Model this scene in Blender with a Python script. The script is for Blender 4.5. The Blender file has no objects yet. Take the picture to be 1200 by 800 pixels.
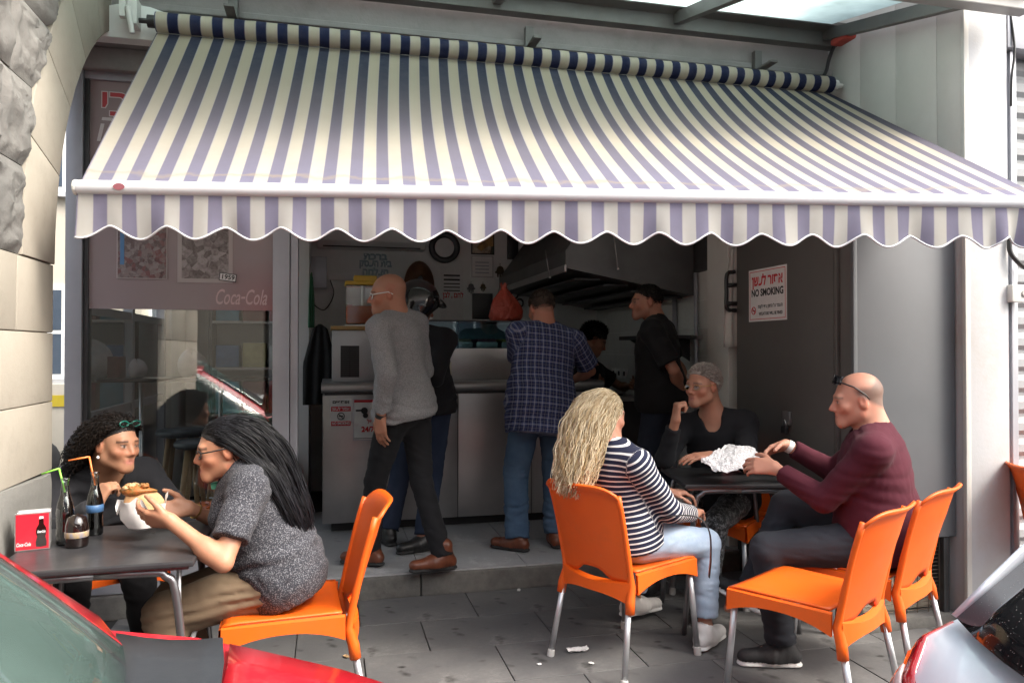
import bpy, bmesh, math, random
import numpy as np
from mathutils import Vector, Matrix, noise as mnoise
R = math.radians
random.seed(7); np.random.seed(7)
SC = bpy.context.scene
COL = SC.collection
# ---------------------------------------------------------------- camera (X along the shop front, Y into the shop, Z up)
F_PX, YAW, PITCH, CAM_H = 880.0, R(13.7), math.atan(10/880.0), 1.42
cam = bpy.data.cameras.new('camera'); cam.sensor_width = 36; cam.lens = F_PX/1200*36
cam.clip_start = .05; cam.clip_end = 2000
camo = bpy.data.objects.new('camera', cam); COL.objects.link(camo)
camo.location = (0, 0, CAM_H); camo.rotation_euler = (math.pi/2+PITCH, 0, -YAW)
SC.camera = camo
# ---------------------------------------------------------------- sky, sun, exposure
SUN_EL, SUN_AZ = R(48), R(128)        # azimuth measured from +Y towards +X
world = bpy.data.worlds.new('World'); SC.world = world; world.use_nodes = True
nt = world.node_tree; bgn = nt.nodes['Background']
sky = nt.nodes.new('ShaderNodeTexSky'); sky.sky_type = 'NISHITA'; sky.sun_disc = False
sky.sun_elevation = SUN_EL; sky.sun_rotation = SUN_AZ
sky.air_density = 1.6; sky.dust_density = 6.0; sky.ozone_density = .6
hs = nt.nodes.new('ShaderNodeHueSaturation'); hs.inputs['Saturation'].default_value = .45
nt.links.new(sky.outputs[0], hs.inputs['Color']); nt.links.new(hs.outputs[0], bgn.inputs['Color'])
bgn.inputs['Strength'].default_value = .15
sl = bpy.data.lights.new('sun', 'SUN'); sl.energy = .7; sl.angle = R(14); sl.color = (1, .93, .82)
so = bpy.data.objects.new('sun', sl); COL.objects.link(so)
sd = Vector((math.sin(SUN_AZ)*math.cos(SUN_EL), math.cos(SUN_AZ)*math.cos(SUN_EL), math.sin(SUN_EL)))
so.rotation_euler = sd.to_track_quat('Z', 'Y').to_euler(); so.location = sd*30
SC.view_settings.view_transform = 'Standard'; SC.view_settings.look = 'None'
SC.view_settings.exposure = 1.9; SC.view_settings.gamma = 1.0
SC.cycles.max_bounces = 12; SC.cycles.diffuse_bounces = 6; SC.cycles.transparent_max_bounces = 12; SC.cycles.use_denoising = True
SC.cycles.caustics_reflective = False; SC.cycles.caustics_refractive = False

def P(px, py, zc):
    """photo pixel + horizontal distance along the view axis -> world point"""
    u = (px-600)/F_PX; v = (400-py)/F_PX
    hf = math.cos(PITCH)-v*math.sin(PITCH); up = math.sin(PITCH)+v*math.cos(PITCH)
    xc = u*zc/hf; z = CAM_H+up*zc/hf
    return np.array([xc*math.cos(YAW)+zc*math.sin(YAW), -xc*math.sin(YAW)+zc*math.cos(YAW), z])
def PY(px, py, Y):
    """photo pixel -> point on the plane Y = const"""
    a = P(px, py, 1.0) - np.array([0, 0, CAM_H])
    return np.array([0, 0, CAM_H]) + a*(Y/a[1])
def PZ(px, py, Z):
    a = P(px, py, 1.0) - np.array([0, 0, CAM_H])
    return np.array([0, 0, CAM_H]) + a*((Z-CAM_H)/a[2])
def C2W(xc, zc, z=0):
    return np.array([xc*math.cos(YAW)+zc*math.sin(YAW), -xc*math.sin(YAW)+zc*math.cos(YAW), z])

# ---------------------------------------------------------------- object helpers
def wmat(o):
    m = o.matrix_parent_inverse @ o.matrix_basis if o.parent else o.matrix_basis.copy()
    return wmat(o.parent) @ m if o.parent else m
def adopt(o, parent):
    if parent is not None:
        o.parent = parent; o.matrix_parent_inverse = wmat(parent).inverted()
def tag(o, label=None, cat=None, group=None, kind=None):
    if label: o['label'] = label
    if cat: o['category'] = cat
    if group: o['group'] = group
    if kind: o['kind'] = kind
    return o
def thing(name, label, cat, loc=(0, 0, 0), group=None):
    o = bpy.data.objects.new(name, None); o.empty_display_size = .1
    COL.objects.link(o); o.location = loc
    return tag(o, label, cat, group)
def link(name, me, mats, parent=None):
    o = bpy.data.objects.new(name, me); COL.objects.link(o)
    for m in (mats if isinstance(mats, (list, tuple)) else [mats]):
        if m is not None: me.materials.append(m)
    adopt(o, parent)
    return o
def mesh(name, vs, fs, mats, parent=None, smooth=False, mi=None):
    me = bpy.data.meshes.new(name)
    me.from_pydata([tuple(map(float, v)) for v in vs], [], [tuple(map(int, f)) for f in fs]); me.update()
    if smooth: me.polygons.foreach_set('use_smooth', [True]*len(me.polygons))
    if mi is not None: me.polygons.foreach_set('material_index', mi)
    return link(name, me, mats, parent)
def from_bm(name, bm, mats, parent=None, smooth=False, mod=None):
    me = bpy.data.meshes.new(name); bm.normal_update(); bm.to_mesh(me); bm.free()
    if smooth: me.polygons.foreach_set('use_smooth', [True]*len(me.polygons))
    return link(name, me, mats, parent)
def smooth_angle(o, deg=35):
    me = o.data
    me.polygons.foreach_set('use_smooth', [True]*len(me.polygons))
    try: me.set_sharp_from_angle(angle=R(deg))
    except Exception: pass
    return o
class MB:
    """collects simple shapes into one mesh"""
    def __init__(s): s.v = []; s.f = []; s.m = []
    def add(s, vs, fs, m=0):
        n = len(s.v); s.v += [tuple(map(float, v)) for v in vs]
        s.f += [tuple(int(i)+n for i in f) for f in fs]; s.m += [m]*len(fs); return s
    def box(s, a, b, m=0, M=None):
        x0, y0, z0 = a; x1, y1, z1 = b
        vs = [(x0,y0,z0),(x1,y0,z0),(x1,y1,z0),(x0,y1,z0),(x0,y0,z1),(x1,y0,z1),(x1,y1,z1),(x0,y1,z1)]
        if M is not None: vs = [tuple(M @ Vector(v)) for v in vs]
        return s.add(vs, [(0,3,2,1),(4,5,6,7),(0,1,5,4),(1,2,6,5),(2,3,7,6),(3,0,4,7)], m)
    def tube(s, pts, r, n=8, m=0, cap=True, flat=1.0):
        pts = np.array(pts, float); k = len(pts)
        rr = np.broadcast_to(np.array(r, float), (k,))
        t = np.gradient(pts, axis=0); t /= np.linalg.norm(t, axis=1)[:, None]+1e-9
        ref = np.array([0, 0, 1.]) if abs(t[0][2]) < .9 else np.array([1., 0, 0])
        a = np.cross(t[0], ref); a /= np.linalg.norm(a)
        vs = []
        for i in range(k):
            a = a-t[i]*np.dot(a, t[i]); a /= np.linalg.norm(a)+1e-9
            b = np.cross(t[i], a)
            for j in range(n):
                w = 2*math.pi*j/n
                vs.append(pts[i]+rr[i]*(math.cos(w)*a+flat*math.sin(w)*b))
        fs = [(i*n+j, i*n+(j+1) % n, (i+1)*n+(j+1) % n, (i+1)*n+j) for i in range(k-1) for j in range(n)]
        if cap: fs += [tuple(range(n-1, -1, -1)), tuple((k-1)*n+j for j in range(n))]
        return s.add(vs, fs, m)
    def lathe(s, prof, c=(0, 0, 0), n=20, m=0, M=None):
        vs = []; k = len(prof)
        for r, z in prof:
            for j in range(n):
                w = 2*math.pi*j/n; p = Vector((r*math.cos(w), r*math.sin(w), z))
                if M is not None: p = M @ p
                vs.append((c[0]+p[0], c[1]+p[1], c[2]+p[2]))
        fs = [(i*n+j, i*n+(j+1) % n, (i+1)*n+(j+1) % n, (i+1)*n+j) for i in range(k-1) for j in range(n)]
        if prof[0][0] > 1e-4: fs.append(tuple(range(n-1, -1, -1)))
        if prof[-1][0] > 1e-4: fs.append(tuple((k-1)*n+j for j in range(n)))
        return s.add(vs, fs, m)
    def prism(s, poly, d, m=0):
        """poly: 3D outline, d: extrusion vector"""
        n = len(poly); poly = [np.array(p, float) for p in poly]; d = np.array(d, float)
        vs = poly+[p+d for p in poly]
        fs = [tuple(range(n-1, -1, -1)), tuple(range(n, 2*n))]+[(i, (i+1) % n, n+(i+1) % n, n+i) for i in range(n)]
        return s.add(vs, fs, m)
    def grid(s, A, m=0, closed=False):
        A = np.array(A, float); a, b, _ = A.shape
        vs = A.reshape(-1, 3); bb = b if closed else b-1
        fs = [(i*b+j, i*b+(j+1) % b, (i+1)*b+(j+1) % b, (i+1)*b+j) for i in range(a-1) for j in range(bb)]
        return s.add(vs, fs, m)
    def build(s, name, mats, parent=None, smooth=False, angle=None, bevel=0, solid=0):
        if not s.f: return None
        o = mesh(name, s.v, s.f, mats, parent, smooth, s.m)
        if solid or bevel:
            bm = bmesh.new(); bm.from_mesh(o.data)
            if solid:
                bmesh.ops.recalc_face_normals(bm, faces=bm.faces)
                bmesh.ops.solidify(bm, geom=bm.faces[:], thickness=solid)
            if bevel:
                bmesh.ops.remove_doubles(bm, verts=bm.verts, dist=1e-5)
                es = [e for e in bm.edges if len(e.link_faces) == 2 and e.calc_face_angle(0) > .5]
                bmesh.ops.bevel(bm, geom=es, offset=bevel, segments=2, affect='EDGES', profile=.6, clamp_overlap=True)
            bmesh.ops.recalc_face_normals(bm, faces=bm.faces)
            bm.to_mesh(o.data); bm.free(); o.data.update()
        if angle: smooth_angle(o, angle)
        return o
def box(name, a, b, mat, parent=None, bevel=0, M=None):
    return MB().box(a, b, M=M).build(name, mat, parent, bevel=bevel, angle=40 if bevel else None)
def spl(pts, n=8):
    """Catmull-Rom through points"""
    p = np.array(pts, float); p = np.vstack([2*p[0]-p[1], p, 2*p[-1]-p[-2]]); out = []
    for i in range(1, len(p)-2):
        for t in np.linspace(0, 1, n, endpoint=False):
            a, b, c, d = p[i-1], p[i], p[i+1], p[i+2]
            out.append(.5*((2*b)+(c-a)*t+(2*a-5*b+4*c-d)*t*t+(3*b-a-3*c+d)*t**3))
    out.append(p[-2]); return np.array(out)
def text(name, body, size, mat, M, parent=None, width=None, shear=0, off=0.0, ext=.0006, align='CENTER', space=1.0):
    """flat lettering; M maps local XY (x right, y up, z out) to the world"""
    cu = bpy.data.curves.new(name, 'FONT'); cu.body = body; cu.size = size; cu.align_x = align; cu.align_y = 'CENTER'
    cu.shear = shear; cu.offset = off; cu.extrude = ext; cu.resolution_u = 3; cu.space_character = space
    o = bpy.data.objects.new(name, cu); COL.objects.link(o)
    dg = bpy.context.evaluated_depsgraph_get()
    me = bpy.data.meshes.new_from_object(o.evaluated_get(dg)); me.name = name
    bpy.data.objects.remove(o); bpy.data.curves.remove(cu)
    if not me.vertices: return None
    if width:
        xs = [v.co.x for v in me.vertices]; w = max(xs)-min(xs)
        me.transform(Matrix.Diagonal((width/w, 1, 1, 1)))
    me.transform(M); me.materials.clear()
    return link(name, me, mat, parent)
def frame(o, x, y):
    """matrix with columns x, y, x*y at origin o"""
    x = Vector(x).normalized(); y = Vector(y).normalized(); z = x.cross(y)
    return Matrix(((x[0], y[0], z[0], o[0]), (x[1], y[1], z[1], o[1]), (x[2], y[2], z[2], o[2]), (0, 0, 0, 1)))

# ---------------------------------------------------------------- materials
class NT:
    def __init__(s, name):
        s.m = bpy.data.materials.new(name); s.m.use_nodes = True; s.t = s.m.node_tree; s.n = s.t.nodes; s.l = s.t.links
        s.p = s.n['Principled BSDF']
    def __call__(s, typ, **kw):
        n = s.n.new('ShaderNode'+typ)
        for k, v in kw.items():
            if k.startswith('i_'):
                key = k[2:]; key = int(key) if key.isdigit() else key.replace('_', ' ')
                try: s.put(n.inputs[key], v)
                except Exception as e: raise Exception(f'{typ} {key} {e}')
            else: setattr(n, k, v)
        return n
    def put(s, sock, v):
        if hasattr(v, 'is_output'): s.l.new(v, sock)
        elif isinstance(v, (tuple, list)) and sock.type == 'RGBA': sock.default_value = (*v[:3], 1)
        else: sock.default_value = v
    def set(s, **kw):
        for k, v in kw.items(): s.put(s.p.inputs[k.replace('_', ' ')], v)
        return s
    def noise(s, scale, detail=4, rough=.6, co=None, dist=0):
        n = s('TexNoise', i_Scale=scale, i_Detail=detail, i_Roughness=rough, i_Distortion=dist)
        s.l.new(co or s.obj(), n.inputs['Vector']); return n.outputs['Fac']
    def obj(s):
        if not hasattr(s, '_o'): s._o = s('TexCoord').outputs['Object']
        return s._o
    def attr(s, name):
        return s('Attribute', attribute_name=name)
    def ramp(s, fac, stops):
        r = s('ValToRGB'); s.l.new(fac, r.inputs[0]); e = r.color_ramp.elements
        while len(e) < len(stops): e.new(.5)
        for x, (p, c) in zip(e, stops):
            x.position = p; x.color = (*c, 1) if len(c) == 3 else c
        return r.outputs[0]
    def mix(s, fac, a, b, mode='MIX'):
        n = s('Mix', data_type='RGBA', blend_type=mode)
        s.put(n.inputs[0], fac); s.put(n.inputs[6], a); s.put(n.inputs[7], b); return n.outputs[2]
    def math(s, op, a, b=0.0, c=None, clamp=False):
        n = s('Math', operation=op); n.use_clamp = clamp
        s.put(n.inputs[0], a); s.put(n.inputs[1], b)
        if c is not None: s.put(n.inputs[2], c)
        return n.outputs[0]
    def bump(s, h, strength=.3, dist=.01):
        b = s('Bump', i_Strength=strength, i_Distance=dist); s.l.new(h, b.inputs['Height'])
        s.l.new(b.outputs[0], s.p.inputs['Normal']); return s
_mc = {}
def mat(name, col, col2=None, scale=6, rough=.6, metal=0, bump=0, bscale=60, spec=.5, rvar=0, dirt=0, dirtcol=(.05, .045, .04), coat=0):
    if name in _mc: return _mc[name]
    t = NT(name); c2 = col2 if col2 else tuple(x*.82 for x in col)
    f = t.noise(scale, 5, .65)
    c = t.mix(t.ramp(f, [(.3, (0, 0, 0)), (.7, (1, 1, 1))]), col, c2)
    if dirt:
        d = t.noise(scale*.45+1.3, 8, .75)
        c = t.mix(t.math('MULTIPLY', t.ramp(d, [(.5, (0, 0, 0)), (.75, (1, 1, 1))]), dirt), c, dirtcol)
    t.set(Base_Color=c, Roughness=rough, Metallic=metal, Specular_IOR_Level=spec)
    if coat: t.set(Coat_Weight=coat, Coat_Roughness=.05)
    if rvar: t.set(Roughness=t.math('MULTIPLY_ADD', t.noise(scale*2.3, 4), rvar, rough-rvar*.5))
    if bump: t.bump(t.noise(bscale, 4), bump, .004)
    _mc[name] = t.m; return t.m
def plain(name, col, rough=.5, metal=0, emit=None):
    if name in _mc: return _mc[name]
    t = NT(name); t.set(Base_Color=col, Roughness=rough, Metallic=metal); _mc[name] = t.m; return t.m
def glassmat(name, tint=(1, 1, 1), alpha=.12, rough=.02, refl=1.0):
    """thin architectural glass: transparent with a fresnel reflection"""
    if name in _mc: return _mc[name]
    t = NT(name)
    tr = t('BsdfTransparent', i_Color=tint); gl = t('BsdfGlossy', i_Color=(1, 1, 1), i_Roughness=rough)
    fr = t('Fresnel', i_IOR=1.5); mx = t('MixShader')
    t.l.new(t.math('MULTIPLY_ADD', fr.outputs[0], 1.6*refl, alpha*.3, True), mx.inputs[0])
    t.l.new(tr.outputs[0], mx.inputs[1]); t.l.new(gl.outputs[0], mx.inputs[2])
    t.l.new(mx.outputs[0], t.n['Material Output'].inputs[0]); _mc[name] = t.m; return t.m
# ---------------------------------------------------------------- shared materials
def m_slab(name, c1, c2, stain=.6):
    t = NT(name); co = t.obj()
    info = t('ObjectInfo').outputs['Random']
    f = t.noise(3.1, 8, .7); g = t.noise(38, 5, .7)
    c = t.mix(t.ramp(f, [(.3, (0, 0, 0)), (.72, (1, 1, 1))]), c1, c2)
    c = t.mix(t.math('MULTIPLY', g, .55), c, tuple(x*.6 for x in c1))
    c = t.mix(t.math('MULTIPLY_ADD', info, .35, 0), c, tuple(x*.62 for x in c2))
    # trodden gum and grease spots
    v = t('TexVoronoi', i_Scale=13.0, i_Randomness=1.0); nz = t('TexNoise', i_Scale=5.0, i_Detail=3.0)
    t.l.new(co, nz.inputs['Vector']); mx = t('Mix', data_type='RGBA'); mx.inputs[0].default_value = .2
    t.l.new(co, mx.inputs[6]); t.l.new(nz.outputs['Color'], mx.inputs[7]); t.l.new(mx.outputs[2], v.inputs['Vector'])
    sc_ = t('SeparateColor'); t.l.new(v.outputs['Color'], sc_.inputs[0]); sp = t.ramp(t.math('DIVIDE', v.outputs['Distance'], t.math('MULTIPLY_ADD', sc_.outputs[1], 1.6, .25)), [(.08, (1, 1, 1)), (.20, (0, 0, 0))])
    rnd = t.ramp(v.outputs['Color'], [(.45, (0, 0, 0)), (.7, (1, 1, 1))])
    c = t.mix(t.math('MULTIPLY', t.math('MULTIPLY', sp, rnd), stain), c, (.022, .021, .02))
    lt = t.ramp(t.noise(1.4, 9, .8), [(.56, (0, 0, 0)), (.75, (1, 1, 1))])
    c = t.mix(t.math('MULTIPLY', lt, .45), c, tuple(min(1, x*2.1) for x in c2))
    t.set(Base_Color=c, Roughness=t.math('MULTIPLY_ADD', f, .35, .42), Specular_IOR_Level=.35)
    t.bump(t.math('ADD', g, t.math('MULTIPLY', f, .6)), .35, .004)
    return t.m
M = {}
M['slab'] = m_slab('pavement_stone', (.10, .10, .104), (.165, .162, .158), .9)
M['slab_dark'] = mat('joint_dirt', (.035, .033, .03), (.02, .02, .02), rough=.95)
M['tile'] = m_slab('floor_tile', (.36, .365, .375), (.42, .42, .425), .3)
M['asphalt'] = mat('asphalt', (.05, .05, .052), (.07, .068, .066), 14, .9, bump=.5, bscale=140)
M['concrete'] = mat('concrete', (.17, .165, .15), (.085, .083, .08), 7, .9, bump=.6, bscale=45, dirt=.6)
M['kerb'] = mat('kerb_stone', (.3, .29, .27), (.2, .2, .19), 5, .85, bump=.4)
M['plaster'] = mat('fascia_plaster', (.27, .25, .245), (.21, .195, .19), 2.2, .8, bump=.25, dirt=.35)
M['wallw'] = mat('white_plaster', (.78, .79, .77), (.70, .70, .68), 3, .7, bump=.15)
M['walltile'] = mat('cream_wall_tile', (.62, .62, .59), (.55, .55, .52), 2, .35, dirt=.15)
M['steel'] = mat('brushed_steel', (.50, .49, .48), (.38, .37, .37), 2, .36, .85, rvar=.14)
M['steeldark'] = mat('sooty_steel', (.10, .10, .105), (.05, .05, .05), 2, .45, .6, rvar=.2, dirt=.3)
M['hood'] = mat('hood_steel', (.15, .15, .15), (.09, .09, .09), 1.6, .42, .6, rvar=.2)
M['aluframe'] = mat('grey_aluminium', (.42, .43, .47), (.36, .37, .41), 4, .42, .4, rvar=.15)
M['greydoor'] = mat('grey_door_paint', (.125, .13, .14), (.10, .105, .112), 1.2, .42, .0, rvar=.25, bump=.12, bscale=6, dirt=.35, dirtcol=(.11, .11, .115))
M['greydoor2'] = mat('dark_door_paint', (.115, .108, .10), (.09, .085, .08), 1.2, .5, .0, rvar=.15, dirt=.2)
M['whitewall'] = mat('white_side_cladding', (.56, .55, .515), (.48, .47, .44), 1.5, .6, bump=.1, dirt=.12, dirtcol=(.25, .2, .15))
M['pillarw'] = mat('white_pillar_paint', (.46, .47, .49), (.42, .42, .42), 2.5, .55, bump=.2, dirt=.35, dirtcol=(.36, .28, .2))
M['canopy'] = mat('canopy_steel', (.13, .125, .12), (.09, .085, .08), 3, .5, .2, dirt=.3, dirtcol=(.12, .06, .03))
M['gutter'] = mat('gutter_steel', (.33, .33, .33), (.26, .25, .24), 3, .45, .5, rvar=.2)
M['black'] = mat('black_plastic', (.012, .012, .013), (.02, .02, .02), 8, .4)
M['rubber'] = mat('rubber', (.018, .018, .018), (.03, .03, .03), 20, .8)
M['white'] = mat('white_paint', (.78, .78, .77), (.7, .7, .68), 6, .5)
M['paper'] = mat('paper', (.75, .74, .72), (.66, .65, .64), 20, .85)
M['red'] = mat('red_print', (.58, .02, .03), (.5, .015, .025), 9, .5)
M['ink'] = plain('black_ink', (.01, .01, .012), .6)
M['wood'] = mat('pale_wood', (.42, .28, .15), (.33, .2, .1), 12, .5, bump=.1)
M['glass'] = glassmat('window_glass', (.96, .98, .97), .16, .0, 1.15)
def m_frost():
    t = NT('frosted_canopy_glass'); tl = t('BsdfTranslucent'); n = t.noise(2.5, 6); t.l.new(t.mix(t.ramp(n, [(.4, (0, 0, 0)), (.7, (1, 1, 1))]), (.72, .82, .82), (.5, .58, .58)), tl.inputs[0])
    gl = t('BsdfGlossy', i_Roughness=.15); mx = t('MixShader'); mx.inputs[0].default_value = .06; t.l.new(tl.outputs[0], mx.inputs[1]); t.l.new(gl.outputs[0], mx.inputs[2]); t.l.new(mx.outputs[0], t.n['Material Output'].inputs[0]); return t.m
M['cglass'] = m_frost()
M['caseglass'] = glassmat('case_glass', (.72, .88, .9), .1)

# ---------------------------------------------------------------- ground
road = box('road', (-300, -300, -.5), (300, 300, -.14), M['asphalt']); tag(road, kind='structure', label='dark asphalt street in front of the kerb')
KY, SY = 2.16, 4.37            # kerb edge, shop step
pv = box('pavement', (-14, KY, -.45), (16, 30, -.012), M['slab_dark']); tag(pv, kind='structure', label='grey stone slab pavement stained with gum and grease')
def slabs(parent, x0, x1, y0, y1, w, d, z0, z1, m, name, gap=.005, stagger=.5, jit=.0015):
    proto = None; row = 0; y = y0
    while y < y1-.01:
        yy = min(y+d, y1); off = (row % 2)*w*stagger; x = x0-off
        while x < x1:
            a, b = max(x, x0), min(x+w, x1)
            if b-a > .04:
                full = abs(b-a-w) < 1e-6 and abs(yy-y-d) < 1e-6
                if full and proto is not None:
                    o = bpy.data.objects.new(name, proto)
                    COL.objects.link(o)
                else:
                    sx, sy = (b-a)/2-gap/2, (yy-y)/2-gap/2
                    o = MB().box((-sx, -sy, 0), (sx, sy, z1-z0)).build(name, m, None, bevel=.003)
                    if full: proto = o.data
                o.location = ((a+b)/2, (y+yy)/2, z0+random.uniform(-jit, jit))
                o.rotation_euler = (random.uniform(-1, 1)*jit, random.uniform(-1, 1)*jit, 0)
                adopt(o, parent)
            x += w
        y = yy; row += 1
slabs(pv, -1.08, 4.6, 2.34, SY, .62, .405, -.03, 0, M['slab'], 'paving_slab')
far = box('paving_strip', (-14, KY+.17, -.013), (-1.5, 30, -.004), M['slab'], pv)
kb = box('kerb', (-14, KY-.02, -.5), (16, KY-.01, -.16), M['kerb']); tag(kb, kind='structure', label='row of pale kerb stones along the street')
slabs(kb, -4, 6, KY-.005, KY+.165, .8, .17, -.3, .002, M['kerb'], 'kerb_stone', stagger=0)
stp = thing('shop_step', 'low worn concrete step below the tiled shop floor', 'step', (1.2, SY, 0))
for i, (a, b) in enumerate(((-1.4, .52), (.525, 2.58))):
    MB().box((a, SY-.005, -.01), (b, SY+.14, .122)).build('concrete_block', M['concrete'], stp, bevel=.012)
fl = box('floor', (-1.4, SY+.05, -.3), (2.66, 7.3, .116), M['slab_dark']); tag(fl, kind='structure', label='grey tiled floor inside the snack shop')
slabs(fl, -1.38, 2.62, SY+.012, 6.2, .635, .58, .112, .131, M['tile'], 'floor_tile', gap=.004, stagger=0, jit=.0006)

# ---------------------------------------------------------------- shop building
WY = 4.42                                                # plane of the shop front
shop = thing('shop_building', 'snack shop with open front, white rear wall and plastered fascia', 'shop', (1, 7, 0))
MB().box((-1.36, 7.2, .1), (2.8, 7.4, 3.2)).build('rear_wall', M['wallw'], shop)
MB().box((-1.235, WY+.1, 2.62), (2.8, 7.2, 2.7)).build('ceiling', M['wallw'], shop)
MB().box((2.64, 4.45, .1), (2.8, 7.2, 2.62)).build('side_wall', M['wallw'], shop)
# cream wall tiles along the grill side
z = .98
while z < 1.95:
    y = 4.76
    while y < 7.15:
        box('wall_tile', (2.628, y+.002, z+.002), (2.641, min(y+.298, 7.198), z+.198), M['walltile'], shop)
        y += .3
    z += .2
MB().box((2.612, 4.78, 1.99), (2.639, 7.19, 2.61)).build('dark_cladding', M['steeldark'], shop)
MB().box((2.55, 4.46, .13), (2.638, 4.74, 2.61)).build('pilaster', M['walltile'], shop, bevel=.006)
# fascia over the opening
MB().box((-1.62, 4.28, 3.02), (3.19, 4.7, 3.62)).box((-1.62, 4.34, 2.9), (3.18, 4.7, 3.02)).build('fascia', M['plaster'], shop, bevel=.01)
MB().box((-1.62, 4.24, 3.2), (3.185, 4.29, 3.235)).build('fascia_moulding', M['plaster'], shop, bevel=.006)
MB().box((-1.62, 4.4, 3.63), (9, 6, 9)).build('upper_wall', M['plaster'], shop)
MB().box((2.56, 4.43, 2.3), (3.19, 4.6, 2.9)).box((2.66, 4.6, 0), (9, 4.8, 3.6)).build('corner_wall', M['plaster'], shop)
# curved plaster bracket under the fascia beside the arch
pts = [(-1.6, 0, 3.02), (-.62, 0, 3.02), (-.62, 0, 3.1), (-.70, 0, 3.13)]+[(-.98+.26*math.cos(a), 0, 3.05+.15*math.sin(a)) for a in np.linspace(.35, 2.8, 9)]+[(-1.6, 0, 3.1)]
MB().prism([(x, 4.2, z) for x, _, z in pts], (0, .09, 0)).build('plaster_corbel', M['wallw'], shop, bevel=.004)

# shop window: aluminium frame, printed banner, glass
X0, X1 = -1.30, -.30
win = thing('shop_window', 'aluminium framed window with mauve printed band above clear glass', 'window', (-.83, WY, .13))
fm = M['aluframe']
box('window_post', (X0-.045, WY-.05, .13), (X0+.035, WY+.06, 2.9), fm, win, .004)
box('window_post', (X0+.038, WY-.03, .13), (X0+.06, WY+.04, 2.86), M['steeldark'], win, .002)
box('window_post', (X1-.005, WY-.05, .131), (X1+.085, WY+.06, 2.9), fm, win, .004)
box('window_post', (X1+.089, WY-.035, .13), (X1+.13, WY+.1, 2.9), fm, win, .003)
box('head_rail', (X0+.036, WY-.03, 2.86), (X1-.006, WY+.03, 2.92), fm, win, .003)
box('sill', (X0+.036, WY-.05, .13), (X1-.006, WY+.05, .30), fm, win, .004)
def m_banner():
    t = NT('mauve_banner')
    sx = t('SeparateXYZ'); t.l.new(t.obj(), sx.inputs[0])
    c = t.mix(t.noise(2.0, 4), (.30, .24, .245), (.34, .28, .285))
    # red print in the lower corner fading into the mauve
    fx = t.math('MULTIPLY_ADD', sx.outputs[0], 2.6, 1.75, True); fz = t.math('MULTIPLY_ADD', sx.outputs[2], -3.2, 6.2, True)
    c = t.mix(t.math('MULTIPLY', t.math('MULTIPLY', fx, fz), .6), c, (.40, .11, .12))
    t.set(Base_Color=c, Roughness=.22, Specular_IOR_Level=.5); return t.m
banner = box('banner', (X0+.06, WY-.012, 1.64), (X1-.006, WY-.004, 2.86), m_banner(), win)
pane = box('pane', (X0+.06, WY-.010, .30), (X1-.006, WY-.004, 1.638), M['glass'], win)
M['redpale'] = plain('faded_red_letter', (.45, .06, .07), .4); M['ltr'] = plain('pale_letter', (.62, .58, .58), .4)
M['cokeltr'] = plain('pale_pink_letter', (.58, .42, .42), .4)
fr = lambda p, dz=0: frame((p[0], p[1]-dz, p[2]), (1, 0, 0), (0, 0, 1))
by = WY-.0135
p = PY(117, 121, by); text('banner_letters', 'יבנימ', .20, M['ltr'], fr(p), banner, off=.008, ext=.0004, align='LEFT')
text('banner_letters', 'יבנימ', .20, M['redpale'], fr(p, .0012), banner, ext=.0004, off=.003, align='LEFT')
p = PY(113, 147, by); text('banner_letters', 'קושה', .15, M['ltr'], fr(p), banner, shear=.2, ext=.0004, off=.002, align='LEFT')
p = PY(282, 349, by); text('banner_letters', 'Coca‑Cola', .12, M['cokeltr'], fr(p), banner, shear=.35, ext=.0004, width=.27, off=.001)
# the two prints on the banner
def m_photo(name, cols, scale, seed):
    t = NT(name); mp = t('Mapping'); t.l.new(t.obj(), mp.inputs[0]); mp.inputs['Location'].default_value = (seed, 0, seed*.7)
    v = t('TexVoronoi', i_Scale=scale, i_Randomness=1.0); t.l.new(mp.outputs[0], v.inputs['Vector'])
    s = t('SeparateColor'); t.l.new(v.outputs['Color'], s.inputs[0])
    n = t.noise(scale*1.5, 6, .7, mp.outputs[0])
    f = t.math('ADD', t.math('MULTIPLY', s.outputs[0], .6), t.math('MULTIPLY', n, .4))
    k = len(cols); c = t.ramp(f, [(.15+.7*i/(k-1), cols[i]) for i in range(k)])
    t.set(Base_Color=c, Roughness=.35); return t.m
def print_on(parent, name, px0, py0, px1, py1, Y, m, border=.008, mb=None):
    a, b = PY(px0, py1, Y), PY(px1, py0, Y)
    if mb: box('border', (a[0]-border, Y-.002, a[2]-border), (b[0]+border, Y-.0005, b[2]+border), mb, parent)
    return box(name, (a[0], Y-.0035, a[2]), (b[0], Y-.0022, b[2]), m, parent)
mp1 = m_photo('colour_snapshot', [(.08, .06, .06), (.22, .10, .10), (.26, .22, .21), (.13, .09, .09), (.30, .26, .25), (.15, .11, .11)], 44, 3)
mp2 = m_photo('sepia_snapshot', [(.07, .055, .05), (.32, .28, .27), (.12, .095, .09), (.38, .34, .33), (.08, .065, .06)], 30, 8)
M['pborder'] = plain('print_border', (.45, .40, .39), .4)
print_on(banner, 'printed_photo', 138, 264, 195, 325, by, mp1, .006, M['pborder'])
print_on(banner, 'printed_photo', 213, 268, 268, 326, by, mp2, .022, M['pborder'])
a, b = PY(149, 318, by-.004), PY(142, 262, by-.004)
box('blue_print', (a[0]-.035, by-.0055, b[2]-.22), (a[0]-.015, by-.0042, b[2]), plain('faded_blue', (.1, .22, .4), .4), banner)
p = PY(267, 325, by-.005)
Mx = frame(p, (1, 0, -.12), (.12, 0, 1))
MB().box((-.045, -.022, 0), (.045, .022, .001), M=Mx).build('date_plate', M['ink'], banner)
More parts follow.
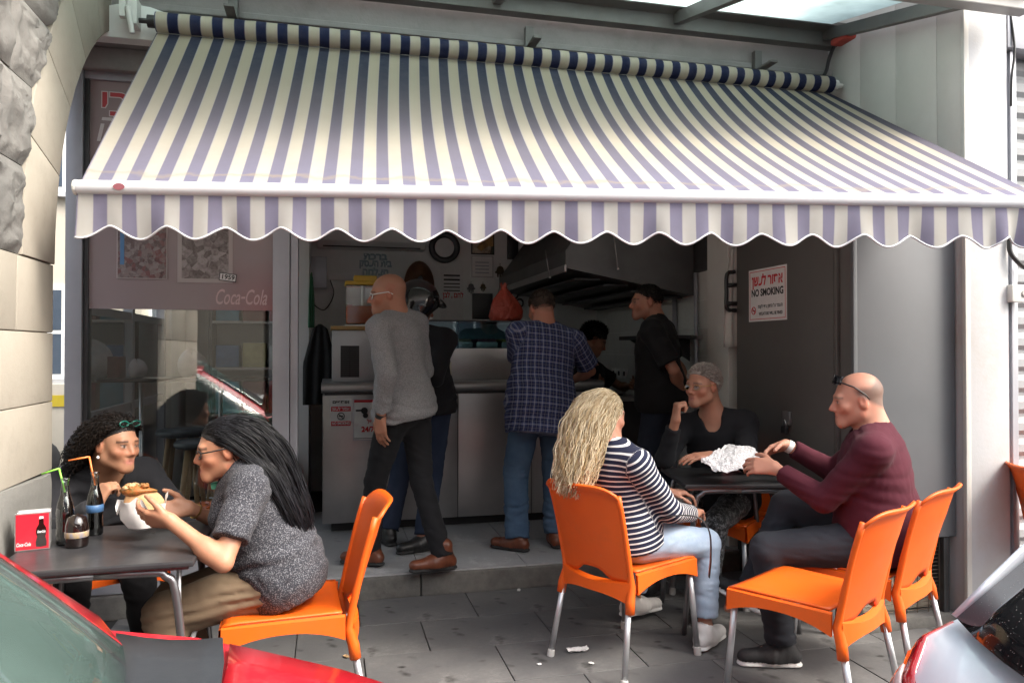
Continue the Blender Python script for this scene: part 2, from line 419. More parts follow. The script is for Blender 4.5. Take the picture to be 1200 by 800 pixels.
MB().box((-.041, -.018, .0012), (.041, .018, .0016), M=Mx).build('date_plate', M['white'], banner)
text('date_letters', '1959', .036, M['ink'], frame(p-np.array([0, .0022, 0]), (1, 0, -.12), (.12, 0, 1)), banner, off=.0008)
# glazed flank on the street side
side = thing('side_window', 'narrow aluminium side window facing the side street', 'window', (-1.36, 5.2, .13))
for y in (4.52, 5.5, 6.5): box('window_post', (-1.34, y, .13), (-1.28, y+.06, 2.6), fm, side)
for zz in (.13, 1.02, 1.62, 2.5): box('rail', (-1.33, 4.581, zz), (-1.29, 6.5, zz+.05), fm, side)
box('pane', (-1.312, 4.58, .18), (-1.308, 6.5, 1.62), M['glass'], side)
box('side_wall', (-1.36, 6.56, .1), (-1.24, 7.2, 2.62), M['wallw'], shop)
box('side_lintel', (-1.36, 4.5, 2.602), (-1.24, 7.2, 2.72), M['wallw'], shop)
# partition right of the window room
box('partition', (-.24, 6.35, .13), (-.16, 7.2, 2.62), M['wallw'], shop)

# ---------------------------------------------------------------- stone arch wall on the street side
def m_stone(name, c1, c2, b, bs, dirt=.3):
    t = NT(name); info = t('ObjectInfo').outputs['Random']
    f = t.noise(2.2, 8, .7); g = t.noise(bs, 6, .75)
    c = t.mix(t.ramp(f, [(.3, (0, 0, 0)), (.7, (1, 1, 1))]), c1, c2)
    c = t.mix(t.math('MULTIPLY', info, .3), c, tuple(x*.7 for x in c2))
    d = t.ramp(t.noise(5, 8, .8), [(.52, (0, 0, 0)), (.72, (1, 1, 1))])
    c = t.mix(t.math('MULTIPLY', d, dirt), c, (.12, .11, .1))
    t.set(Base_Color=c, Roughness=.9, Specular_IOR_Level=.2); t.bump(t.math('ADD', g, t.math('MULTIPLY', f, .5)), b, .006); return t.m
M['ashlar'] = m_stone('smooth_limestone', (.40, .365, .31), (.33, .30, .25), .25, 30, .22)
M['rough'] = m_stone('rough_grey_stone', (.24, .23, .215), (.13, .128, .122), .9, 26, .5)
M['plinth'] = m_stone('plinth_stone', (.23, .225, .21), (.16, .16, .15), .7, 26, .4)
AX = -1.1; ACY, ACZ, AR = 4.90, 1.77, 1.455; TH = .33      # face plane, arch centre, radius, ring width
aw = thing('stone_arch', 'limestone pier with springing arch and rough grey stones beside the window', 'arch', (-1.35, 3.0, 0))
def rough_block(poly, name, m, proud, rough=0.0, bev=.008, depth=.42):
    """poly: (y,z) outline on the wall face; dressed block with an uneven face when rough>0"""
    poly = np.array(poly, float); c = poly.mean(0); poly = c+(poly-c)*(1-.002/np.abs(poly-c).max())
    bm = bmesh.new()
    vs = [bm.verts.new((AX-depth, y, z)) for y, z in poly]; f = bm.faces.new(vs)
    r = bmesh.ops.extrude_face_region(bm, geom=[f]); top = [v for v in r['geom'] if isinstance(v, bmesh.types.BMVert)]
    for v in top: v.co.x = AX+proud
    bmesh.ops.recalc_face_normals(bm, faces=bm.faces)
    if rough:
        ff = max((q for q in bm.faces), key=lambda q: q.calc_center_median().x)
        bmesh.ops.poke(bm, faces=[ff])
        for _ in range(4):
            es = [e for e in bm.edges if all(v.co.x > AX+proud-.03 for v in e.verts)]
            bmesh.ops.subdivide_edges(bm, edges=es, cuts=1, use_grid_fill=True)
        for v in bm.verts:
            if v.co.x > AX+proud-.03:
                e = min(np.linalg.norm(poly-np.array((v.co.y, v.co.z)), axis=1))
                inn = min(1, max(0, min(abs(v.co.y-poly[:, 0].min()), abs(v.co.y-poly[:, 0].max()), abs(v.co.z-poly[:, 1].min()), abs(v.co.z-poly[:, 1].max()))/.04))
                q_ = v.co*7.0; nz_ = mnoise.fractal(q_, .7, 2.2, 6)*1.5+.6*abs(mnoise.noise(q_*.5))
                v.co.x += inn*rough*(.35+.55*nz_)-.012*(1-inn)
    else:
        es = [e for e in bm.edges if all(v.co.x > AX-.1 for v in e.verts)]
        bmesh.ops.bevel(bm, geom=es, offset=bev, segments=2, affect='EDGES', profile=.5)
    bmesh.ops.recalc_face_normals(bm, faces=bm.faces)
    return smooth_angle(from_bm(name, bm, m, aw), 32)
JY = ACY-AR
MB().box((AX-.44, 1.95, -.1), (AX-.02, JY-.01, 1.9)).build('mortar_core', M['slab_dark'], aw)
rough_block([(1.9, -.05), (JY-.02, -.05), (JY-.02, .92), (1.9, .96)], 'plinth_stone', M['plinth'], .012, .012)
zc = [.93, 1.21, 1.49, 1.77]
for i in range(3):
    cut = [2.35, 2.76, JY] if i == 0 else ([2.3, 2.93, JY] if i == 1 else [2.55, 3.07, JY])
    a = 1.9
    for b in cut:
        rough_block([(a, zc[i]), (b, zc[i]), (b, zc[i+1]), (a, zc[i+1])], 'ashlar_block', M['ashlar'], .0); a = b
angs = [0, 15, 29, 43, 56, 66]
def ap(r, d): return (ACY-r*math.cos(R(d)), ACZ+r*math.sin(R(d)))
for i in range(5):
    n = 4; aa = np.linspace(angs[i], angs[i+1], n)
    rr = AR+TH+random.uniform(-.01, .02)
    rough_block([ap(AR, d) for d in aa]+[ap(rr, d) for d in aa[::-1]], 'voussoir', M['ashlar'], .004, bev=.004)
# rough spandrel stones outside the ring
zr = [1.77, 2.10, 2.42, 2.72, 3.05, 3.4, 3.8]
for i in range(6):
    zm = (zr[i]+zr[i+1])/2
    def edge(z): 
        s = min(.999, max(0, (z-ACZ)/(AR+TH+.02))); return ACY-(AR+TH+.02)*math.sqrt(1-s*s)
    ys = [1.9, 2.42+.12*(i % 2), 2.8+.1*(i % 3)]; e0, e1 = edge(zr[i]), edge(zr[i+1])
    ys = [y for y in ys if y < min(e0, e1)-.12]
    for a, b in zip(ys[:-1], ys[1:]): rough_block([(a, zr[i]), (b, zr[i]), (b, zr[i+1]), (a, zr[i+1])], 'rubble_stone', M['rough'], .012, .024)
    a = ys[-1]; rough_block([(a, zr[i]), (e0, zr[i]), (edge(zm), zm), (e1, zr[i+1]), (a, zr[i+1])], 'rubble_stone', M['rough'], .006, .022)
MB().prism([(AX-.02, 1.9, 1.78), (AX-.02, JY-.35, 1.78), (AX-.02, 3.62, 2.62), (AX-.02, 4.05, 3.12), (AX-.02, 4.2, 3.22), (AX-.02, 4.2, 3.8), (AX-.02, 1.9, 3.8)], (-.4, 0, 0)).build('mortar_core', M['slab_dark'], aw)

# ---------------------------------------------------------------- white side wall and pillar, roller shutter next door
PX0, PXR, PYF = 3.19, 3.46, 3.2
rw = thing('side_pier', 'white painted wall pier closing the terrace beside the roller shutter', 'wall', (3.3, 3.7, 0))
box('pier_core', (PX0+.006, PYF+.004, 0), (PXR, 4.6, 4.2), M['pillarw'], rw, .006)
yy = PYF+.02
for w in (.16, .30, .30, .32):
    box('cladding_panel', (PX0-.006, yy+.0015, 2.2), (PX0+.005, yy+w-.0015, 4.1), M['whitewall'], rw, .0015); yy += w
box('corner_trim', (PX0-.01, PYF-.004, 0.02), (PX0+.02, PYF+.018, 4.1), M['whitewall'], rw, .003)
sh = thing('roller_shutter', 'grey ribbed roller shutter next to the white pier', 'shutter', (4.2, 3.4, 0))
box('guide_rail', (PXR+.004, 3.24, 0), (PXR+.10, 3.36, 3.0), M['aluframe'], sh, .004)
box('guide_rail', (PXR+.045, 3.225, 0), (PXR+.06, 3.239, 3.0), M['aluframe'], sh)
box('shutter_box', (PXR+.004, 3.2, 3.01), (5.6, 3.6, 3.4), M['aluframe'], sh, .006)
slatm = None; M['shutter'] = mat('shutter_paint', (.30, .31, .32), (.25, .26, .27), 3, .6, dirt=.2)
for i in range(26):
    zz = .02+i*.115
    if slatm is None:
        pr = [(0, 0), (.0, .02), (-.018, .045), (-.018, .085), (0, .1148), (.008, .1148), (.008, 0)]
        o = MB().prism([(0, y, z) for y, z in pr], (2.0, 0, 0)).build('shutter_slat', M['shutter'], None); slatm = o.data
    else:
        o = bpy.data.objects.new('shutter_slat', slatm); COL.objects.link(o)
    o.location = (PXR+.09, 3.32, zz); adopt(o, sh)
ks = thing('key_switch', 'beige key switch box with dangling cable on the shutter rail', 'switch', (3.5, 3.2, 1.6))
p = PY(1189, 344, 3.2)
box('switch_body', (p[0]-.045, 3.17, p[2]-.045), (p[0]+.06, 3.222, p[2]+.045), M['walltile'], ks, .006)
MB().lathe([(0, 0), (.018, 0), (.018, .006), (0, .006)], M=frame((p[0]+.03, 3.169, p[2]), (1, 0, 0), (0, 0, 1)), n=12).build('lock_barrel', M['steel'], ks)
MB().box((p[0]+.026, 3.158, p[2]-.012), (p[0]+.034, 3.1625, p[2]+.012)).build('keyhole', M['ink'], ks)
q = PY(1188, 300, 3.19)
MB().tube(spl([(q[0]-.02, 3.19, q[2]+.14), (q[0]-.03, 3.185, q[2]+.03), (q[0], 3.17, q[2]-.03), (q[0]+.06, 3.18, q[2]-.06), (q[0]+.12, 3.19, q[2]-.07)]), .012, 8).build('cable', M['black'], ks, smooth=True)
MB().tube(spl([(PXR+.02, 3.2, 3.2), (PXR+.035, 3.19, 3.0), (PXR+.015, 3.19, 2.85), (PXR+.02, 3.2, 2.7)]), .006, 6).build('cable', M['black'], ks, smooth=True)

# ---------------------------------------------------------------- grey metal cabinet with doors, grille below
GX0, GX1, GY0, GY1, GZ0, GZ1 = 2.58, 3.186, 3.27, 4.40, .45, 2.36
gc = thing('metal_cabinet', 'tall grey sheet metal utility cabinet with padlocked dark side door', 'cabinet', (2.9, 3.8, 0))
box('cabinet_body', (GX0, GY0+.012, GZ0+.005), (GX1, GY1, GZ1), M['greydoor2'], gc, .004)
box('front_panel', (GX0+.012, GY0, GZ0), (GX1-.002, GY0+.0115, GZ1-.01), M['greydoor'], gc, .003)
sdr = box('side_door', (GX0-.014, 3.42, GZ0+.06), (GX0-.001, GY1-.02, 2.13), M['greydoor2'], gc, .003)
box('door_frame', (GX0-.02, 3.385, GZ0+.02), (GX0-.001, 3.41, 2.34), M['greydoor2'], gc, .003)
box('door_frame', (GX0-.018, 3.411, 2.15), (GX0-.001, GY1-.01, 2.185), M['greydoor2'], gc, .003)
box('corner_bead', (GX0-.012, GY0-.003, GZ0), (GX0+.011, GY0+.02, GZ1), M['greydoor'], gc, .003)
def on_side(px, py, X):
    a = P(px, py, 1.0)-np.array([0, 0, CAM_H]); return np.array([0, 0, CAM_H])+a*(X/a[0])
p = on_side(924, 494, GX0-.015)
hp = box('hasp', (GX0-.03, p[1]-.03, p[2]-.02), (GX0-.0145, p[1]+.04, p[2]+.06), M['steel'], sdr, .003)
pk = thing('padlock', 'small dark padlock hanging on the cabinet door hasp', 'padlock', (GX0-.04, p[1], p[2]-.06))
MB().box((GX0-.052, p[1]-.022, p[2]-.065), (GX0-.031, p[1]+.022, p[2]-.022)).build('lock_body', M['steeldark'], pk, bevel=.004)
MB().tube([(GX0-.041, p[1]+.015*math.cos(a), p[2]-.022+.032*math.sin(a)) for a in np.linspace(0, math.pi, 9)], .004, 6).build('shackle', M['steel'], pk, smooth=True)
# no smoking sign on the side door
a, b = on_side(878, 378, GX0-.0155), on_side(922, 309, GX0-.0155)
sg = thing('no_smoking_sign', 'white no smoking sign with red border on the dark cabinet door', 'sign', (GX0-.015, (a[1]+b[1])/2, a[2]))
cy, cz, sw, shh = (a[1]+b[1])/2, (on_side(900, 314, GX0)[2]+on_side(900, 376, GX0)[2])/2, abs(a[1]-b[1]), .0
shh = abs(on_side(900, 314, GX0)[2]-on_side(900, 376, GX0)[2])
def SF(y, z, d=0): return frame((GX0-.0172-d, cy-y*1.0, cz+z), (0, -1, 0), (0, 0, 1))
MB().box((GX0-.0172, cy-sw/2, cz-shh/2), (GX0-.0145, cy+sw/2, cz+shh/2)).build('sign_plate', M['paper'], sg)
w2, h2 = sw/2-.012, shh/2-.012
for (y0, y1, z0, z1) in ((-w2, w2, h2-.004, h2), (-w2, w2, -h2, -h2+.004), (-w2, -w2+.004, -h2+.0041, h2-.0041), (w2-.004, w2, -h2+.0041, h2-.0041)):
    MB().box((GX0-.0178, cy+y0, cz+z0), (GX0-.0173, cy+y1, cz+z1)).build('sign_border', M['red'], sg)
text('sign_letters', 'ןשעל רוסא', .085, M['red'], SF(0, shh*.27), sg, width=sw*.82, off=.003)
text('sign_letters', 'NO SMOKING', .06, M['ink'], SF(0, shh*.04), sg, width=sw*.84, off=.002)
text('sign_letters', 'סנקל יופצ קוחה לע רבועה', .028, M['ink'], SF(sw*.08, -shh*.22), sg, width=sw*.64, off=.0008)
text('sign_letters', 'VIOLATORS WILL BE FINED', .026, M['ink'], SF(sw*.09, -shh*.36), sg, width=sw*.62, off=.0008)
MB().tube([(GX0-.018, cy+sw*.36+.022*math.cos(t), cz-shh*.29+.022*math.sin(t)) for t in np.linspace(0, 2*math.pi, 17)], .003, 5, cap=False).build('prohibition_ring', M['red'], sg)
MB().box((GX0-.0182, cy+sw*.36-.014, cz-shh*.29-.003), (GX0-.0175, cy+sw*.36+.014, cz-shh*.29+.003)).build('cigarette_mark', M['ink'], sg)
MB().tube([(GX0-.0185, cy+sw*.36-.015, cz-shh*.29-.015), (GX0-.0185, cy+sw*.36+.015, cz-shh*.29+.015)], .003, 5).build('prohibition_bar', M['red'], sg)
# recess with wire mesh under the cabinet
gr = thing('vent_recess', 'rusty wire mesh recess with crumbling blocks under the grey cabinet', 'vent', (2.9, 3.3, 0))
box('recess_back', (GX0, GY0+.12, .02), (GX1, GY1, .44), M['slab_dark'], gr)
box('ledge', (GX0-.02, GY0-.02, -.005), (GX1+.01, GY0+.3, .055), M['concrete'], gr, .01)
box('jamb_post', (GX1-.07, GY0+.01, .055), (GX1-.035, GY0+.05, .445), M['steeldark'], gr, .003)
box('jamb_post', (GX0+.01, GY0+.01, .055), (GX0+.045, GY0+.05, .445), M['steeldark'], gr, .003)
M['block'] = m_stone('crumbling_block', (.40, .35, .28), (.3, .26, .2), .8, 24, .5)
for r_ in range(3):
    x = GX0+.06+(r_ % 2)*.07
    while x < GX1-.1:
        w = random.uniform(.12, .2)
        if not (r_ == 2 and x > 2.86):
            MB().box((x, GY0+.07+random.uniform(0, .02), .06+r_*.12), (min(x+w-.008, GX1-.08), GY0+.12, .06+r_*.12+.112)).build('rubble_block', M['block'], gr, bevel=.008)
        x += w
M['wire'] = mat('rusty_wire', (.16, .12, .09), (.1, .08, .06), 30, .7, .4)
mb = MB()
for i in range(19): mb.tube([(GX0+.03, GY0+.045, .07+i*.02), (GX1-.05, GY0+.045, .07+i*.02)], .0022, 4)
for i in range(8): mb.tube([(GX0+.06+i*.068, GY0+.041, .056), (GX0+.06+i*.068, GY0+.041, .444)], .003, 4)
tag(mb.build('wire_mesh', M['wire'], gr), kind='stuff')

# ---------------------------------------------------------------- steel and glass canopy over the awning
cp = thing('glass_canopy', 'dark steel canopy frame with frosted glass panes over the awning', 'canopy', (1, 3.7, 3.3))
WBZ = 3.36
MB().box((-1.6, 4.16, WBZ), (3.16, 4.235, WBZ+.11)).box((-1.6, 4.06, WBZ+.085), (3.16, 4.158, WBZ+.11)).build('wall_beam', M['canopy'], cp, bevel=.004)
MB().box((-2.6, 3.02, 3.12), (3.43, 3.10, 3.22)).box((-2.6, 2.96, 3.2), (3.43, 3.018, 3.23)).build('front_gutter', M['gutter'], cp, bevel=.006)
for x in (-1.5, -.3, .9, 2.02, 3.05):
    MB().prism([(x, 4.158, WBZ+.03), (x, 3.102, 3.13), (x, 3.102, 3.2), (x, 4.158, WBZ+.1)], (.05, 0, 0)).build('rafter', M['canopy'], cp)
xs = [-1.45, -.25, .95, 2.07, 3.05]
for a, b in zip(xs[:-1], xs[1:]):
    MB().prism([(a+.002, 4.15, WBZ+.112), (a+.002, 3.06, 3.232), (a+.002, 3.06, 3.240), (a+.002, 4.15, WBZ+.12)], (b-a-.006, 0, 0)).build('glass_pane', M['cglass'], cp)
MB().box((3.06, 3.95, 3.33), (3.14, 4.1, 3.37)).build('red_rag', mat('faded_red_cloth', (.45, .07, .05), (.3, .05, .04), 20, .9), cp, bevel=.015)
MB().tube(spl([(3.12, 4.12, 3.38), (3.13, 4.2, 3.3), (3.1, 4.2, 3.2), (3.06, 4.22, 3.14)]), .012, 8).build('cable', M['black'], cp, smooth=True)
# ---------------------------------------------------------------- awning
RL, RR = np.array([-.86, 4.13, 3.09]), np.array([3.09, 4.13, 3.10])     # roller ends
BL, BR = P(92, 225, 2.84), P(1232, 229.5, 3.14); BL[2] = BR[2] = 2.035   # front bar ends
NS = 37
def m_awning(name, fade_shade):
    t = NT(name); a = t.attr('uvw'); s = t('SeparateXYZ'); t.l.new(a.outputs['Vector'], s.inputs[0])
    u, v = s.outputs[0], s.outputs[1]
    fr_ = t.math('FRACT', u)
    st = t.math('LESS_THAN', fr_, .5)
    ed = t.math('LESS_THAN', t.math('ABSOLUTE', t.math('SUBTRACT', t.math('ABSOLUTE', t.math('SUBTRACT', fr_, .25)), .25)), .022)
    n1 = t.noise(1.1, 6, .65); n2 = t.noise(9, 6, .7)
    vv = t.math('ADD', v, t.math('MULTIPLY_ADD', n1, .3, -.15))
    blue = t.ramp(vv, [(0, (.035, .042, .08)), (.12, (.05, .055, .085)), (.4, (.115, .105, .13)), (.72, (.185, .172, .22)), (1, (.235, .225, .315))])  # both ramps mix sun bleaching with canopy shade painted in near the roller
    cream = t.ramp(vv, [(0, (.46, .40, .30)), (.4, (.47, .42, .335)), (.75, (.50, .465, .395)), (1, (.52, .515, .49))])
    if not fade_shade:
        blue = t.mix(n2, (.021, .028, .08), (.03, .037, .09)); cream = t.mix(n2, (.60, .55, .45), (.52, .46, .36))
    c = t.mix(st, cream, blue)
    c = t.mix(t.math('MULTIPLY', ed, .55), c, (.45, .43, .45))
    # rain-line stains near the bar and general grime
    ln = t.math('ABSOLUTE', t.math('SUBTRACT', t.math('ADD', v, t.math('MULTIPLY_ADD', t.noise(5, 4), .12, -.06)), .935))
    c = t.mix(t.math('MULTIPLY', t.math('MULTIPLY', t.ramp(ln, [(0, (1, 1, 1)), (.014, (0, 0, 0))]), t.noise(3, 3)), .9), c, (.42, .34, .22))
    c = t.mix(t.math('MULTIPLY', t.ramp(n2, [(.45, (0, 0, 0)), (.85, (1, 1, 1))]), .30), c, t.mix(st, (.42, .36, .27), (.16, .15, .17)))
    t.set(Base_Color=c, Roughness=.8, Specular_IOR_Level=.2)
    w = t('TexWave', i_Scale=180.0, i_Distortion=1.0); t.l.new(t.obj(), w.inputs['Vector'])
    t.bump(t.math('ADD', t.math('MULTIPLY', t.noise(3, 3), 2), t.math('MULTIPLY', w.outputs['Fac'], .1)), .25, .01)
    tl = t('BsdfTranslucent'); t.l.new(c, tl.inputs[0]); mx = t('MixShader'); mx.inputs[0].default_value = .42
    t.l.new(t.p.outputs[0], mx.inputs[1]); t.l.new(tl.outputs[0], mx.inputs[2]); t.l.new(mx.outputs[0], t.n['Material Output'].inputs[0])
    return t.m
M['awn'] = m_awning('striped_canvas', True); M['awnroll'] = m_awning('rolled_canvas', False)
def setuvw(o, arr):
    at = o.data.attributes.new('uvw', 'FLOAT_VECTOR', 'POINT'); at.data.foreach_set('vector', np.array(arr, np.float32).ravel())
M['barwhite'] = mat('white_bar_enamel', (.58, .59, .61), (.52, .53, .55), 4, .35)
aw2 = thing('awning', 'faded blue and cream striped retractable awning with scalloped valance', 'awning', tuple((RL+RR)/2))
nu, nv = 260, 26
A = []; U = []
for j in range(nv+1):
    t = j/nv; row = []
    for i in range(nu+1):
        s = i/nu
        a = RL+(RR-RL)*s+np.array([0, .01, -.052]); b = BL+(BR-BL)*s+np.array([0, .015, .02])
        p = a+(b-a)*t
        # canvas sags between roller and bar, and hangs slack towards the long arm
        ed_ = max(0, math.sin(math.pi*s))**.6
        p = p+np.array([-.50*s*s*s*(1-s)*math.sin(math.pi*t)*(1-.2*t), 0, -.050*ed_*math.sin(math.pi*t)*(1+.3*math.sin(9*s))-.006*math.sin(s*NS*math.pi)*t*(1-t)*2])
        row.append(p); U.append((s*NS+.45, t, 0))
    A.append(row)
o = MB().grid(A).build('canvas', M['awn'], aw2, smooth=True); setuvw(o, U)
# rolled canvas
A = []; U = []; nu2 = 300
for i in range(nu2+1):
    s = i/nu2; c = RL+(RR-RL)*s
    rad = .050+.0012*math.sin(i*.7)
    A.append([c+np.array([0, -rad*math.cos(w), rad*math.sin(w)]) for w in np.linspace(0, 2*math.pi, 15)[:-1]])
    U += [(s*NS+.45, .0, 0)]*14
o = MB().grid(A, closed=True).build('canvas_roll', M['awnroll'], aw2, smooth=True); setuvw(o, U)
for e, d in ((RL, -1), (RR, 1)):
    MB().tube([e+np.array([d*.005, 0, 0]), e+np.array([d*.04, 0, 0])], .032, 12).tube([e+np.array([d*.04, 0, 0]), e+np.array([d*.08, 0, 0])], .014, 8).build('roller_end', M['black'] if d < 0 else M['walltile'], aw2, angle=40)
MB().box((RL[0]-.13, 4.1, 3.06), (RL[0]-.085, 4.2, 3.2)).box((RL[0]-.16, 4.07, 3.08), (RL[0]-.131, 4.11, 3.25)).tube([RL+np.array([-.1, -.05, -.09]), RL+np.array([-.12, -.06, .04])], .014, 8).build('winch_gear', M['walltile'], aw2, bevel=.004)
for x in (-.5, 1.13, 2.62):
    MB().box((x-.025, 4.03, 3.165), (x+.025, 4.24, 3.18)).box((x-.025, 4.2, 3.18), (x+.025, 4.239, 3.30)).build('wall_bracket', M['canopy'], aw2, bevel=.003)
# front bar: rounded white extrusion
d = (BR-BL)/np.linalg.norm(BR-BL); n = np.array([d[1], -d[0], 0])     # n points to the street
prof = [(-.02, .026), (.004, .029), (.022, .02), (.028, .002), (.026, -.016), (.012, -.026), (-.012, -.027), (-.022, -.015)]
MB().grid([[e+n*a+np.array([0, 0, b]) for a, b in prof] for e in (BL, BR)], closed=True).build('front_bar', M['barwhite'], aw2, angle=50)
for e, sgn in ((BL, -1), (BR, 1)):
    MB().tube([e+d*sgn*.001, e+d*sgn*.014], .03, 14).build('bar_end_cap', M['walltile'], aw2, bevel=.004)
q = BL+d*.16+n*.0295
MB().lathe([(0, 0), (.021, 0), (.021, .0015), (0, .0015)], M=frame(tuple(q), tuple(d), (0, 0, 1)) @ Matrix.Diagonal((1, .62, 1, 1)), n=16).build('maker_badge', mat('badge_red', (.3, .1, .12), rough=.4), aw2)
# folding arms under the canvas
for s0, s1, k in ((.06, .14, .25), (.94, .86, .9)):
    a = RL+(RR-RL)*s0+np.array([0, .08, -.26]); b = BL+(BR-BL)*s1+np.array([0, .04, -.03]); m_ = (a+b)/2+d*(.35 if s0 < .5 else -.35)+np.array([0, 0, -.12])
    MB().tube([a, m_], .016, 8).tube([m_, b], .014, 8).build('folding_arm', M['white'], aw2, angle=50)
# valance: hangs from the bar, scalloped lower edge with white piping
def val(i, nu, j, nv):
    s = i/nu; x = s*NS+.45
    sc = .5+.5*math.cos(2*math.pi*(x/2-.30)); sc = sc**.8
    L = .122+.048*sc
    c = BL+(BR-BL)*s+n*.012+np.array([0, 0, -.024]); t = j/nv
    wob = .010*math.sin(x*1.7+.6)*t*t+.006*math.sin(x*4.1)*t
    if s > .93: wob += .025*math.sin((s-.93)*150)*t
    return c+np.array([0, 0, -L*t])+n*wob, x
nu, nv = 520, 6; A = []; U = []
for j in range(nv+1):
    row = []
    for i in range(nu+1):
        p, x = val(i, nu, j, nv); row.append(p); U.append((x, 1.0-.02*j/nv if False else .985, 0))
    A.append(row)
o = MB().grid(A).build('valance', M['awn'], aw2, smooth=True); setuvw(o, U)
MB().tube([val(i, nu, nv, nv)[0] for i in range(nu+1)], .0045, 5).build('piping', M['barwhite'], o, smooth=True)
# ---------------------------------------------------------------- orange stacking chairs
def m_orange():
    t = NT('orange_plastic'); n = t.noise(3, 5); g = t.noise(240, 2)
    c = t.mix(n, (.78, .122, .006), (.64, .088, .005))
    sc = t.ramp(t.noise(22, 9, .85), [(.62, (0, 0, 0)), (.7, (1, 1, 1))])
    c = t.mix(t.math('MULTIPLY', sc, .5), c, (.46, .24, .13))
    c = t.mix(t.math('MULTIPLY', t.ramp(t.noise(7, 8, .8), [(.5, (0, 0, 0)), (.72, (1, 1, 1))]), .22), c, (.30, .10, .03))
    t.set(Base_Color=c, Roughness=t.math('MULTIPLY_ADD', n, .3, .32), Subsurface_Weight=.06, Subsurface_Radius=(.02, .006, .002), Subsurface_Scale=.3)
    t.bump(g, .08, .001); return t.m
M['orange'] = m_orange()
M['alu'] = mat('matt_aluminium', (.52, .53, .55), (.44, .45, .47), 9, .38, .75, rvar=.15)
M['foot'] = mat('clear_plastic_foot', (.55, .55, .53), (.45, .44, .42), 20, .4)
def chair_proto():
    """local frame: +Y is the way the sitter faces, origin on the floor under the seat centre"""
    root = thing('stacking_chair', 'x', 'chair')
    W, D, Z = .215, .215, .452
    # seat: dished sheet with rounded front
    A = []
    for j in range(15):
        t = j/14; y = -D+.02+t*(2*D-.018); row = []
        for i in range(15):
            s = i/14*2-1; w = W-.012*(1-t)
            z = Z-.018*(1-s*s)*math.sin(math.pi*min(1, t*1.05))+.004*abs(s)**3-(.008*((t-.85)/.15)**2 if t > .85 else 0)
            row.append((s*w, y, z))
        A.append(row)
    MB().grid(A).build('seat', M['orange'], root, smooth=True, solid=-.008)
    # aprons turned down along both sides and the front, arched underneath
    def apron(a, b, hgt, mid, name):
        a, b = np.array(a, float), np.array(b, float); d = (b-a)/np.linalg.norm(b-a); nn = np.array([-d[1], d[0], 0])
        rows = []
        for k in range(17):
            t = k/16; h = mid+(hgt-mid)*abs(2*t-1)**2.2
            p = a+(b-a)*t
            rows.append([p-nn*.004+np.array([0, 0, .003]), p+nn*.010-np.array([0, 0, .003]), p+nn*.014-np.array([0, 0, h]), p+nn*.002-np.array([0, 0, h]), p-nn*.002-np.array([0, 0, .01])])
        MB().grid(rows, closed=True).build(name, M['orange'], root, angle=40)
    apron((W, D+.004, Z-.002), (W-.006, -D+.01, Z), .085, .042, 'side_apron')
    apron((-W+.006, -D+.01, Z), (-W, D+.004, Z-.002), .085, .042, 'side_apron')
    apron((-W, D+.002, Z-.006), (W, D+.002, Z-.006), .075, .042, 'front_apron')
    # backrest: curved shell, reclined, arched cut-out above the rear rail
    def bk(s, z):
        t = (z-.36)/.49
        w = (.200+.012*t-.03*max(0, t-.9)**1.0)
        y = -.205-.11*t-.05*max(0, t-.55)**2+.02*t*(1-t) - .050*(1-s*s)*(.35+.65*min(1, t*1.4))
        return (s*w, y, z)
    A = []; n = 22
    for j in range(n+1):
        row = []
        for i in range(21):
            s = i/20*2-1
            z0 = .415+.045*math.exp(-(s/.40)**4)
            z1 = .855-.045*abs(s)**5-.012*(1-s*s)
            z = z0+(z1-z0)*j/n
            x, y, zz = bk(s, z)
            if j == n: y -= .022
            elif j == n-1: y -= .010
            row.append((x, y, zz))
        A.append(row)
    MB().grid(A).build('backrest', M['orange'], root, smooth=True, solid=.011)
    # stiles: thick edges running down to the rear leg sockets
    for sg_ in (-1, 1):
        pts = [bk(sg_*.97, z) for z in np.linspace(.80, .40, 9)]
        pts = [(x, y-.004, z) for x, y, z in pts]+[(sg_*.203, -.236, .34), (sg_*.207, -.243, .29)]
        MB().tube(pts, [.012]*5+[.014]*3+[.019, .021, .021], 10, flat=1.0).build('back_stile', M['orange'], root, smooth=True)
    # rear rail below the cut-out
    rows = []
    for k in range(17):
        s = k/16*2-1; y = -.222-.030*(1-s*s); h = .055+.05*abs(s)**2.5; z = .455-.035*(1-s*s)
        z = .430-.02*(1-s*s)
        rows.append([(s*.2, y+.01, z), (s*.2, y-.016, z-.01), (s*.2, y-.02, z-h), (s*.2, y-.006, z-h), (s*.2, y+.004, z-.012)])
    MB().grid(rows, closed=True).build('rear_rail', M['orange'], root, angle=40)
    for sx in (-1, 1):
        for sy in (-1, 1):
            a = np.array([sx*.196, .195 if sy > 0 else -.236, .43 if sy > 0 else .34]); b = np.array([sx*.222, .228 if sy > 0 else -.300, .0])
            lg = MB().tube([a, b+(a-b)*.02], .0135, 12).build('leg', M['alu'], root, smooth=True)
            MB().tube([b+(a-b)*.0005, b+(a-b)*.03, b+(a-b)*.085, b+(a-b)*.09], [.018, .0185, .0165, .0135], 12).build('foot', M['foot'], lg, angle=40)
    return root
def copy_tree(o, parent=None):
    c = o.copy(); COL.objects.link(c)
    if parent is not None: c.parent = parent; c.matrix_parent_inverse = o.matrix_parent_inverse.copy()
    for ch in list(o.children): copy_tree(ch, c)
    return c
chair0 = chair_proto(); nchair = 0
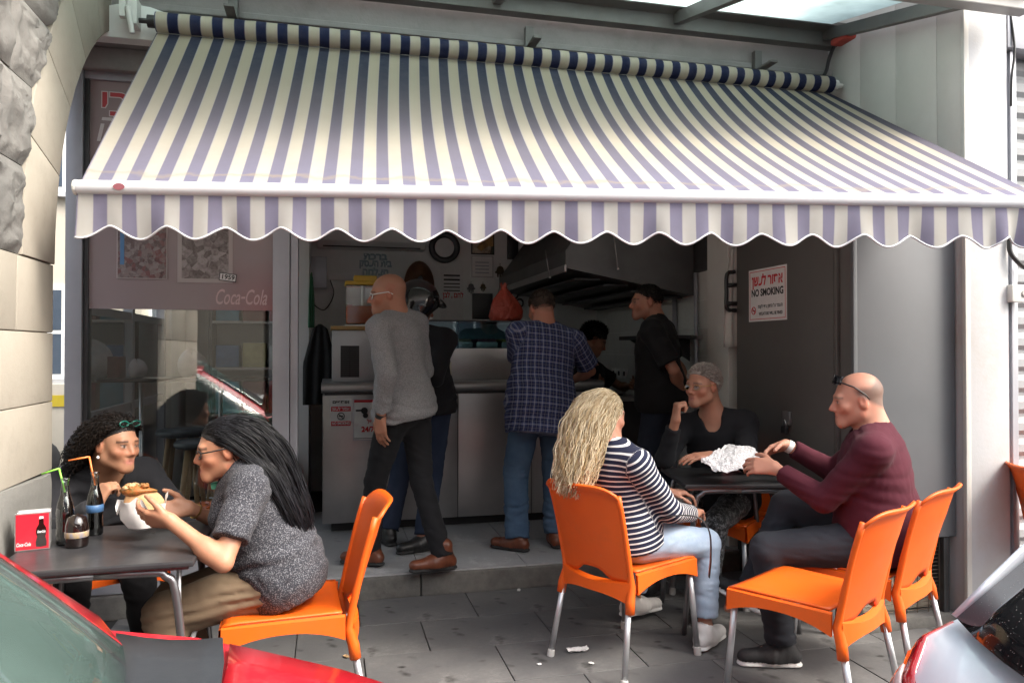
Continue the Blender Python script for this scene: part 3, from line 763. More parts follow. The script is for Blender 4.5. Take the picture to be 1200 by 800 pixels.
def place_chair(pos, face, label):
    global nchair
    c = chair0 if nchair == 0 else PROTO_COPY()
    nchair += 1
    c.location = (pos[0], pos[1], pos[2] if len(pos) > 2 else 0.0); c.rotation_euler = (0, 0, math.atan2(-face[0], face[1]))
    return tag(c, label, 'chair', 'orange plastic chairs on the pavement')
def PROTO_COPY():
    r = chair0.copy(); COL.objects.link(r)
    for ch in chair0.children:
        c = ch.copy(); COL.objects.link(c); c.parent = r; c.matrix_parent_inverse = Matrix()
        for g in ch.children:
            e = g.copy(); COL.objects.link(e); e.parent = c; e.matrix_parent_inverse = Matrix()
    return r
CH = {}
def cdir(x, z): v = C2W(x, z); return v[:2]/np.linalg.norm(v[:2])
CH['w1'] = (np.array([-.155, 3.02, 0]), np.array([-1.0, -.05]))
CH['w2'] = (np.array([-1.00, 3.80, 0]), np.array([.45, -.89]))
CH['blonde'] = (C2W(.55, 3.54), np.array([.885, .464]))
CH['empty'] = (C2W(1.19, 3.07), cdir(-.69, .724))
CH['maroon'] = (C2W(1.60, 3.46), cdir(-.70, .714))
CH['grey'] = (np.array([2.26, 4.00, 0]), np.array([-.80, -.60]))
CH['edge'] = (C2W(2.93, 3.74), cdir(.98, -.12))
CHAIR_LABEL = {'w1': 'orange chair carrying the long-haired person in speckled grey top', 'w2': 'orange chair carrying the curly-haired person behind the table',
 'blonde': 'orange chair carrying the blonde person in the striped top', 'empty': 'empty orange chair standing behind the maroon-sweatered person',
 'maroon': 'orange chair carrying the person in the maroon sweater', 'grey': 'orange chair carrying the grey-haired person in black', 'edge': 'orange chair standing against the white pier by the shutter'}
for k, (p, f) in CH.items(): place_chair(p, f, CHAIR_LABEL[k])

# ---------------------------------------------------------------- bistro tables
M['ttop'] = mat('black_table_laminate', (.025, .025, .028), (.04, .04, .042), 7, .32, rvar=.2)
M['tleg'] = mat('grey_table_tube', (.22, .22, .23), (.17, .17, .18), 9, .35, .8)
def table(cx, cy, w, d, label, rot=0, dz=0):
    t = thing('cafe_table', label, 'table', (cx, cy, 0), 'small black tables on the pavement')
    Mx = Matrix.Translation((cx, cy, 0)) @ Matrix.Rotation(rot, 4, 'Z') @ Matrix.Diagonal((1, 1, 1+dz, 1))
    bm = MB().box((-w/2, -d/2, .712), (w/2, d/2, .732), M=Mx); o = bm.build('table_top', M['ttop'], t, bevel=.006)
    MB().box((-w/2+.02, -d/2+.02, .70), (w/2-.02, d/2-.02, .7115), M=Mx).build('under_frame', M['tleg'], t)
    for sy in (-1, 1):
        pts = [(-w/2+.0, sy*(d/2-.03), .0), (-w/2+.03, sy*(d/2-.03), .35), (-w/2+.06, sy*(d/2-.03), .63), (-w/2+.09, sy*(d/2-.03), .68), (-w/2+.14, sy*(d/2-.03), .695),
               (w/2-.14, sy*(d/2-.03), .695), (w/2-.09, sy*(d/2-.03), .68), (w/2-.06, sy*(d/2-.03), .63), (w/2-.03, sy*(d/2-.03), .35), (w/2, sy*(d/2-.03), .0)]
        pts = spl([tuple(Mx @ Vector(p)) for p in pts], 4); h = len(pts)//2
        MB().tube(pts[:h+1], .0135, 10).build('leg', M['tleg'], t, smooth=True); MB().tube(pts[h:], .0135, 10).build('leg', M['tleg'], t, smooth=True)
    for sx in (-1, 1):
        MB().tube([tuple(Mx @ Vector((sx*(w/2-.035), y, .40))) for y in (-d/2+.03, d/2-.03)], .009, 8).build('cross_bar', M['alu'], t, smooth=True)
        MB().tube([tuple(Mx @ Vector((sx*(w/2-.06), -d/2+.10, z))) for z in (.40, .70)], .008, 8).build('brace', M['alu'], t, smooth=True)
    return t
T1 = (-.735, 2.94); T2 = (2.06, 3.63); TZ = .732; TZ2 = .752
table(T1[0], T1[1], .60, .62, 'black table with soda bottles and red napkin box beside the stone pier', R(1.5))
table(T2[0], T2[1], .58, .54, 'black table with crumpled paper in front of the grey cabinet', R(-12), TZ2/TZ-1)

# ---------------------------------------------------------------- things on the tables
M['cola'] = mat('cola', (.012, .006, .005), (.008, .004, .004), 4, .05); M['cola'].node_tree.nodes['Principled BSDF'].inputs['Coat Weight'].default_value = .6
M['bglass'] = glassmat('bottle_glass', (.86, .92, .9), .1)
M['napred'] = mat('napkin_box_red', (.52, .02, .035), (.44, .015, .03), 5, .3)
def straw(parent, base, tip, bend, m):
    MB().tube([base, bend], .0032, 6).tube([bend, tip], .0032, 6).build('straw_tube', m, parent, smooth=True)
def bottle(px, py, zc, label, wr=1.0, cap=False, lab=None, straw_to=None, smat=None, slabel=None):
    b = P(px, py, zc); b = np.array([b[0], b[1], TZ+.0005])
    t = thing('soda_bottle', label, 'bottle', tuple(b), 'soda bottles on the table')
    pr = [(0, 0), (.026, 0), (.029, .006), (.029, .03), (.0265, .06), (.028, .09), (.029, .115), (.024, .145), (.0155, .175), (.0125, .2), (.0125, .222), (.0145, .224), (.0145, .232), (.0125, .234)]
    pr = [(r*wr, z*wr) for r, z in pr]
    MB().lathe([(max(0, r-.0015), z+.001) for r, z in pr if z < .19*wr]+[(0, .185*wr)], tuple(b), 18).build('drink', M['cola'], t, smooth=True)
    MB().lathe(pr, tuple(b), 18).build('bottle_glass', M['bglass'], t, smooth=True)
    if lab: MB().lathe([(.0285*wr, .085), (.0298*wr, .086), (.0300*wr, .112), (.0285*wr, .113)], tuple(b), 18).build('label_band', lab, t, smooth=True)
    if straw_to:
        s = thing('drinking_straw', slabel, 'straw', tuple(b+np.array([0, 0, .1])))
        bend = b+np.array([straw_to[0][0], straw_to[0][1], straw_to[0][2]]); tip = bend+np.array(straw_to[1])
        straw(s, b+np.array([.004, 0, .16]), tip, bend, smat)
    return t
def on_table(px, py):
    p = PZ(px, py, TZ); return p
def zc_of(px, py): p = PZ(px, py, TZ); return p[0]*math.sin(YAW)+p[1]*math.cos(YAW)
gm, om = plain('green_straw', (.22, .62, .06), .4), plain('orange_straw', (.85, .2, .04), .4)
bottle(76, 637, zc_of(76, 637), 'dark cola bottle holding a green straw', straw_to=((-.02, 0, .268), (-.055, .0, -.018)), smat=gm, slabel='bent green drinking straw in a cola bottle')
bottle(111, 626, zc_of(111, 626), 'dark cola bottle with blue label holding an orange straw', lab=plain('blue_label', (.05, .12, .25), .4), straw_to=((-.02, 0, .29), (-.07, 0, -.012)), smat=om, slabel='bent orange drinking straw in a cola bottle')
b = P(90, 640, zc_of(90, 640)); t = thing('round_bottle', 'squat dark bottle with yellow label on the table', 'bottle', (b[0], b[1], TZ))
MB().lathe([(0, .0005), (.034, .0005), (.037, .01), (.037, .075), (.03, .105), (.0, .115)], (b[0], b[1], TZ), 20).build('bottle_body', M['cola'], t, smooth=True)
MB().lathe([(.0372, .035), (.0378, .036), (.0378, .055), (.0372, .056)], (b[0], b[1], TZ), 20).build('label_band', mat('yellow_label', (.45, .3, .08), (.1, .15, .3), 40, .4), t, smooth=True)
def napkin_box(pos, rotz, label, m, logo=True, TZ=TZ):
    t = thing('napkin_box', label, 'napkin box', (pos[0], pos[1], TZ), 'napkin boxes on the tables')
    Mx = Matrix.Translation((pos[0], pos[1], TZ+.001)) @ Matrix.Rotation(rotz, 4, 'Z')
    w, d, h = .052, .034, .128
    MB().box((-w, -d, 0), (w, -d+.004, h), M=Mx).box((-w, d-.004, 0), (w, d, h), M=Mx).box((-w, -d+.0041, 0), (w, d-.0041, .01), M=Mx).build('shell', M['steel'], t, bevel=.001)
    MB().box((-w+.004, -d-.0015, .004), (w-.004, -d-.0003, h-.004), M=Mx).build('front_card', m, t)
    for k in range(7):
        y = -d+.010+k*.0085
        MB().box((-w+.006, y, .011), (w-.006, y+.0045, h+.004*random.random()-.004), M=Mx @ Matrix.Rotation(random.uniform(-.03, .03), 4, 'Y')).build('napkin', M['paper'], t)
    if logo:
        out = [(.000, .106), (.006, .106), (.007, .098), (.007, .088), (.014, .075), (.016, .060), (.012, .045), (.016, .028), (.015, .012), (.0, .010)]
        poly = [(-x+.026, -d-.0022, z) for x, z in out]+[(x+.026, -d-.0022, z) for x, z in out[::-1][1:-1]]
        MB().prism([tuple(Mx @ Vector(p)) for p in poly], tuple(Mx.to_3x3() @ Vector((0, .0005, 0)))).build('bottle_print', M['cola'], t)
        ww = plain('white_print', (.75, .72, .72), .5)
        text('print_letters', 'Coca‑Cola', .017, ww, Mx @ frame((-.026, -d-.0024, .022), (1, 0, 0), (0, 0, 1)), t, shear=.3, width=.042, off=.0003)
        text('print_letters', 'Coca‑Cola', .011, ww, Mx @ frame((.026, -d-.003, .062), (1, 0, 0), (0, 0, 1)), t, shear=.3, width=.024, off=.0003)
        MB().box((.02, -d-.0026, .106), (.032, -d-.0020, .114), M=Mx).build('cap_print', ww, t)
    return t
p = on_table(39, 642); napkin_box((p[0], p[1]), R(14), 'red napkin box with printed bottle, near the stone pier', M['napred'])
M['nappink'] = mat('napkin_box_pink', (.62, .12, .16), (.5, .08, .1), 5, .35)
p = PZ(884, 537, TZ2); napkin_box((2.20, 3.83), R(-20), 'pale red napkin box on the table by the grey cabinet', M['nappink'], False, TZ2)
# crumpled paper wrapper with scraps
def crumple(name, label, c, rx, ry, h, rot, m, cat, n=18, seed=1, z0=TZ):
    rng = np.random.RandomState(seed); A = []
    nz = rng.rand(n+1, n+1)
    for j in range(n+1):
        row = []
        for i in range(n+1):
            u, v = i/n*2-1, j/n*2-1
            x, y = u*rx, v*ry*(1-.25*abs(u)**2)
            zz = .002+h*(.35*nz[j, i]+.5*(math.sin(u*4+seed)*math.cos(v*3.3+seed))**2+ .35*max(abs(u), abs(v))**4)
            row.append((c[0]+x*math.cos(rot)-y*math.sin(rot), c[1]+x*math.sin(rot)+y*math.cos(rot), z0+zz))
        A.append(row)
    o = MB().grid(A).build(name, m, None, angle=25, solid=.0007); tag(o, label, cat); return o
def m_crumpled():
    t = NT('greasy_paper'); n = t.noise(40, 6, .7); v = t('TexVoronoi', i_Scale=55.0, feature='DISTANCE_TO_EDGE'); t.l.new(t.obj(), v.inputs['Vector'])
    c = t.mix(t.ramp(v.outputs['Distance'], [(0, (1, 1, 1)), (.16, (0, 0, 0))]), (.80, .79, .80), (.5, .5, .52))
    c = t.mix(t.math('MULTIPLY', n, .3), c, (.5, .48, .5))
    t.set(Base_Color=c, Roughness=.5); t.bump(t.math('ADD', n, v.outputs['Distance']), .8, .01); return t.m
M['crump'] = m_crumpled()
PW = [P(822, 543, 3.70), P(848, 556, 3.62), P(893, 544, 3.72), P(884, 527, 3.86), P(852, 521, 3.92)]
A = []; rng = np.random.RandomState(3)
for j in range(21):
    row = []
    for i in range(25):
        u, v = i/24, j/20
        near = PW[0]+(PW[1]-PW[0])*min(1, u*2) if u < .5 else PW[1]+(PW[2]-PW[1])*(u*2-1)
        far_ = PW[0]+(PW[4]-PW[0])*min(1, u*1.8) if u < .55 else PW[4]+(PW[3]-PW[4])*((u-.55)/.45)
        p_ = near+(far_-near)*v
        row.append(p_+np.array([0, 0, .010*math.sin(u*17+v*9)*math.sin(v*13+u*5)+.012*rng.rand()+.012*math.sin(math.pi*v)]))
    A.append(row)
o = MB().grid(A).build('paper_wrapper', M['crump'], None, angle=20, solid=.0008); tag(o, 'large crumpled white sandwich paper held over the table', 'paper')
c = np.array([2.18, 3.74]); crumple('napkin', 'small crumpled white napkin beside the pale red box', c, .035, .025, .04, .4, M['paper'], 'napkin', 8, 7, TZ2)
# litter on the pavement
for k, (px, py, rx, ry, h, lb) in enumerate(((677, 763, .05, .025, .018, 'torn scrap of clear wrapper on the paving'), (658, 681, .055, .045, .05, 'folded white napkin dropped at the foot of the step'), (406, 770, .018, .01, .008, 'brown crumb on the paving beside the orange chair'), (632, 779, .010, .008, .006, 'tiny white paper scrap on the open paving'), (608, 692, .02, .01, .006, 'white paper shred lying along the step'), (693, 778, .013, .008, .006, 'white paper bit near the torn wrapper'), (884, 777, .010, .008, .005, 'white crumb on the paving by the sneaker'))):
    c = PZ(px, py, 0.0); crumple('litter_scrap', lb, c, rx, ry, h, k*1.1, M['paper'] if k != 2 else M['wood'], 'litter', 8, 20+k, .001)

# ---------------------------------------------------------------- counter and what stands on it
ct = thing('service_counter', 'long stainless steel service counter with rounded front edge', 'counter', (1, 5.6, .13))
CY, CX0, CX1, CZ = 5.45, -.04, 2.05, 1.19
box('counter_core', (CX0+.01, CY+.01, .20), (CX1, 6.2, 1.15), M['steeldark'], ct)
xs = [CX0, .36, .92, 1.48, CX1]
for a, b in zip(xs[:-1], xs[1:]): box('front_panel', (a+.003, CY-.004, .20), (b-.003, CY+.009, 1.10), M['steel'], ct, .003)
box('side_panel', (CX0-.002, CY+.012, .20), (CX0+.008, 6.2, 1.10), M['steel'], ct, .002)
box('plinth', (CX0+.06, CY+.07, .131), (CX1, 6.1, .199), M['black'], ct)
MB().box((CX0-.01, CY+.02, 1.152), (CX1, 6.25, CZ)).build('worktop', M['steel'], ct, bevel=.004)
A = [[(x, CY+.015-.045*math.sin(w), 1.153-.0+.037*math.cos(w)) for w in np.linspace(0, math.pi, 9)] for x in (CX0-.012, CX1)]
MB().grid(A).prism([A[0][i] for i in range(9)], (.002, 0, 0)).build('bullnose_edge', M['steel'], ct, angle=40)
box('return_counter', (CX1+.003, 5.5, .131), (2.6, 5.68, 1.02), M['steeldark'], ct, .004)
box('return_top', (CX1+.003, 5.46, 1.022), (2.61, 5.70, 1.05), M['steel'], ct, .004)
# signs on the counter
def sheet(parent, name, px0, py0, px1, py1, Y, m, th=.0015):
    a, b = PY(px0, py1, Y), PY(px1, py0, Y); return box(name, (a[0], Y-th, a[2]), (b[0], Y, b[2]), m, parent), a, b
YS = CY-.0055
s1 = thing('counter_notice', 'small white and red no smoking notice on the steel counter', 'sign', tuple(PY(399, 499, YS)))
sheet(s1, 'sign_plate', 387, 467, 412, 499, YS, M['paper'])
sheet(s1, 'red_band', 388, 476, 411, 482, YS-.0016, M['red'], .0006); sheet(s1, 'red_band', 388, 493, 411, 499, YS-.0016, M['red'], .0006)
fy = lambda px, py, d=.003: frame(PY(px, py, YS-d), (1, 0, 0), (0, 0, 1))
text('sign_letters', 'םיפסוא', .028, M['ink'], fy(399.5, 471), s1, width=.115, off=.001)
text('sign_letters', 'ןשעל רוסא', .03, M['paper'], fy(399.5, 479), s1, width=.12, off=.0008)
text('sign_letters', 'NO SMOKING', .026, M['paper'], fy(399.5, 496), s1, width=.12, off=.0008)
cc = PY(399.5, 487.5, YS-.003)
MB().tube([(cc[0]+.024*math.cos(w), cc[1], cc[2]+.024*math.sin(w)) for w in np.linspace(0, 2*math.pi, 15)], .0028, 5, cap=False).box((cc[0]-.016, cc[1]-.001, cc[2]-.003), (cc[0]+.016, cc[1]+.001, cc[2]+.003)).tube([(cc[0]-.016, cc[1]-.002, cc[2]+.016), (cc[0]+.016, cc[1]-.002, cc[2]-.016)], .0026, 5).build('prohibition_mark', M['ink'], s1)
s2 = thing('counter_poster', 'framed poster with black camera picture and red numbers on the counter', 'poster', tuple(PY(430, 516, YS)))
sheet(s2, 'poster_plate', 413.5, 466.5, 446, 516.5, YS, M['aluframe']); sheet(s2, 'poster_sheet', 415, 468, 445, 515, YS-.0016, M['paper'], .0006)
sheet(s2, 'red_band', 415, 468, 445, 471.5, YS-.0024, M['red'], .0006); sheet(s2, 'dark_band', 415, 512.5, 445, 514, YS-.0024, M['steeldark'], .0006)
c = PY(427, 481, YS-.004)
MB().lathe([(0, 0), (.024, 0), (.022, .004), (0, .004)], M=frame(c, (1, 0, 0), (0, 0, 1)), n=14).lathe([(0, 0), (.019, 0), (.016, .004), (0, .004)], M=frame(c+np.array([.008, 0, -.034]), (1, 0, 0), (0, 0, 1)), n=12).box((c[0]-.06, c[1]-.002, c[2]-.004), (c[0]-.01, c[1], c[2]+.008)).build('camera_print', M['ink'], s2)
text('poster_letters', '24/7', .05, M['red'], fy(431, 503), s2, off=.002); text('poster_letters', 'לפלפ', .04, M['red'], fy(436, 494), s2, off=.001, width=.07)
# ice maker
im = thing('ice_maker', 'pale steel counter appliance with black louvre grille', 'appliance', (.2, 5.7, CZ))
a, b = PY(389, 447, 5.55), PY(449, 387, 5.55)
box('housing', (a[0], 5.55, CZ+.001), (b[0], 5.95, b[2]), mat('pale_steel', (.50, .51, .52), (.44, .45, .46), 3, .4, .5), im, .008)
g0, g1 = PY(399, 442, 5.549), PY(421, 405, 5.549)
box('grille_back', (g0[0], 5.5485, g0[2]), (g1[0], 5.5499, g1[2]), M['black'], im)
for k in range(15):
    zz = g0[2]+.006+k*(g1[2]-g0[2]-.01)/15
    for q0, q1 in ((g0[0]+.003, (g0[0]+g1[0])/2-.004), ((g0[0]+g1[0])/2+.004, g1[0]-.003)): box('louvre', (q0, 5.541, zz), (q1, 5.5482, zz+.006), M['steeldark'], im)
box('top_board', (a[0]-.01, 5.53, b[2]+.001), (b[0]+.01, 5.97, b[2]+.03), mat('yellowed_board', (.42, .27, .09), (.35, .2, .07), 6, .5), im, .004)
# juice dispenser
jb = PY(424, 381, 5.62); JX0, JX1, JZ0 = PY(405, 381, 5.62)[0], PY(447, 381, 5.62)[0], b[2]+.031
jd = thing('juice_dispenser', 'clear juice dispenser half full of orange drink with yellow lid', 'dispenser', ((JX0+JX1)/2, 5.72, JZ0))
zt = PY(424, 334, 5.62)[2]; zj = PY(424, 358, 5.62)[2]
box('juice', (JX0+.006, 5.626, JZ0+.02), (JX1-.006, 5.81, zj), mat('orange_juice', (.62, .12, .015), (.55, .09, .01), 4, .25), jd, .012)
mbx = MB().box((JX0, 5.62, JZ0+.012), (JX1, 5.816, zt)); mbx.build('tank', glassmat('tank_plastic', (.93, .94, .9), .2, .1), jd, bevel=.012)
box('base', (JX0-.004, 5.61, JZ0), (JX1+.004, 5.83, JZ0+.0115), M['white'], jd, .004)
M['yellow'] = mat('yellow_plastic', (.62, .40, .03), (.52, .32, .02), 6, .45)
MB().box((JX0-.004, 5.612, zt+.001), (JX1+.004, 5.826, zt+.03)).box((JX0+.06, 5.65, zt+.03), (JX1-.03, 5.8, zt+.075)).build('lid', M['yellow'], jd, bevel=.008)
MB().tube([((JX0+JX1)/2, 5.72, JZ0+.03), ((JX0+JX1)/2, 5.72, zt)], .016, 10).build('stirrer', M['white'], jd, smooth=True)
# glass display case
dc = thing('display_case', 'glass topped salad display case on the steel counter', 'display case', (1.1, 5.9, CZ))
DX0, DX1, DY0, DY1 = .46, 1.72, 5.70, 6.15; DZ1 = PY(560, 408, DY0)[2]; DZ2 = PY(560, 377, DY0)[2]
box('case_base', (DX0, DY0, CZ+.001), (DX1, DY1, DZ1), M['steel'], dc, .005)
for k in range(3):
    for q in range(3): box('vent_slot', (DX0+.12+q*.05, DY0-.002, CZ+.13+k*.03), (DX0+.16+q*.05, DY0-.0005, CZ+.145+k*.03), M['white'], dc)
box('front_pane', (DX0+.005, DY0+.01, DZ1+.001), (DX1-.005, DY0+.016, DZ2), M['caseglass'], dc)
box('inner_back', (DX0+.005, DY1-.02, DZ1+.001), (DX1-.005, DY1-.01, DZ2), mat('pale_blue_panel', (.35, .52, .55), (.3, .46, .5), 3, .4), dc)
box('top_pane', (DX0, DY0, DZ2+.001), (DX1, DY1, DZ2+.012), M['steeldark'], dc, .002)
for x in (DX0+.002, .96, DX1-.014): box('case_post', (x, DY0+.018, DZ1+.001), (x+.012, DY0+.03, DZ2), M['steeldark'], dc)
tub_cols = [(.5, .06, .03), (.12, .25, .04), (.55, .45, .3), (.3, .06, .1), (.6, .5, .12), (.2, .3, .08)]
for k in range(6):
    x = DX0+.06+k*.2
    tb = thing('salad_tub', ('steel tub of %s salad inside the display case') % ['red', 'dark green', 'cream', 'purple', 'yellow', 'light green'][k], 'tub', (x+.085, 5.9, DZ1), 'salad tubs in the display case')
    box('tub', (x, DY0+.06, DZ1+.002), (x+.17, DY1-.05, DZ1+.05), M['steel'], tb, .006)
    box('salad', (x+.01, DY0+.07, DZ1+.045), (x+.16, DY1-.06, DZ1+.075), mat('salad_%d' % k, tub_cols[k], tuple(c_*.5 for c_ in tub_cols[k]), 40, .5, bump=1, bscale=60), tb, .01)
# tall glasses row behind
for k in range(5):
    x = .62+k*.035; gz = DZ2+.0125
    o = MB().lathe([(0, 0), (.013, 0), (.015, .04), (.013, .04), (.011, .004), (0, .004)], (x, 5.76, gz), 10).build('small_glass', M['white'], None, smooth=True)
    tag(o, 'small white cup in a row on the display case', 'cup', 'cups on the display case')
# red carrier bag standing on the case
def m_bag():
    t = NT('red_carrier_bag'); n = t.noise(9, 6, .7); v = t('TexVoronoi', i_Scale=14.0, feature='DISTANCE_TO_EDGE'); t.l.new(t.obj(), v.inputs['Vector'])
    t.set(Base_Color=t.mix(n, (.55, .10, .06), (.42, .06, .04)), Roughness=.28, Transmission_Weight=.0)
    t.bump(t.math('ADD', n, t.math('MULTIPLY', v.outputs['Distance'], 1.2)), .8, .02); return t.m
p = PY(593, 378, 5.85); bgz = DZ2+.0125
rows = []; rng = np.random.RandomState(5)
prof = [(.115, 0), (.135, .03), (.135, .08), (.12, .13), (.09, .18), (.055, .22), (.03, .25), (.022, .275), (.028, .30)]
for r, zz in prof:
    rows.append([(p[0]-.012*zz/.3+r*math.cos(w)*(1+.12*math.sin(3*w+zz*20)), 5.87+.55*r*math.sin(w)*(1+.1*math.cos(4*w)), bgz+zz+.012*math.sin(5*w+zz*9)*(zz > .01)) for w in np.linspace(0, 2*math.pi, 25)[:-1]])
mb_ = MB().grid(rows, closed=True); mb_.f.append(tuple(range(23, -1, -1))); mb_.m.append(0)
o = mb_.build('carrier_bag', m_bag(), None, smooth=True); tag(o, 'knotted red plastic carrier bag standing on the display case', 'bag')
# ---------------------------------------------------------------- rear wall furnishings
RY = 7.198
def wsheet(name, label, cat, px0, py0, px1, py1, m, th=.01, border=None, Y=RY, bev=.0, group=None):
    a, b = PY(px0, py1, Y), PY(px1, py0, Y)
    t = thing(name, label, cat, ((a[0]+b[0])/2, Y, a[2]), group)
    if border: box('frame', (a[0], Y-th, a[2]), (b[0], Y-.0005, b[2]), border, t, bev)
    bb = .012 if border else 0
    box('face', (a[0]+bb, Y-th-(.002 if border else 0), a[2]+bb), (b[0]-bb, Y-(th+.0002 if border else .0005), b[2]-bb), m, t, bev)
    return t
ac = thing('air_conditioner', 'white wall mounted air conditioner above the ice maker', 'air conditioner', tuple(PY(440, 290, RY)))
a, b = PY(372, 290, RY-.1), PY(498, 262, RY-.1)
MB().prism([(a[0], RY, b[2]+.06), (a[0], RY-.17, b[2]+.05), (a[0], RY-.2, a[2]+.06), (a[0], RY-.14, a[2]), (a[0], RY, a[2])], (b[0]-a[0], 0, 0)).build('housing', M['white'], ac, bevel=.012)
MB().box((a[0]+.05, RY-.165, a[2]+.006), (b[0]-.05, RY-.15, a[2]+.016), M=None).build('air_slot', M['black'], ac)
wsheet('fuse_box', 'grey painted fuse box on the rear wall', 'fuse box', 357, 302, 383, 338, M['aluframe'], .08, bev=.006)
ck = thing('wall_clock', 'round dark rimmed mirror disc hung on the rear wall', 'mirror', tuple(PY(521, 308, RY)))
c = PY(521, 290, RY-.03); r1 = PY(539, 290, RY)[0]-PY(521, 290, RY)[0]
MB().lathe([(r1*.6, .0), (r1*.62, .02), (r1*.8, .045), (r1, .03), (r1*1.0, 0)], M=frame(c+np.array([0, .028, 0]), (1, 0, 0), (0, 0, 1)), n=28).build('rim', M['steeldark'], ck, smooth=True)
MB().lathe([(0, 0), (r1*.62, 0), (r1*.62, .008), (0, .008)], M=frame(c+np.array([0, .012, 0]), (1, 0, 0), (0, 0, 1)), n=28).build('mirror_face', M['white'], ck)
bw = thing('wicker_hood', 'brown leather half dome hung on the rear wall', 'wall hanging', tuple(PY(491, 335, RY)))
c = PY(491, 334, RY-.01); r0 = PY(509, 330, RY)[0]-PY(491, 330, RY)[0]
A = [[(c[0]+r0*math.cos(w)*math.cos(e)**.6, RY-.02-.12*math.sin(e)*max(0, math.sin(w))**.5, c[2]-.02+r0*1.7*math.sin(w)*math.cos(e*.8)) for w in np.linspace(.0, math.pi, 15)] for e in np.linspace(0, 1.45, 8)]
MB().grid(A).build('shell', mat('brown_leather', (.17, .075, .03), (.11, .045, .02), 8, .5, bump=.3), bw, smooth=True, solid=.008)
po = wsheet('price_poster', 'tall white notice sheet with red handwriting on the rear wall', 'poster', 516, 313, 543, 376, M['paper'], .003)
for k, (y0, y1, m_) in enumerate(((322, 323.5, M['ink']), (327, 328.5, M['ink']), (332, 333, M['steeldark']), (336, 337, M['steeldark']), (340, 341, M['steeldark']))):
    a, b = PY(520, y1, RY-.006), PY(539, y0, RY-.006); box('print_line', (a[0], RY-.0050, a[2]), (b[0], RY-.0035, b[2]), m_, po)
text('red_writing', 'ןבל , םחל', .07, M['red'], frame(PY(531, 346, RY-.0055), (1, 0, 0), (0, 0, 1)), po, width=.2, off=.002)
wsheet('food_photo', 'framed photograph of food and drinks high on the rear wall', 'picture', 552, 263, 579, 298, m_photo('food_print', [(.02, .05, .02), (.06, .1, .04), (.5, .3, .1), (.05, .03, .02), (.6, .5, .35), (.1, .05, .02)], 12, 2), .012, M['black'])
cf = wsheet('certificate', 'silver framed certificate on the rear wall', 'certificate', 552, 300, 578, 325, M['paper'], .012, M['steel'])
for k in range(4):
    a, b = PY(557, 308+k*4, RY-.016), PY(573, 307+k*4, RY-.016); box('print_line', (a[0], RY-.0155, a[2]), (b[0], RY-.0143, b[2]), M['aluframe'], cf)
wsheet('speaker_screen', 'slim black screen hung high beside the extractor hood', 'screen', 594, 262, 606, 304, M['black'], .05, bev=.004)
wsheet('tablet', 'upright black tablet on the ledge behind the display case', 'tablet', 553, 344, 577, 374, M['black'], .02, bev=.004, Y=6.6)
def hamsa(px, py, s, m, label):
    c = PY(px, py, RY-.004); t = thing('hand_amulet', label, 'amulet', tuple(c), 'hand shaped amulets on the rear wall')
    fr_ = frame(c, (1, 0, 0), (0, 0, 1)) @ Matrix.Diagonal((s, s, 1, 1))
    out = [(-.3, -.5), (-.12, -.62), (.12, -.62), (.3, -.5), (.42, -.1), (.55, -.05), (.5, .12), (.34, .12), (.3, .5), (.18, .52), (.15, .2), (.08, .2), (.07, .66), (-.07, .66), (-.08, .2), (-.15, .2), (-.18, .52), (-.3, .5), (-.34, .12), (-.5, .12), (-.55, -.05), (-.42, -.1)]
    MB().prism([tuple(fr_ @ Vector((x, -y, 0))) for x, y in out], (0, -.008, 0)).build('palm', m, t)
    MB().tube([tuple(fr_ @ Vector((0, .6, 0))), tuple(fr_ @ Vector((0, .95, 0)))], .003, 5).build('hook', m, t)
M['bronze'] = mat('bronze', (.10, .07, .035), (.06, .05, .03), 20, .4, .7)
hamsa(586, 319, .095, M['bronze'], 'bronze hand amulet above the red bag'); hamsa(552, 338, .075, M['steeldark'], 'dark hand amulet beside the notice sheet'); hamsa(566, 337, .06, M['bronze'], 'small hand amulet above the black tablet')
tg = thing('metal_garland', 'dark metal ornament strip hanging beside the red bag', 'ornament', tuple(PY(606, 345, RY)))
for k in range(5):
    c = PY(606+(-1)**k*3, 315+k*10, RY-.01); MB().tube([(c[0]+.035*math.cos(w), c[1], c[2]+.04*math.sin(w)) for w in np.linspace(0, 2*math.pi, 11)], .009, 6, cap=False).build('ring', M['steeldark'], tg, smooth=True)
bl = thing('metal_blessing', 'blue grey cut metal lettering ornament on the rear wall', 'ornament', tuple(PY(438, 326, RY)))
for r_, (py, tx, wd) in enumerate(((301, 'תכרב', .22), (309, 'קסעה תיב', .30), (319, 'החלצה', .24))):
    text('metal_row', tx, .085, M['bluegrey'] if 'bluegrey' in M else M.setdefault('bluegrey', mat('blue_grey_metal', (.2, .26, .29), (.15, .2, .22), 10, .4, .6)), frame(PY(440, py, RY-.004), (1, 0, 0), (0, 0, 1)), bl, width=wd, off=.004, ext=.006)
ps = wsheet('socket_strip', 'white terminal strip on the rear wall under the fuse box', 'socket strip', 385, 321, 416, 328, M['white'], .02, bev=.003)
MB().tube(spl([PY(387, 328, RY-.01), PY(391, 345, RY-.01), PY(380, 363, RY-.01), PY(366, 355, RY-.01), PY(364, 348, RY-.01)]), .005, 6).build('cord', M['black'], ps, smooth=True)
wsheet('fire_label', 'small red fire equipment label on the rear wall', 'label', 406, 357, 413, 367, M['red'], .003)
rb_ = wsheet('fire_cabinet', 'red wall cabinet with white paper beside the extractor hood', 'cabinet', 621, 318, 659, 351, mat('cabinet_red', (.32, .02, .025), (.26, .015, .02), 5, .4), .09, bev=.006)
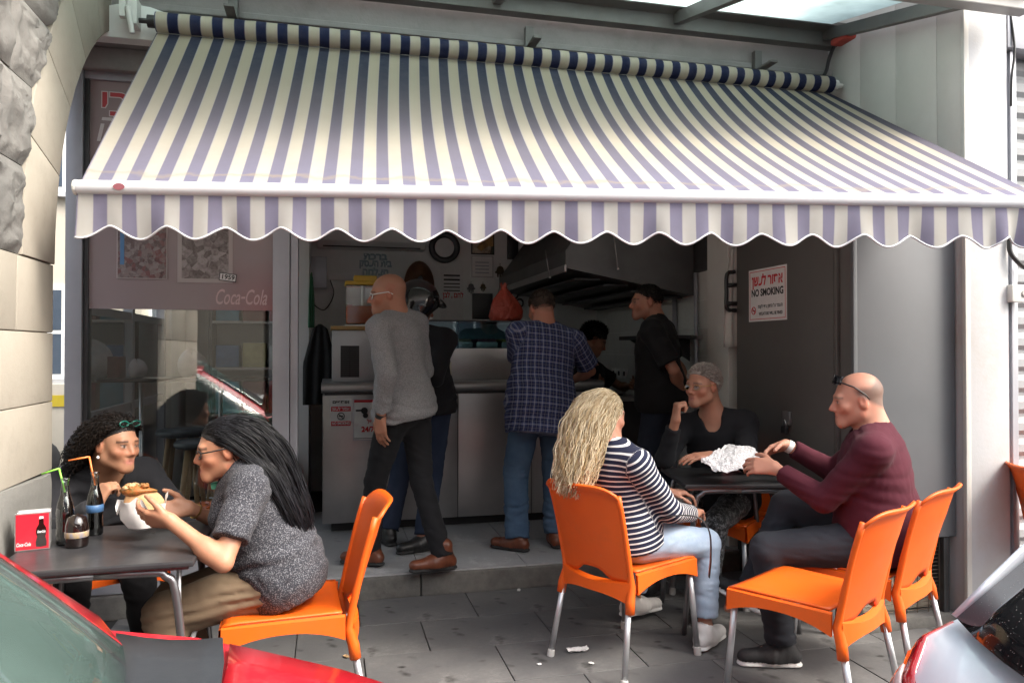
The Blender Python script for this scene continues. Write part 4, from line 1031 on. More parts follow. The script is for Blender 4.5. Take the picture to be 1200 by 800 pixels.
a, b = PY(627, 337, RY-.092), PY(646, 322, RY-.092); box('white_paper', (a[0], RY-.0935, a[2]), (b[0], RY-.0912, b[2]), M['paper'], rb_)
wsheet('wall_dispenser', 'white towel dispenser under the extractor hood', 'dispenser', 664, 322, 682, 346, M['white'], .1, bev=.01)
# extractor hood over the grill
hd = thing('extractor_hood', 'large smoke blackened steel extractor hood over the grill', 'extractor hood', (2.2, 6.2, 1.8))
HX, HYn, HYf, HZ = 1.62, 5.05, 7.18, 1.82
MB().add([(HX, HYf, 2.0), (HX, HYn, 2.0), (HX, HYn, 2.12), (HX, HYf, 2.12), (2.608, HYn, HZ), (2.608, HYf, HZ), (2.608, HYn, 2.6), (2.608, HYf, 2.6), (HX+.35, HYn, 2.6), (HX+.35, HYf, 2.6)],
         [(0, 1, 2, 3), (2, 8, 9, 3), (1, 4, 6, 8, 2), (0, 3, 9, 7, 5), (0, 5, 4, 1), (8, 6, 7, 9)]).build('hood_shell', M['hood'], hd)
MB().box((HX-.012, HYn-.012, 1.97), (HX+.004, HYf, 2.02)).build('drip_rail', M['steel'], hd, bevel=.004)
for k in range(4): box('grease_filter', (HX+.12+k*.22, 5.2, 1.93-.04*k), (HX+.31+k*.22, 6.9, 1.945-.04*k), M['steeldark'], hd)
for q, (px, y0, y1, Y) in enumerate(((724, 285, 314, 5.0), (644, 305, 324, 5.4))):
    hk = thing('hanging_hook', ['long steel hook hanging from the hood edge', 'short steel hook hanging deeper under the hood'][q], 'hook', tuple(PY(px, y1, Y)))
    a, b = PY(px-5, y0-12, Y), PY(px, y1, Y); MB().tube([a, b], .004, 6).build('rod', M['steel'], hk, smooth=True); MB().tube([b, b+np.array([.004, 0, -.012])], .007, 6).build('tip', M['white'], hk)
pp = thing('gas_pipes', 'pair of grey pipes running up the tiled side wall', 'pipe', (2.55, 5.2, .13))
for y, r_ in ((5.35, .018), (5.0, .015)): MB().tube([(2.60, y, .14), (2.60, y, 1.985)], r_, 10).build('pipe', M['aluframe'], pp, smooth=True)
for zz in (.9, 1.5): MB().box((2.585, 4.96, zz), (2.639, 5.39, zz+.025)).build('pipe_clip', M['steel'], pp)
shf = thing('wall_shelf', 'dark steel shelf bracketed on the tiled grill wall', 'shelf', (2.5, 5.35, 1.45))
MB().box((2.3, 5.05, 1.50), (2.638, 5.75, 1.53)).build('board', M['steeldark'], shf, bevel=.004)
for y in (5.15, 5.65): MB().prism([(2.638, y, 1.499), (2.36, y, 1.499), (2.638, y, 1.33)], (0, .015, 0)).build('bracket', M['steeldark'], shf)
so_ = thing('wall_sockets', 'row of three white power sockets on the tiled grill wall', 'socket', (2.62, 6.4, 1.2))
for k in range(3):
    y = 6.62-k*.13; box('socket', (2.612, y, 1.16), (2.6275, y+.09, 1.25), M['white'], so_, .004); box('socket_hole', (2.6105, y+.025, 1.185), (2.6118, y+.065, 1.225), M['ink'], so_)
lg = thing('grill_station', 'stainless grill bench along the tiled wall', 'grill', (2.3, 6.6, .13))
box('bench', (1.95, 6.42, .131), (2.61, 7.1, 1.02), M['steeldark'], lg, .006); box('bench_top', (1.93, 6.40, 1.021), (2.612, 7.12, 1.05), M['steel'], lg, .004)
for k, (x, y, r_, h, lb) in enumerate(((2.15, 6.55, .07, .1, 'white sauce pot on the grill bench'), (2.38, 6.6, .05, .13, 'white squeeze bottle on the grill bench'))):
    o = MB().lathe([(0, 0), (r_, 0), (r_, h*.7), (r_*.6, h), (r_*.3, h*1.05), (0, h*1.05)], (x, y, 1.0515), 16).build('sauce_pot', M['white'], None, smooth=True); tag(o, lb, 'pot')
# apron and coat hanging at the grill end
def drape(name, label, cat, c, w, h, m, seed, axis='x'):
    rng = np.random.RandomState(seed); A = []
    for j in range(17):
        t = j/16; row = []
        for i in range(21):
            s = i/20*2-1; ww = w*(.45+.55*min(1, t*2.2))
            off = .018*math.sin(s*9+seed+t*1.5)*(.3+t)
            if axis == 'x': row.append((c[0]+s*ww, c[1]-.03+off-.02*t, c[2]-h*t+.03*math.cos(s*2)*(1-t)))
            else: row.append((c[0]-.03+off-.02*t, c[1]+s*ww, c[2]-h*t+.03*math.cos(s*2)*(1-t)))
        A.append(row)
    o = MB().grid(A).build(name, m, None, smooth=True, solid=.004); return tag(o, label, cat)
drape('hanging_apron', 'off white apron hanging on the cream pilaster', 'apron', PY(858, 296, 4.44), .085, .62, mat('apron_cloth', (.5, .49, .46), (.42, .41, .38), 5, .9), 2)
ho = thing('black_hose_rack', 'coiled black hose rack on the cream pilaster', 'hose', tuple(PY(855, 345, 4.38)))
c = PY(856, 340, 4.39); MB().tube(spl([c+np.array([.03, 0, .12]), c+np.array([-.03, -.01, .1]), c+np.array([-.035, -.01, -.02]), c+np.array([-.03, -.01, -.12]), c+np.array([.04, 0, -.13])]), .013, 8).build('hose', M['black'], ho, smooth=True)
MB().tube([c+np.array([-.04, -.005, .03]), c+np.array([.05, -.005, .035])], .014, 8).tube([c+np.array([-.04, -.005, -.09]), c+np.array([.05, -.005, -.085])], .016, 8).build('clamp', M['black'], ho, smooth=True)
drape('black_coat', 'black coat hanging by the doorway behind the window post', 'coat', (-.07, 6.3, 1.60), .13, .62, mat('black_cloth', (.012, .012, .013), (.02, .02, .02), 9, .9), 5)
drape('green_cloth', 'green cloth strip hanging above the black coat', 'cloth', (-.14, 6.32, 2.02), .022, .42, mat('green_cloth', (.04, .13, .07), (.04, .14, .07), 9, .9), 9)
# ---------------------------------------------------------------- behind the shop window: bar shelf, stools, bags
sb = thing('window_bar', 'dark bar shelf on thin rods behind the shop window', 'shelf', (-.8, 4.6, 1.2))
zs = PY(200, 443, 4.5)[2]
box('board', (X0+.08, 4.47, zs-.02), (X1-.02, 4.74, zs), M['black'], sb, .003)
for x in (-1.05, -.62): MB().tube([(x, 4.72, .132), (x, 4.72, zs-.021)], .012, 8).build('rod', M['alu'], sb, smooth=True)
M['bagw'] = mat('white_bag_plastic', (.62, .62, .64), (.5, .5, .52), 14, .35, bump=.9, bscale=22)
for k, (px, s, lb) in enumerate(((106, .10, 'large crumpled white plastic bag on the window bar'), (160, .05, 'low crumpled white bag near the window bar rod'), (224, .075, 'small tied white bag on the window bar'))):
    c = PY(px, 440, 4.6); rows = []
    for e in np.linspace(-1.2, 1.5, 10):
        rows.append([(c[0]+s*math.cos(e)*math.cos(w)*(1+.2*math.sin(3*w+k)), 4.6+.8*s*math.cos(e)*math.sin(w), zs+s*.94+s*math.sin(e)*(1.0+.25*math.sin(2*w))) for w in np.linspace(0, 2*math.pi, 17)[:-1]])
    o = MB().grid(rows, closed=True).build('plastic_bag', M['bagw'], None, smooth=True); tag(o, lb, 'bag')
o = box('maroon_box', (PY(129, 440, 4.62)[0], 4.56, zs+.001), (PY(143, 440, 4.62)[0], 4.7, zs+.12), mat('maroon_card', (.12, .02, .02), (.09, .015, .015), 5, .6), None, .003); tag(o, 'maroon cardboard box on the window bar', 'box')
def stool(x, y, z, label):
    t = thing('bar_stool', label, 'stool', (x, y, .131), 'wooden bar stools behind the window')
    MB().lathe([(0, z), (.15, z), (.168, z+.01), (.17, z+.03), (.155, z+.045), (0, z+.05)], (x, y, 0), 24).build('seat', mat('dark_grey_seat', (.06, .065, .07), (.045, .05, .055), 6, .45), t, smooth=True)
    for k in range(4):
        w = math.pi/4+k*math.pi/2; lo = np.array([x+.20*math.cos(w), y+.20*math.sin(w), .132]); hi = np.array([x+.10*math.cos(w), y+.10*math.sin(w), z])
        MB().tube([hi, lo], [.02, .015], 10).build('leg', M['wood'], t, smooth=True)
    MB().tube([(x+.172*math.cos(w), y+.172*math.sin(w), .36) for w in np.linspace(0, 2*math.pi, 25)], .007, 6, cap=False).build('foot_ring', M['alu'], t, smooth=True)
q = PY(214, 507, 5.5); stool(q[0], 5.5, q[2]-.02, 'wooden legged bar stool standing deeper behind the window')
q = PY(237, 520, 5.15); stool(q[0], 5.15, q[2]-.02, 'wooden legged bar stool close behind the window glass')
q = PY(268, 500, 5.9); stool(q[0], 5.9, q[2]-.02, 'wooden legged bar stool partly behind the others')
rk = thing('goods_rack', 'tall rack with blue and red packs beside the partition', 'rack', (-.5, 6.9, .13))
for x in (-1.0, -.28): box('upright', (x, 6.85, .131), (x+.03, 7.15, 2.3), M['steeldark'], rk)
pk_cols = [(.06, .16, .32), (.3, .03, .03), (.5, .42, .2), (.1, .3, .4), (.45, .45, .42), (.2, .05, .05)]
for k in range(5):
    zz = .45+k*.4; box('shelf_board', (-.97, 6.84, zz), (-.281, 7.16, zz+.02), M['steel'], rk)
    for j in range(3):
        cc_ = pk_cols[(k*3+j*2) % 6]; h = random.uniform(.18, .3); o = box('goods_pack', (-.95+j*.22, 6.9, zz+.021), (-.95+j*.22+.19, 7.1, zz+.02+h), mat('pack_%d' % ((k*3+j*2) % 6), cc_, tuple(x_*.7 for x_ in cc_), 12, .5), None, .004)
        tag(o, '%s cardboard pack on the %s shelf of the rack' % (['dark blue', 'dark red', 'mustard', 'teal', 'pale grey', 'brown red'][(k*3+j*2) % 6], ['lowest', 'second', 'middle', 'fourth', 'top'][k]), 'pack', 'packs on the rack')
bn = box('red_crate', (-.62, 5.9, .131), (-.3, 6.3, .62), mat('red_crate_plastic', (.35, .03, .03), (.28, .02, .02), 7, .5), None, .01); tag(bn, 'red plastic crate standing behind the shop window', 'crate')
# ---------------------------------------------------------------- people: implicit surfaces polygonised with surface nets
V3 = lambda *a: np.array(a, float)
def nrm(v): v = np.array(v, float); return v/(np.linalg.norm(v)+1e-9)
class Field:
    def __init__(s, lo, hi, h, big=.07):
        s.h = h; s.lo = np.array(lo, float); n = np.ceil((np.array(hi)-s.lo)/h).astype(int)+1
        s.n = n; s.f = np.full(n, big, np.float32)
        s.ax = [(s.lo[i]+h*np.arange(n[i])).astype(np.float32) for i in range(3)]
    def reg(s, lo, hi):
        a = np.clip(np.floor((lo-s.lo)/s.h).astype(int), 0, s.n-1); b = np.clip(np.ceil((hi-s.lo)/s.h).astype(int)+1, 1, s.n)
        if np.any(b <= a): return None
        sl = tuple(slice(x, y) for x, y in zip(a, b))
        X = s.ax[0][sl[0]][:, None, None]; Y = s.ax[1][sl[1]][None, :, None]; Z = s.ax[2][sl[2]][None, None, :]
        return sl, X, Y, Z
    def put(s, sl, d, k, op):
        a = s.f[sl]
        if op == 'u':
            if k > 0:
                h = np.maximum(k-np.abs(a-d), 0)/k; s.f[sl] = np.minimum(a, d)-h*h*k*.25
            else: s.f[sl] = np.minimum(a, d)
        elif op == 's':
            d = -d
            if k > 0:
                h = np.maximum(k-np.abs(a-d), 0)/k; s.f[sl] = np.maximum(a, d)+h*h*k*.25
            else: s.f[sl] = np.maximum(a, d)
    def cone(s, a, b, r1, r2=None, k=.02, op='u', cut=None, sq=None, cuta=None):
        """tapered capsule; cut: keep only the side before b's plane; sq=(dir,factor) flattens along dir"""
        a = np.array(a, float); b = np.array(b, float); r2 = r1 if r2 is None else r2; rm = max(r1, r2)+k+.03
        g = s.reg(np.minimum(a, b)-rm, np.maximum(a, b)+rm)
        if g is None: return s
        sl, X, Y, Z = g; ba = b-a; L2 = float(ba@ba)+1e-9
        px, py, pz = X-np.float32(a[0]), Y-np.float32(a[1]), Z-np.float32(a[2])
        t = np.clip((px*ba[0]+py*ba[1]+pz*ba[2])/L2, 0, 1).astype(np.float32)
        qx, qy, qz = px-t*np.float32(ba[0]), py-t*np.float32(ba[1]), pz-t*np.float32(ba[2])
        if sq is not None:
            w, fa = nrm(sq[0]), sq[1]-1; dd = (qx*w[0]+qy*w[1]+qz*w[2])*fa
            qx, qy, qz = qx+dd*w[0], qy+dd*w[1], qz+dd*w[2]
        d = np.sqrt(qx*qx+qy*qy+qz*qz)-(r1+t*(r2-r1))
        if cut is not None:
            u = nrm(ba); d = np.maximum(d, (X-b[0])*u[0]+(Y-b[1])*u[1]+(Z-b[2])*u[2]-cut)
        if cuta is not None:
            u = nrm(ba); d = np.maximum(d, -((X-a[0])*u[0]+(Y-a[1])*u[1]+(Z-a[2])*u[2])-cuta)
        s.put(sl, d.astype(np.float32), k, op); return s
    def ell(s, c, r, Rm, k=.02, op='u'):
        """ellipsoid, rows of Rm are its axes"""
        c = np.array(c, float); r = np.array(r, float); rm = r.max()+k+.03
        g = s.reg(c-rm, c+rm)
        if g is None: return s
        sl, X, Y, Z = g; px, py, pz = X-np.float32(c[0]), Y-np.float32(c[1]), Z-np.float32(c[2])
        k0 = 0; k1 = 0
        for i in range(3):
            q = px*np.float32(Rm[i][0])+py*np.float32(Rm[i][1])+pz*np.float32(Rm[i][2])
            k0 = k0+(q/r[i])**2; k1 = k1+(q/r[i]**2)**2
        k0 = np.sqrt(k0); k1 = np.sqrt(k1)+1e-6
        s.put(sl, (k0*(k0-1)/k1).astype(np.float32), k, op); return s
    def plane(s, c, n, k=0):
        """keep the side n points away from"""
        n = nrm(n); d = (s.ax[0]-c[0])[:, None, None]*n[0]+(s.ax[1]-c[1])[None, :, None]*n[1]+(s.ax[2]-c[2])[None, None, :]*n[2]
        s.put((slice(None),)*3, -d.astype(np.float32), k, 's'); return s
    def warp(s, fn, amp, band=.03):
        idx = np.nonzero(np.abs(s.f) < band)
        p = np.stack([s.ax[i][idx[i]] for i in range(3)], 1); s.f[idx] += (amp*fn(p)).astype(np.float32); return s
    def mesh(s):
        f = s.f; ins = f < 0; n = f.shape
        c8 = [(0,0,0),(1,0,0),(0,1,0),(1,1,0),(0,0,1),(1,0,1),(0,1,1),(1,1,1)]
        cnt = np.zeros((n[0]-1, n[1]-1, n[2]-1), np.int8)
        for a, b, c in c8: cnt += ins[a:n[0]-1+a, b:n[1]-1+b, c:n[2]-1+c]
        act = np.nonzero((cnt > 0) & (cnt < 8)); N = len(act[0])
        val = np.stack([f[act[0]+a, act[1]+b, act[2]+c] for a, b, c in c8], 1)
        acc = np.zeros((N, 3)); w = np.zeros(N)
        for i in range(8):
            for j in range(i+1, 8):
                ci, cj = np.array(c8[i]), np.array(c8[j])
                if np.abs(ci-cj).sum() != 1: continue
                m = (val[:, i] < 0) != (val[:, j] < 0)
                t = val[m, i]/(val[m, i]-val[m, j]); acc[m] += ci+(cj-ci)*t[:, None]; w[m] += 1
        vs = s.lo+s.h*(np.stack(act, 1)+acc/w[:, None])
        idx = np.full(cnt.shape, -1, np.int64); idx[act] = np.arange(N)
        qs = []
        for ax in range(3):
            o1, o2 = [(1, 2), (2, 0), (0, 1)][ax]
            A = ins[tuple(slice(0, -1) if i == ax else slice(1, -1) for i in range(3))]; B = ins[tuple(slice(1, None) if i == ax else slice(1, -1) for i in range(3))]
            for m, flip in ((A & ~B, False), (~A & B, True)):
                e = np.stack(np.nonzero(m), 1)
                if not len(e): continue
                e[:, o1] += 1; e[:, o2] += 1
                d1 = np.zeros(3, int); d1[o1] = 1; d2 = np.zeros(3, int); d2[o2] = 1
                q = [idx[tuple((e-dd).T)] for dd in (d1+d2, d2, 0*d1, d1)]
                q = np.stack(q if not flip else q[::-1], 1); qs.append(q)
        return vs, np.concatenate(qs)
def fast_mesh(name, vs, qs, mats, parent=None, mi=None):
    me = bpy.data.meshes.new(name); n = len(qs)
    me.vertices.add(len(vs)); me.vertices.foreach_set('co', np.asarray(vs, np.float32).ravel())
    me.loops.add(n*4); me.loops.foreach_set('vertex_index', np.asarray(qs, np.int32).ravel())
    me.polygons.add(n); me.polygons.foreach_set('loop_start', np.arange(0, n*4, 4, dtype=np.int32))
    me.polygons.foreach_set('use_smooth', np.ones(n, bool))
    if mi is not None: me.polygons.foreach_set('material_index', np.asarray(mi, np.int32))
    me.update(calc_edges=True); me.validate()
    return link(name, me, mats, parent)
def colattr(o, cols):
    at = o.data.attributes.new('Col', 'FLOAT_COLOR', 'POINT'); c = np.ones((len(cols), 4), np.float32); c[:, :3] = cols; at.data.foreach_set('color', c.ravel())
def vecattr(o, arr):
    at = o.data.attributes.new('uvw', 'FLOAT_VECTOR', 'POINT'); at.data.foreach_set('vector', np.asarray(arr, np.float32).ravel())
def folds(seed, f=34, aniso=None):
    rng = np.random.RandomState(seed); K = rng.randn(5, 3); K /= np.linalg.norm(K, axis=1)[:, None]; ph = rng.rand(5)*6
    if aniso is not None:
        a = nrm(aniso); K = K+a*1.6*np.sign(K@a)[:, None]; K /= np.linalg.norm(K, axis=1)[:, None]
    def fn(p):
        w = np.sin(p@(K[3]*f*.62)+ph[3]+1.2*np.sin(p@(K[0]*f*.33)))*1.9+np.sin(p@(K[4]*f*.41)+ph[4]+1.4*np.sin(p@(K[1]*f*.5)))*1.4
        ms = .5+.5*np.sin(p@(K[2]*f*.27)+ph[1]+np.sin(p@(K[4]*f*.36)+ph[2])*1.5); r = 0
        for i in range(3): r = r+(1-2*np.abs(np.sin(p@(K[i]*f*(.6+.35*i))+ph[i]+w)))*(1/(1+.5*i))
        return r*.5*(.25+.75*ms)
    return fn
def ik(a, c, l1, l2, hint):
    a, c = np.array(a, float), np.array(c, float); v = c-a; d = np.linalg.norm(v); u = v/(d+1e-9)
    if d > (l1+l2)*.995: d = (l1+l2)*.995; c = a+u*d
    if d < abs(l1-l2)+.03: d = abs(l1-l2)+.03; c = a+u*d
    x = (l1*l1-l2*l2+d*d)/(2*d); h = math.sqrt(max(0, l1*l1-x*x)); hp = np.array(hint, float); hp = nrm(hp-u*(hp@u))
    return a+u*x+hp*h, c
# ---- materials for people
def m_skin(name='skin'):
    if name in _mc: return _mc[name]
    t = NT(name); a = t.attr('Col'); n = t.noise(70, 4); b = t.noise(9, 4)
    c = t.mix(t.math('MULTIPLY_ADD', n, .25, 0), a.outputs['Color'], t.mix(1.0, a.outputs['Color'], (.8, .55, .5), 'MULTIPLY'))
    c = t.mix(t.math('MULTIPLY', t.ramp(b, [(.45, (0, 0, 0)), (.75, (1, 1, 1))]), .3), c, t.mix(1.0, a.outputs['Color'], (.95, .66, .6), 'MULTIPLY'))
    t.set(Base_Color=c, Roughness=.5, Subsurface_Weight=.12, Subsurface_Radius=(.012, .005, .003), Subsurface_Scale=.5, Specular_IOR_Level=.4)
    t.bump(t.math('ADD', t.noise(260, 3), t.math('MULTIPLY', t.noise(90, 4), .8)), .22, .0015); _mc[name] = t.m; return t.m
def m_cloth(name, c1, c2=None, kind='plain', rough=.9, weave=420):
    if name in _mc: return _mc[name]
    t = NT(name); c2 = c2 or tuple(x*.75 for x in c1); n = t.noise(5, 5, .6); g = t.noise(weave, 2)
    c = t.mix(n, c1, c2); at = t.attr('uvw'); s = t('SeparateXYZ'); t.l.new(at.outputs['Vector'], s.inputs[0]); u, v = s.outputs[0], s.outputs[1]
    if kind == 'stripes':
        st = t.math('LESS_THAN', t.math('FRACT', t.math('MULTIPLY', u, 1/.0235)), .30); c = t.mix(st, t.mix(n, c1, c2), (.62, .62, .62))
    elif kind == 'plaid':
        def band(x, per, a, b): fr_ = t.math('FRACT', t.math('MULTIPLY', x, 1/per)); return t.math('MULTIPLY', t.math('GREATER_THAN', fr_, a), t.math('LESS_THAN', fr_, b))
        c = t.mix(t.math('MULTIPLY', band(u, .046, .0, .45), .5), c, (.010, .012, .035)); c = t.mix(t.math('MULTIPLY', band(v, .046, .0, .45), .5), c, (.010, .012, .035))
        for x in (u, v):
            c = t.mix(t.math('MULTIPLY', band(x, .046, .66, .80), .34), c, (.42, .44, .52)); c = t.mix(t.math('MULTIPLY', band(x, .046, .20, .27), .3), c, (.3, .33, .42))
    elif kind == 'melange':
        c = t.mix(t.ramp(t.noise(150, 3, .8), [(.42, (0, 0, 0)), (.58, (1, 1, 1))]), c1, c2)
    elif kind == 'speckle':
        c = t.mix(t.ramp(t.noise(230, 2, .7), [(.52, (0, 0, 0)), (.62, (1, 1, 1))]), c1, c2)
    elif kind == 'denim':
        w = t.ramp(t.noise(3.2, 6, .65), [(.35, (0, 0, 0)), (.7, (1, 1, 1))]); c = t.mix(w, c1, c2); c = t.mix(t.math('MULTIPLY', g, .4), c, tuple(x*.5 for x in c1))
    elif kind == 'foil':
        c = t.mix(t.ramp(t.noise(45, 8, .85), [(.48, (0, 0, 0)), (.6, (1, 1, 1))]), c1, c2)
    t.set(Base_Color=c, Roughness=rough, Specular_IOR_Level=.2, Sheen_Weight=.03, Sheen_Roughness=.5)
    t.bump(t.math('ADD', t.math('MULTIPLY', t.noise(26, 4), .8), t.math('MULTIPLY', g, .4)), .35, .003); _mc[name] = t.m; return t.m
def m_hair(name, c1, c2, rough=.42):
    if name in _mc: return _mc[name]
    t = NT(name); a = t.attr('uvw'); s = t('SeparateXYZ'); t.l.new(a.outputs['Vector'], s.inputs[0])
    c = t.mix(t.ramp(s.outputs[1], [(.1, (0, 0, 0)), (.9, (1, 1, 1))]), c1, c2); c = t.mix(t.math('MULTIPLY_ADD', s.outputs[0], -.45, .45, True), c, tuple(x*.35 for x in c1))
    t.set(Base_Color=c, Roughness=rough, Specular_IOR_Level=.28); _mc[name] = t.m; return t.m
def m_fuzz(name, c1, c2=None):
    return mat(name, c1, c2, 60, .8, bump=.8, bscale=190)
LENS = lambda: mat('dark_lens', (.01, .012, .014), (.012, .012, .014), 3, .08)
class Head:
    def __init__(s, c, face, tilt=0, s_=1.0):
        s.c = np.array(c, float); f = nrm(face); up = np.array([0, 0, 1.]); r = nrm(np.cross(f, up)); u = np.cross(r, f)
        s.r = nrm(r*math.cos(tilt)+u*math.sin(tilt)); s.u = np.cross(s.r, f); s.f = f; s.s = s_; s.R = np.stack([s.r, s.f, s.u])
    def w(s, x, y, z): return s.c+s.s*(x*s.r+y*s.f+z*s.u)
    def loc(s, p): return (np.asarray(p)-s.c)@s.R.T/s.s
def head_sdf(F, H, neck, neckr=.056, jaw=1.0, fem=False):
    S = H.s; w = H.w; Rm = H.R
    F.ell(w(0, -.018, .035), S*V3(.075, .096, .083), Rm, .0)
    F.ell(w(0, .028, -.018), S*V3(.060, .064, .078), Rm, .03*S)
    for x in (-1, 1): F.cone(w(x*.046*jaw, .002, -.062), w(x*.012, .070, -.098), .022*S, .016*S, .03*S)
    F.cone(w(-.010, .078, -.099), w(.010, .078, -.099), .0155*S, None, .02*S)
    F.cone(w(0, .063, -.05), w(0, .073, -.075), .03*S, .022*S, .03*S)
    F.cone(w(-.034, .078, .019), w(.034, .078, .019), .0135*S, None, .018*S)
    for x in (-1, 1): F.ell(w(x*.042, .062, -.026), S*V3(.021, .02, .018), Rm, .025*S)
    for x in (-1, 1): F.cone(w(x*.031, .106, -.001), w(x*.036, .102, -.001), .0165*S, None, .012*S, 's')
    for x in (-1, 1): F.ell(w(x*.031, .074, -.001), S*V3(.0175, .0165, .0125), Rm, .004*S)
    for x in (-1, 1):                                                   # lids
        F.cone(w(x*.019, .087, .0075), w(x*.044, .080, .0065), .0042*S, None, .004*S); F.cone(w(x*.020, .086, -.0095), w(x*.043, .080, -.009), .0035*S, None, .005*S)
    F.cone(w(0, .086, .012), w(0, (.107 if fem else .112), -.029), .0074*S, .0112*S, .011*S)
    for x in (-1, 1): F.ell(w(x*.0125, .096, -.036), S*V3(.009, .011, .009), Rm, .007*S)
    F.cone(w(-.017, .0895, -.0605), w(.017, .0895, -.0605), .0075*S, None, .008*S)
    F.cone(w(-.013, .0890, -.0715), w(.013, .0890, -.0715), .0085*S, None, .008*S)
    F.cone(w(-.018, .098, -.066), w(.018, .098, -.066), .0028*S, None, .003*S, 's')
    for x in (-1, 1):
        F.ell(w(x*.077, -.008, -.006), S*V3(.010, .019, .031), Rm, .008*S)
        F.ell(w(x*.088, -.003, -.002), S*V3(.007, .011, .018), Rm, .004*S, 's')
    F.cone(w(0, -.025, -.045), neck, neckr*S, neckr*1.08*S, .035*S)
    F.cone(w(0, -.045, -.03), neck-S*.02*H.f, .05*S, .055*S, .03*S)
def skin_cols(p, H, tone, beard=0, scalp=0, browc=(.03, .02, .015), lips=(.42, .13, .11), balding=False, hairc=(.12, .09, .07), lipamt=.6):
    c = np.tile(np.array(tone, float), (len(p), 1)); q = H.loc(p); x, y, z = q.T; ax = np.abs(x)
    hd = (z > -.15) & (np.linalg.norm(q, axis=1) < .17)
    def bl(w, col):
        nonlocal c
        w = np.clip(w*hd, 0, 1)[:, None]; c = c*(1-w)+np.array(col)*w
    g = lambda d, s: np.exp(-(d/s)**2)
    red = (tone[0]*1.02, tone[1]*.68, tone[2]*.62)
    bl(.55*g(np.hypot(ax-.042, z+.03), .025)*(y > .03), red); bl(.6*g(np.hypot(x, z+.03), .018)*(y > .09), red); bl(.5*(ax > .072), red)
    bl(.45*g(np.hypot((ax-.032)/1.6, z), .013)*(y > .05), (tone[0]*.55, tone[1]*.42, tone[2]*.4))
    bl(lipamt*np.clip(1.6-((x/.024)**2+((z+.066)/.012)**2), 0, 1)*(y > .07), lips)
    bl(.7*np.clip(1.4-2*np.abs(z+.066)/.003, 0, 1)*(ax < .019)*(y > .07), (tone[0]*.25, tone[1]*.15, tone[2]*.13))
    br = np.clip(1.5-(np.abs(z-.0215+.25*(np.maximum(ax-.035, 0)))/.0045), 0, 1)*(ax > .014)*(ax < .052)*(y > .055); bl(.85*br, browc)
    # eyes: white, iris
    e = ((ax-.031)/.0125)**2+((z+.001)/.0044)**2; ew = np.clip(2.0-1.5*e, 0, 1)*(y > .07); bl(.75*ew, (.42, .37, .34))
    ir = np.clip(2-np.hypot(ax-.031, z+.001)/.0038, 0, 1)*(y > .07); bl(.97*ir*(ew > 0), (.02, .013, .009))
    bl(.9*np.clip(1.5-np.abs(z-.0065)/.0022, 0, 1)*(ax > .018)*(ax < .046)*(y > .065), (.03, .02, .017))
    if beard: bl(beard*np.clip((-.035-z)/.03, 0, 1)*(y > -.005)*(1-np.clip(1.8-((x/.024)**2+((z+.066)/.014)**2), 0, 1)*.8)*(z > -.125), tuple(t*.45 for t in tone))
    if scalp:
        hl = np.clip((z-.006-.676*y)/.02, 0, 1)
        if balding: hl = hl*np.clip((.062-z+np.maximum(0, -y-.05)*.9)/.02, 0, 1)*np.clip((.03-y)/.03, 0, 1)
        bl(scalp*hl, hairc)
    return c
def hand_sdf(F, wr, d, pn, side, curl=(.5, .6, .4), s=1.0, thumb=.6, spread=.10, splayc=None):
    """wr wrist, d finger direction, pn palm-facing normal, side=+1 right/-1 left hand; curl per joint (radians)"""
    d = nrm(d); pn = nrm(pn-d*(np.array(pn)@d)); t = np.cross(d, pn)*side        # t points to the thumb side
    pal = wr+d*.05*s
    offs = [.030, .010, -.010, -.029]; L = [(.043, .027, .021), (.047, .030, .022), (.043, .028, .021), (.034, .021, .018)]; fw = [.0, .004, .001, -.006]
    for o_, q in zip(offs, fw): F.cone(wr+t*o_*.55*s+d*.005*s, wr+d*(.085+q)*s+t*o_*s, .0165*s, .0118*s, .014*s)
    F.cone(wr+t*.012*s+d*.01*s, wr+t*.030*s+d*.05*s+pn*.006*s, .016*s, .014*s, .014*s)
    for i, (o_, q) in enumerate(zip(offs, fw)):
        p = wr+d*(.085+q)*s+t*o_*s; fd = nrm(d+t*spread*(1.5-i)*.6); ang = 0; r = .0100*s if i != 3 else .0088*s
        cs = curl if splayc is None else splayc[i]
        for j in range(3):
            ang += cs[j]; dd = fd*math.cos(ang)+pn*math.sin(ang); e = p+dd*L[i][j]*s
            F.cone(p, e, r, r*.9, .003*s if j else .006*s); p = e; r *= .9
    p = wr+d*.022*s+t*.030*s+pn*.004*s; dd = nrm(d*.75+t*(1-.45*thumb)+pn*.55*thumb)
    for j, (l, r) in enumerate(((.038, .0135), (.033, .0115), (.027, .0098))):
        e = p+dd*l*s; F.cone(p, e, r*s, r*.88*s, .006*s); p = e; dd = nrm(dd+(d*.5+pn*.6*thumb-t*.35)*.55)
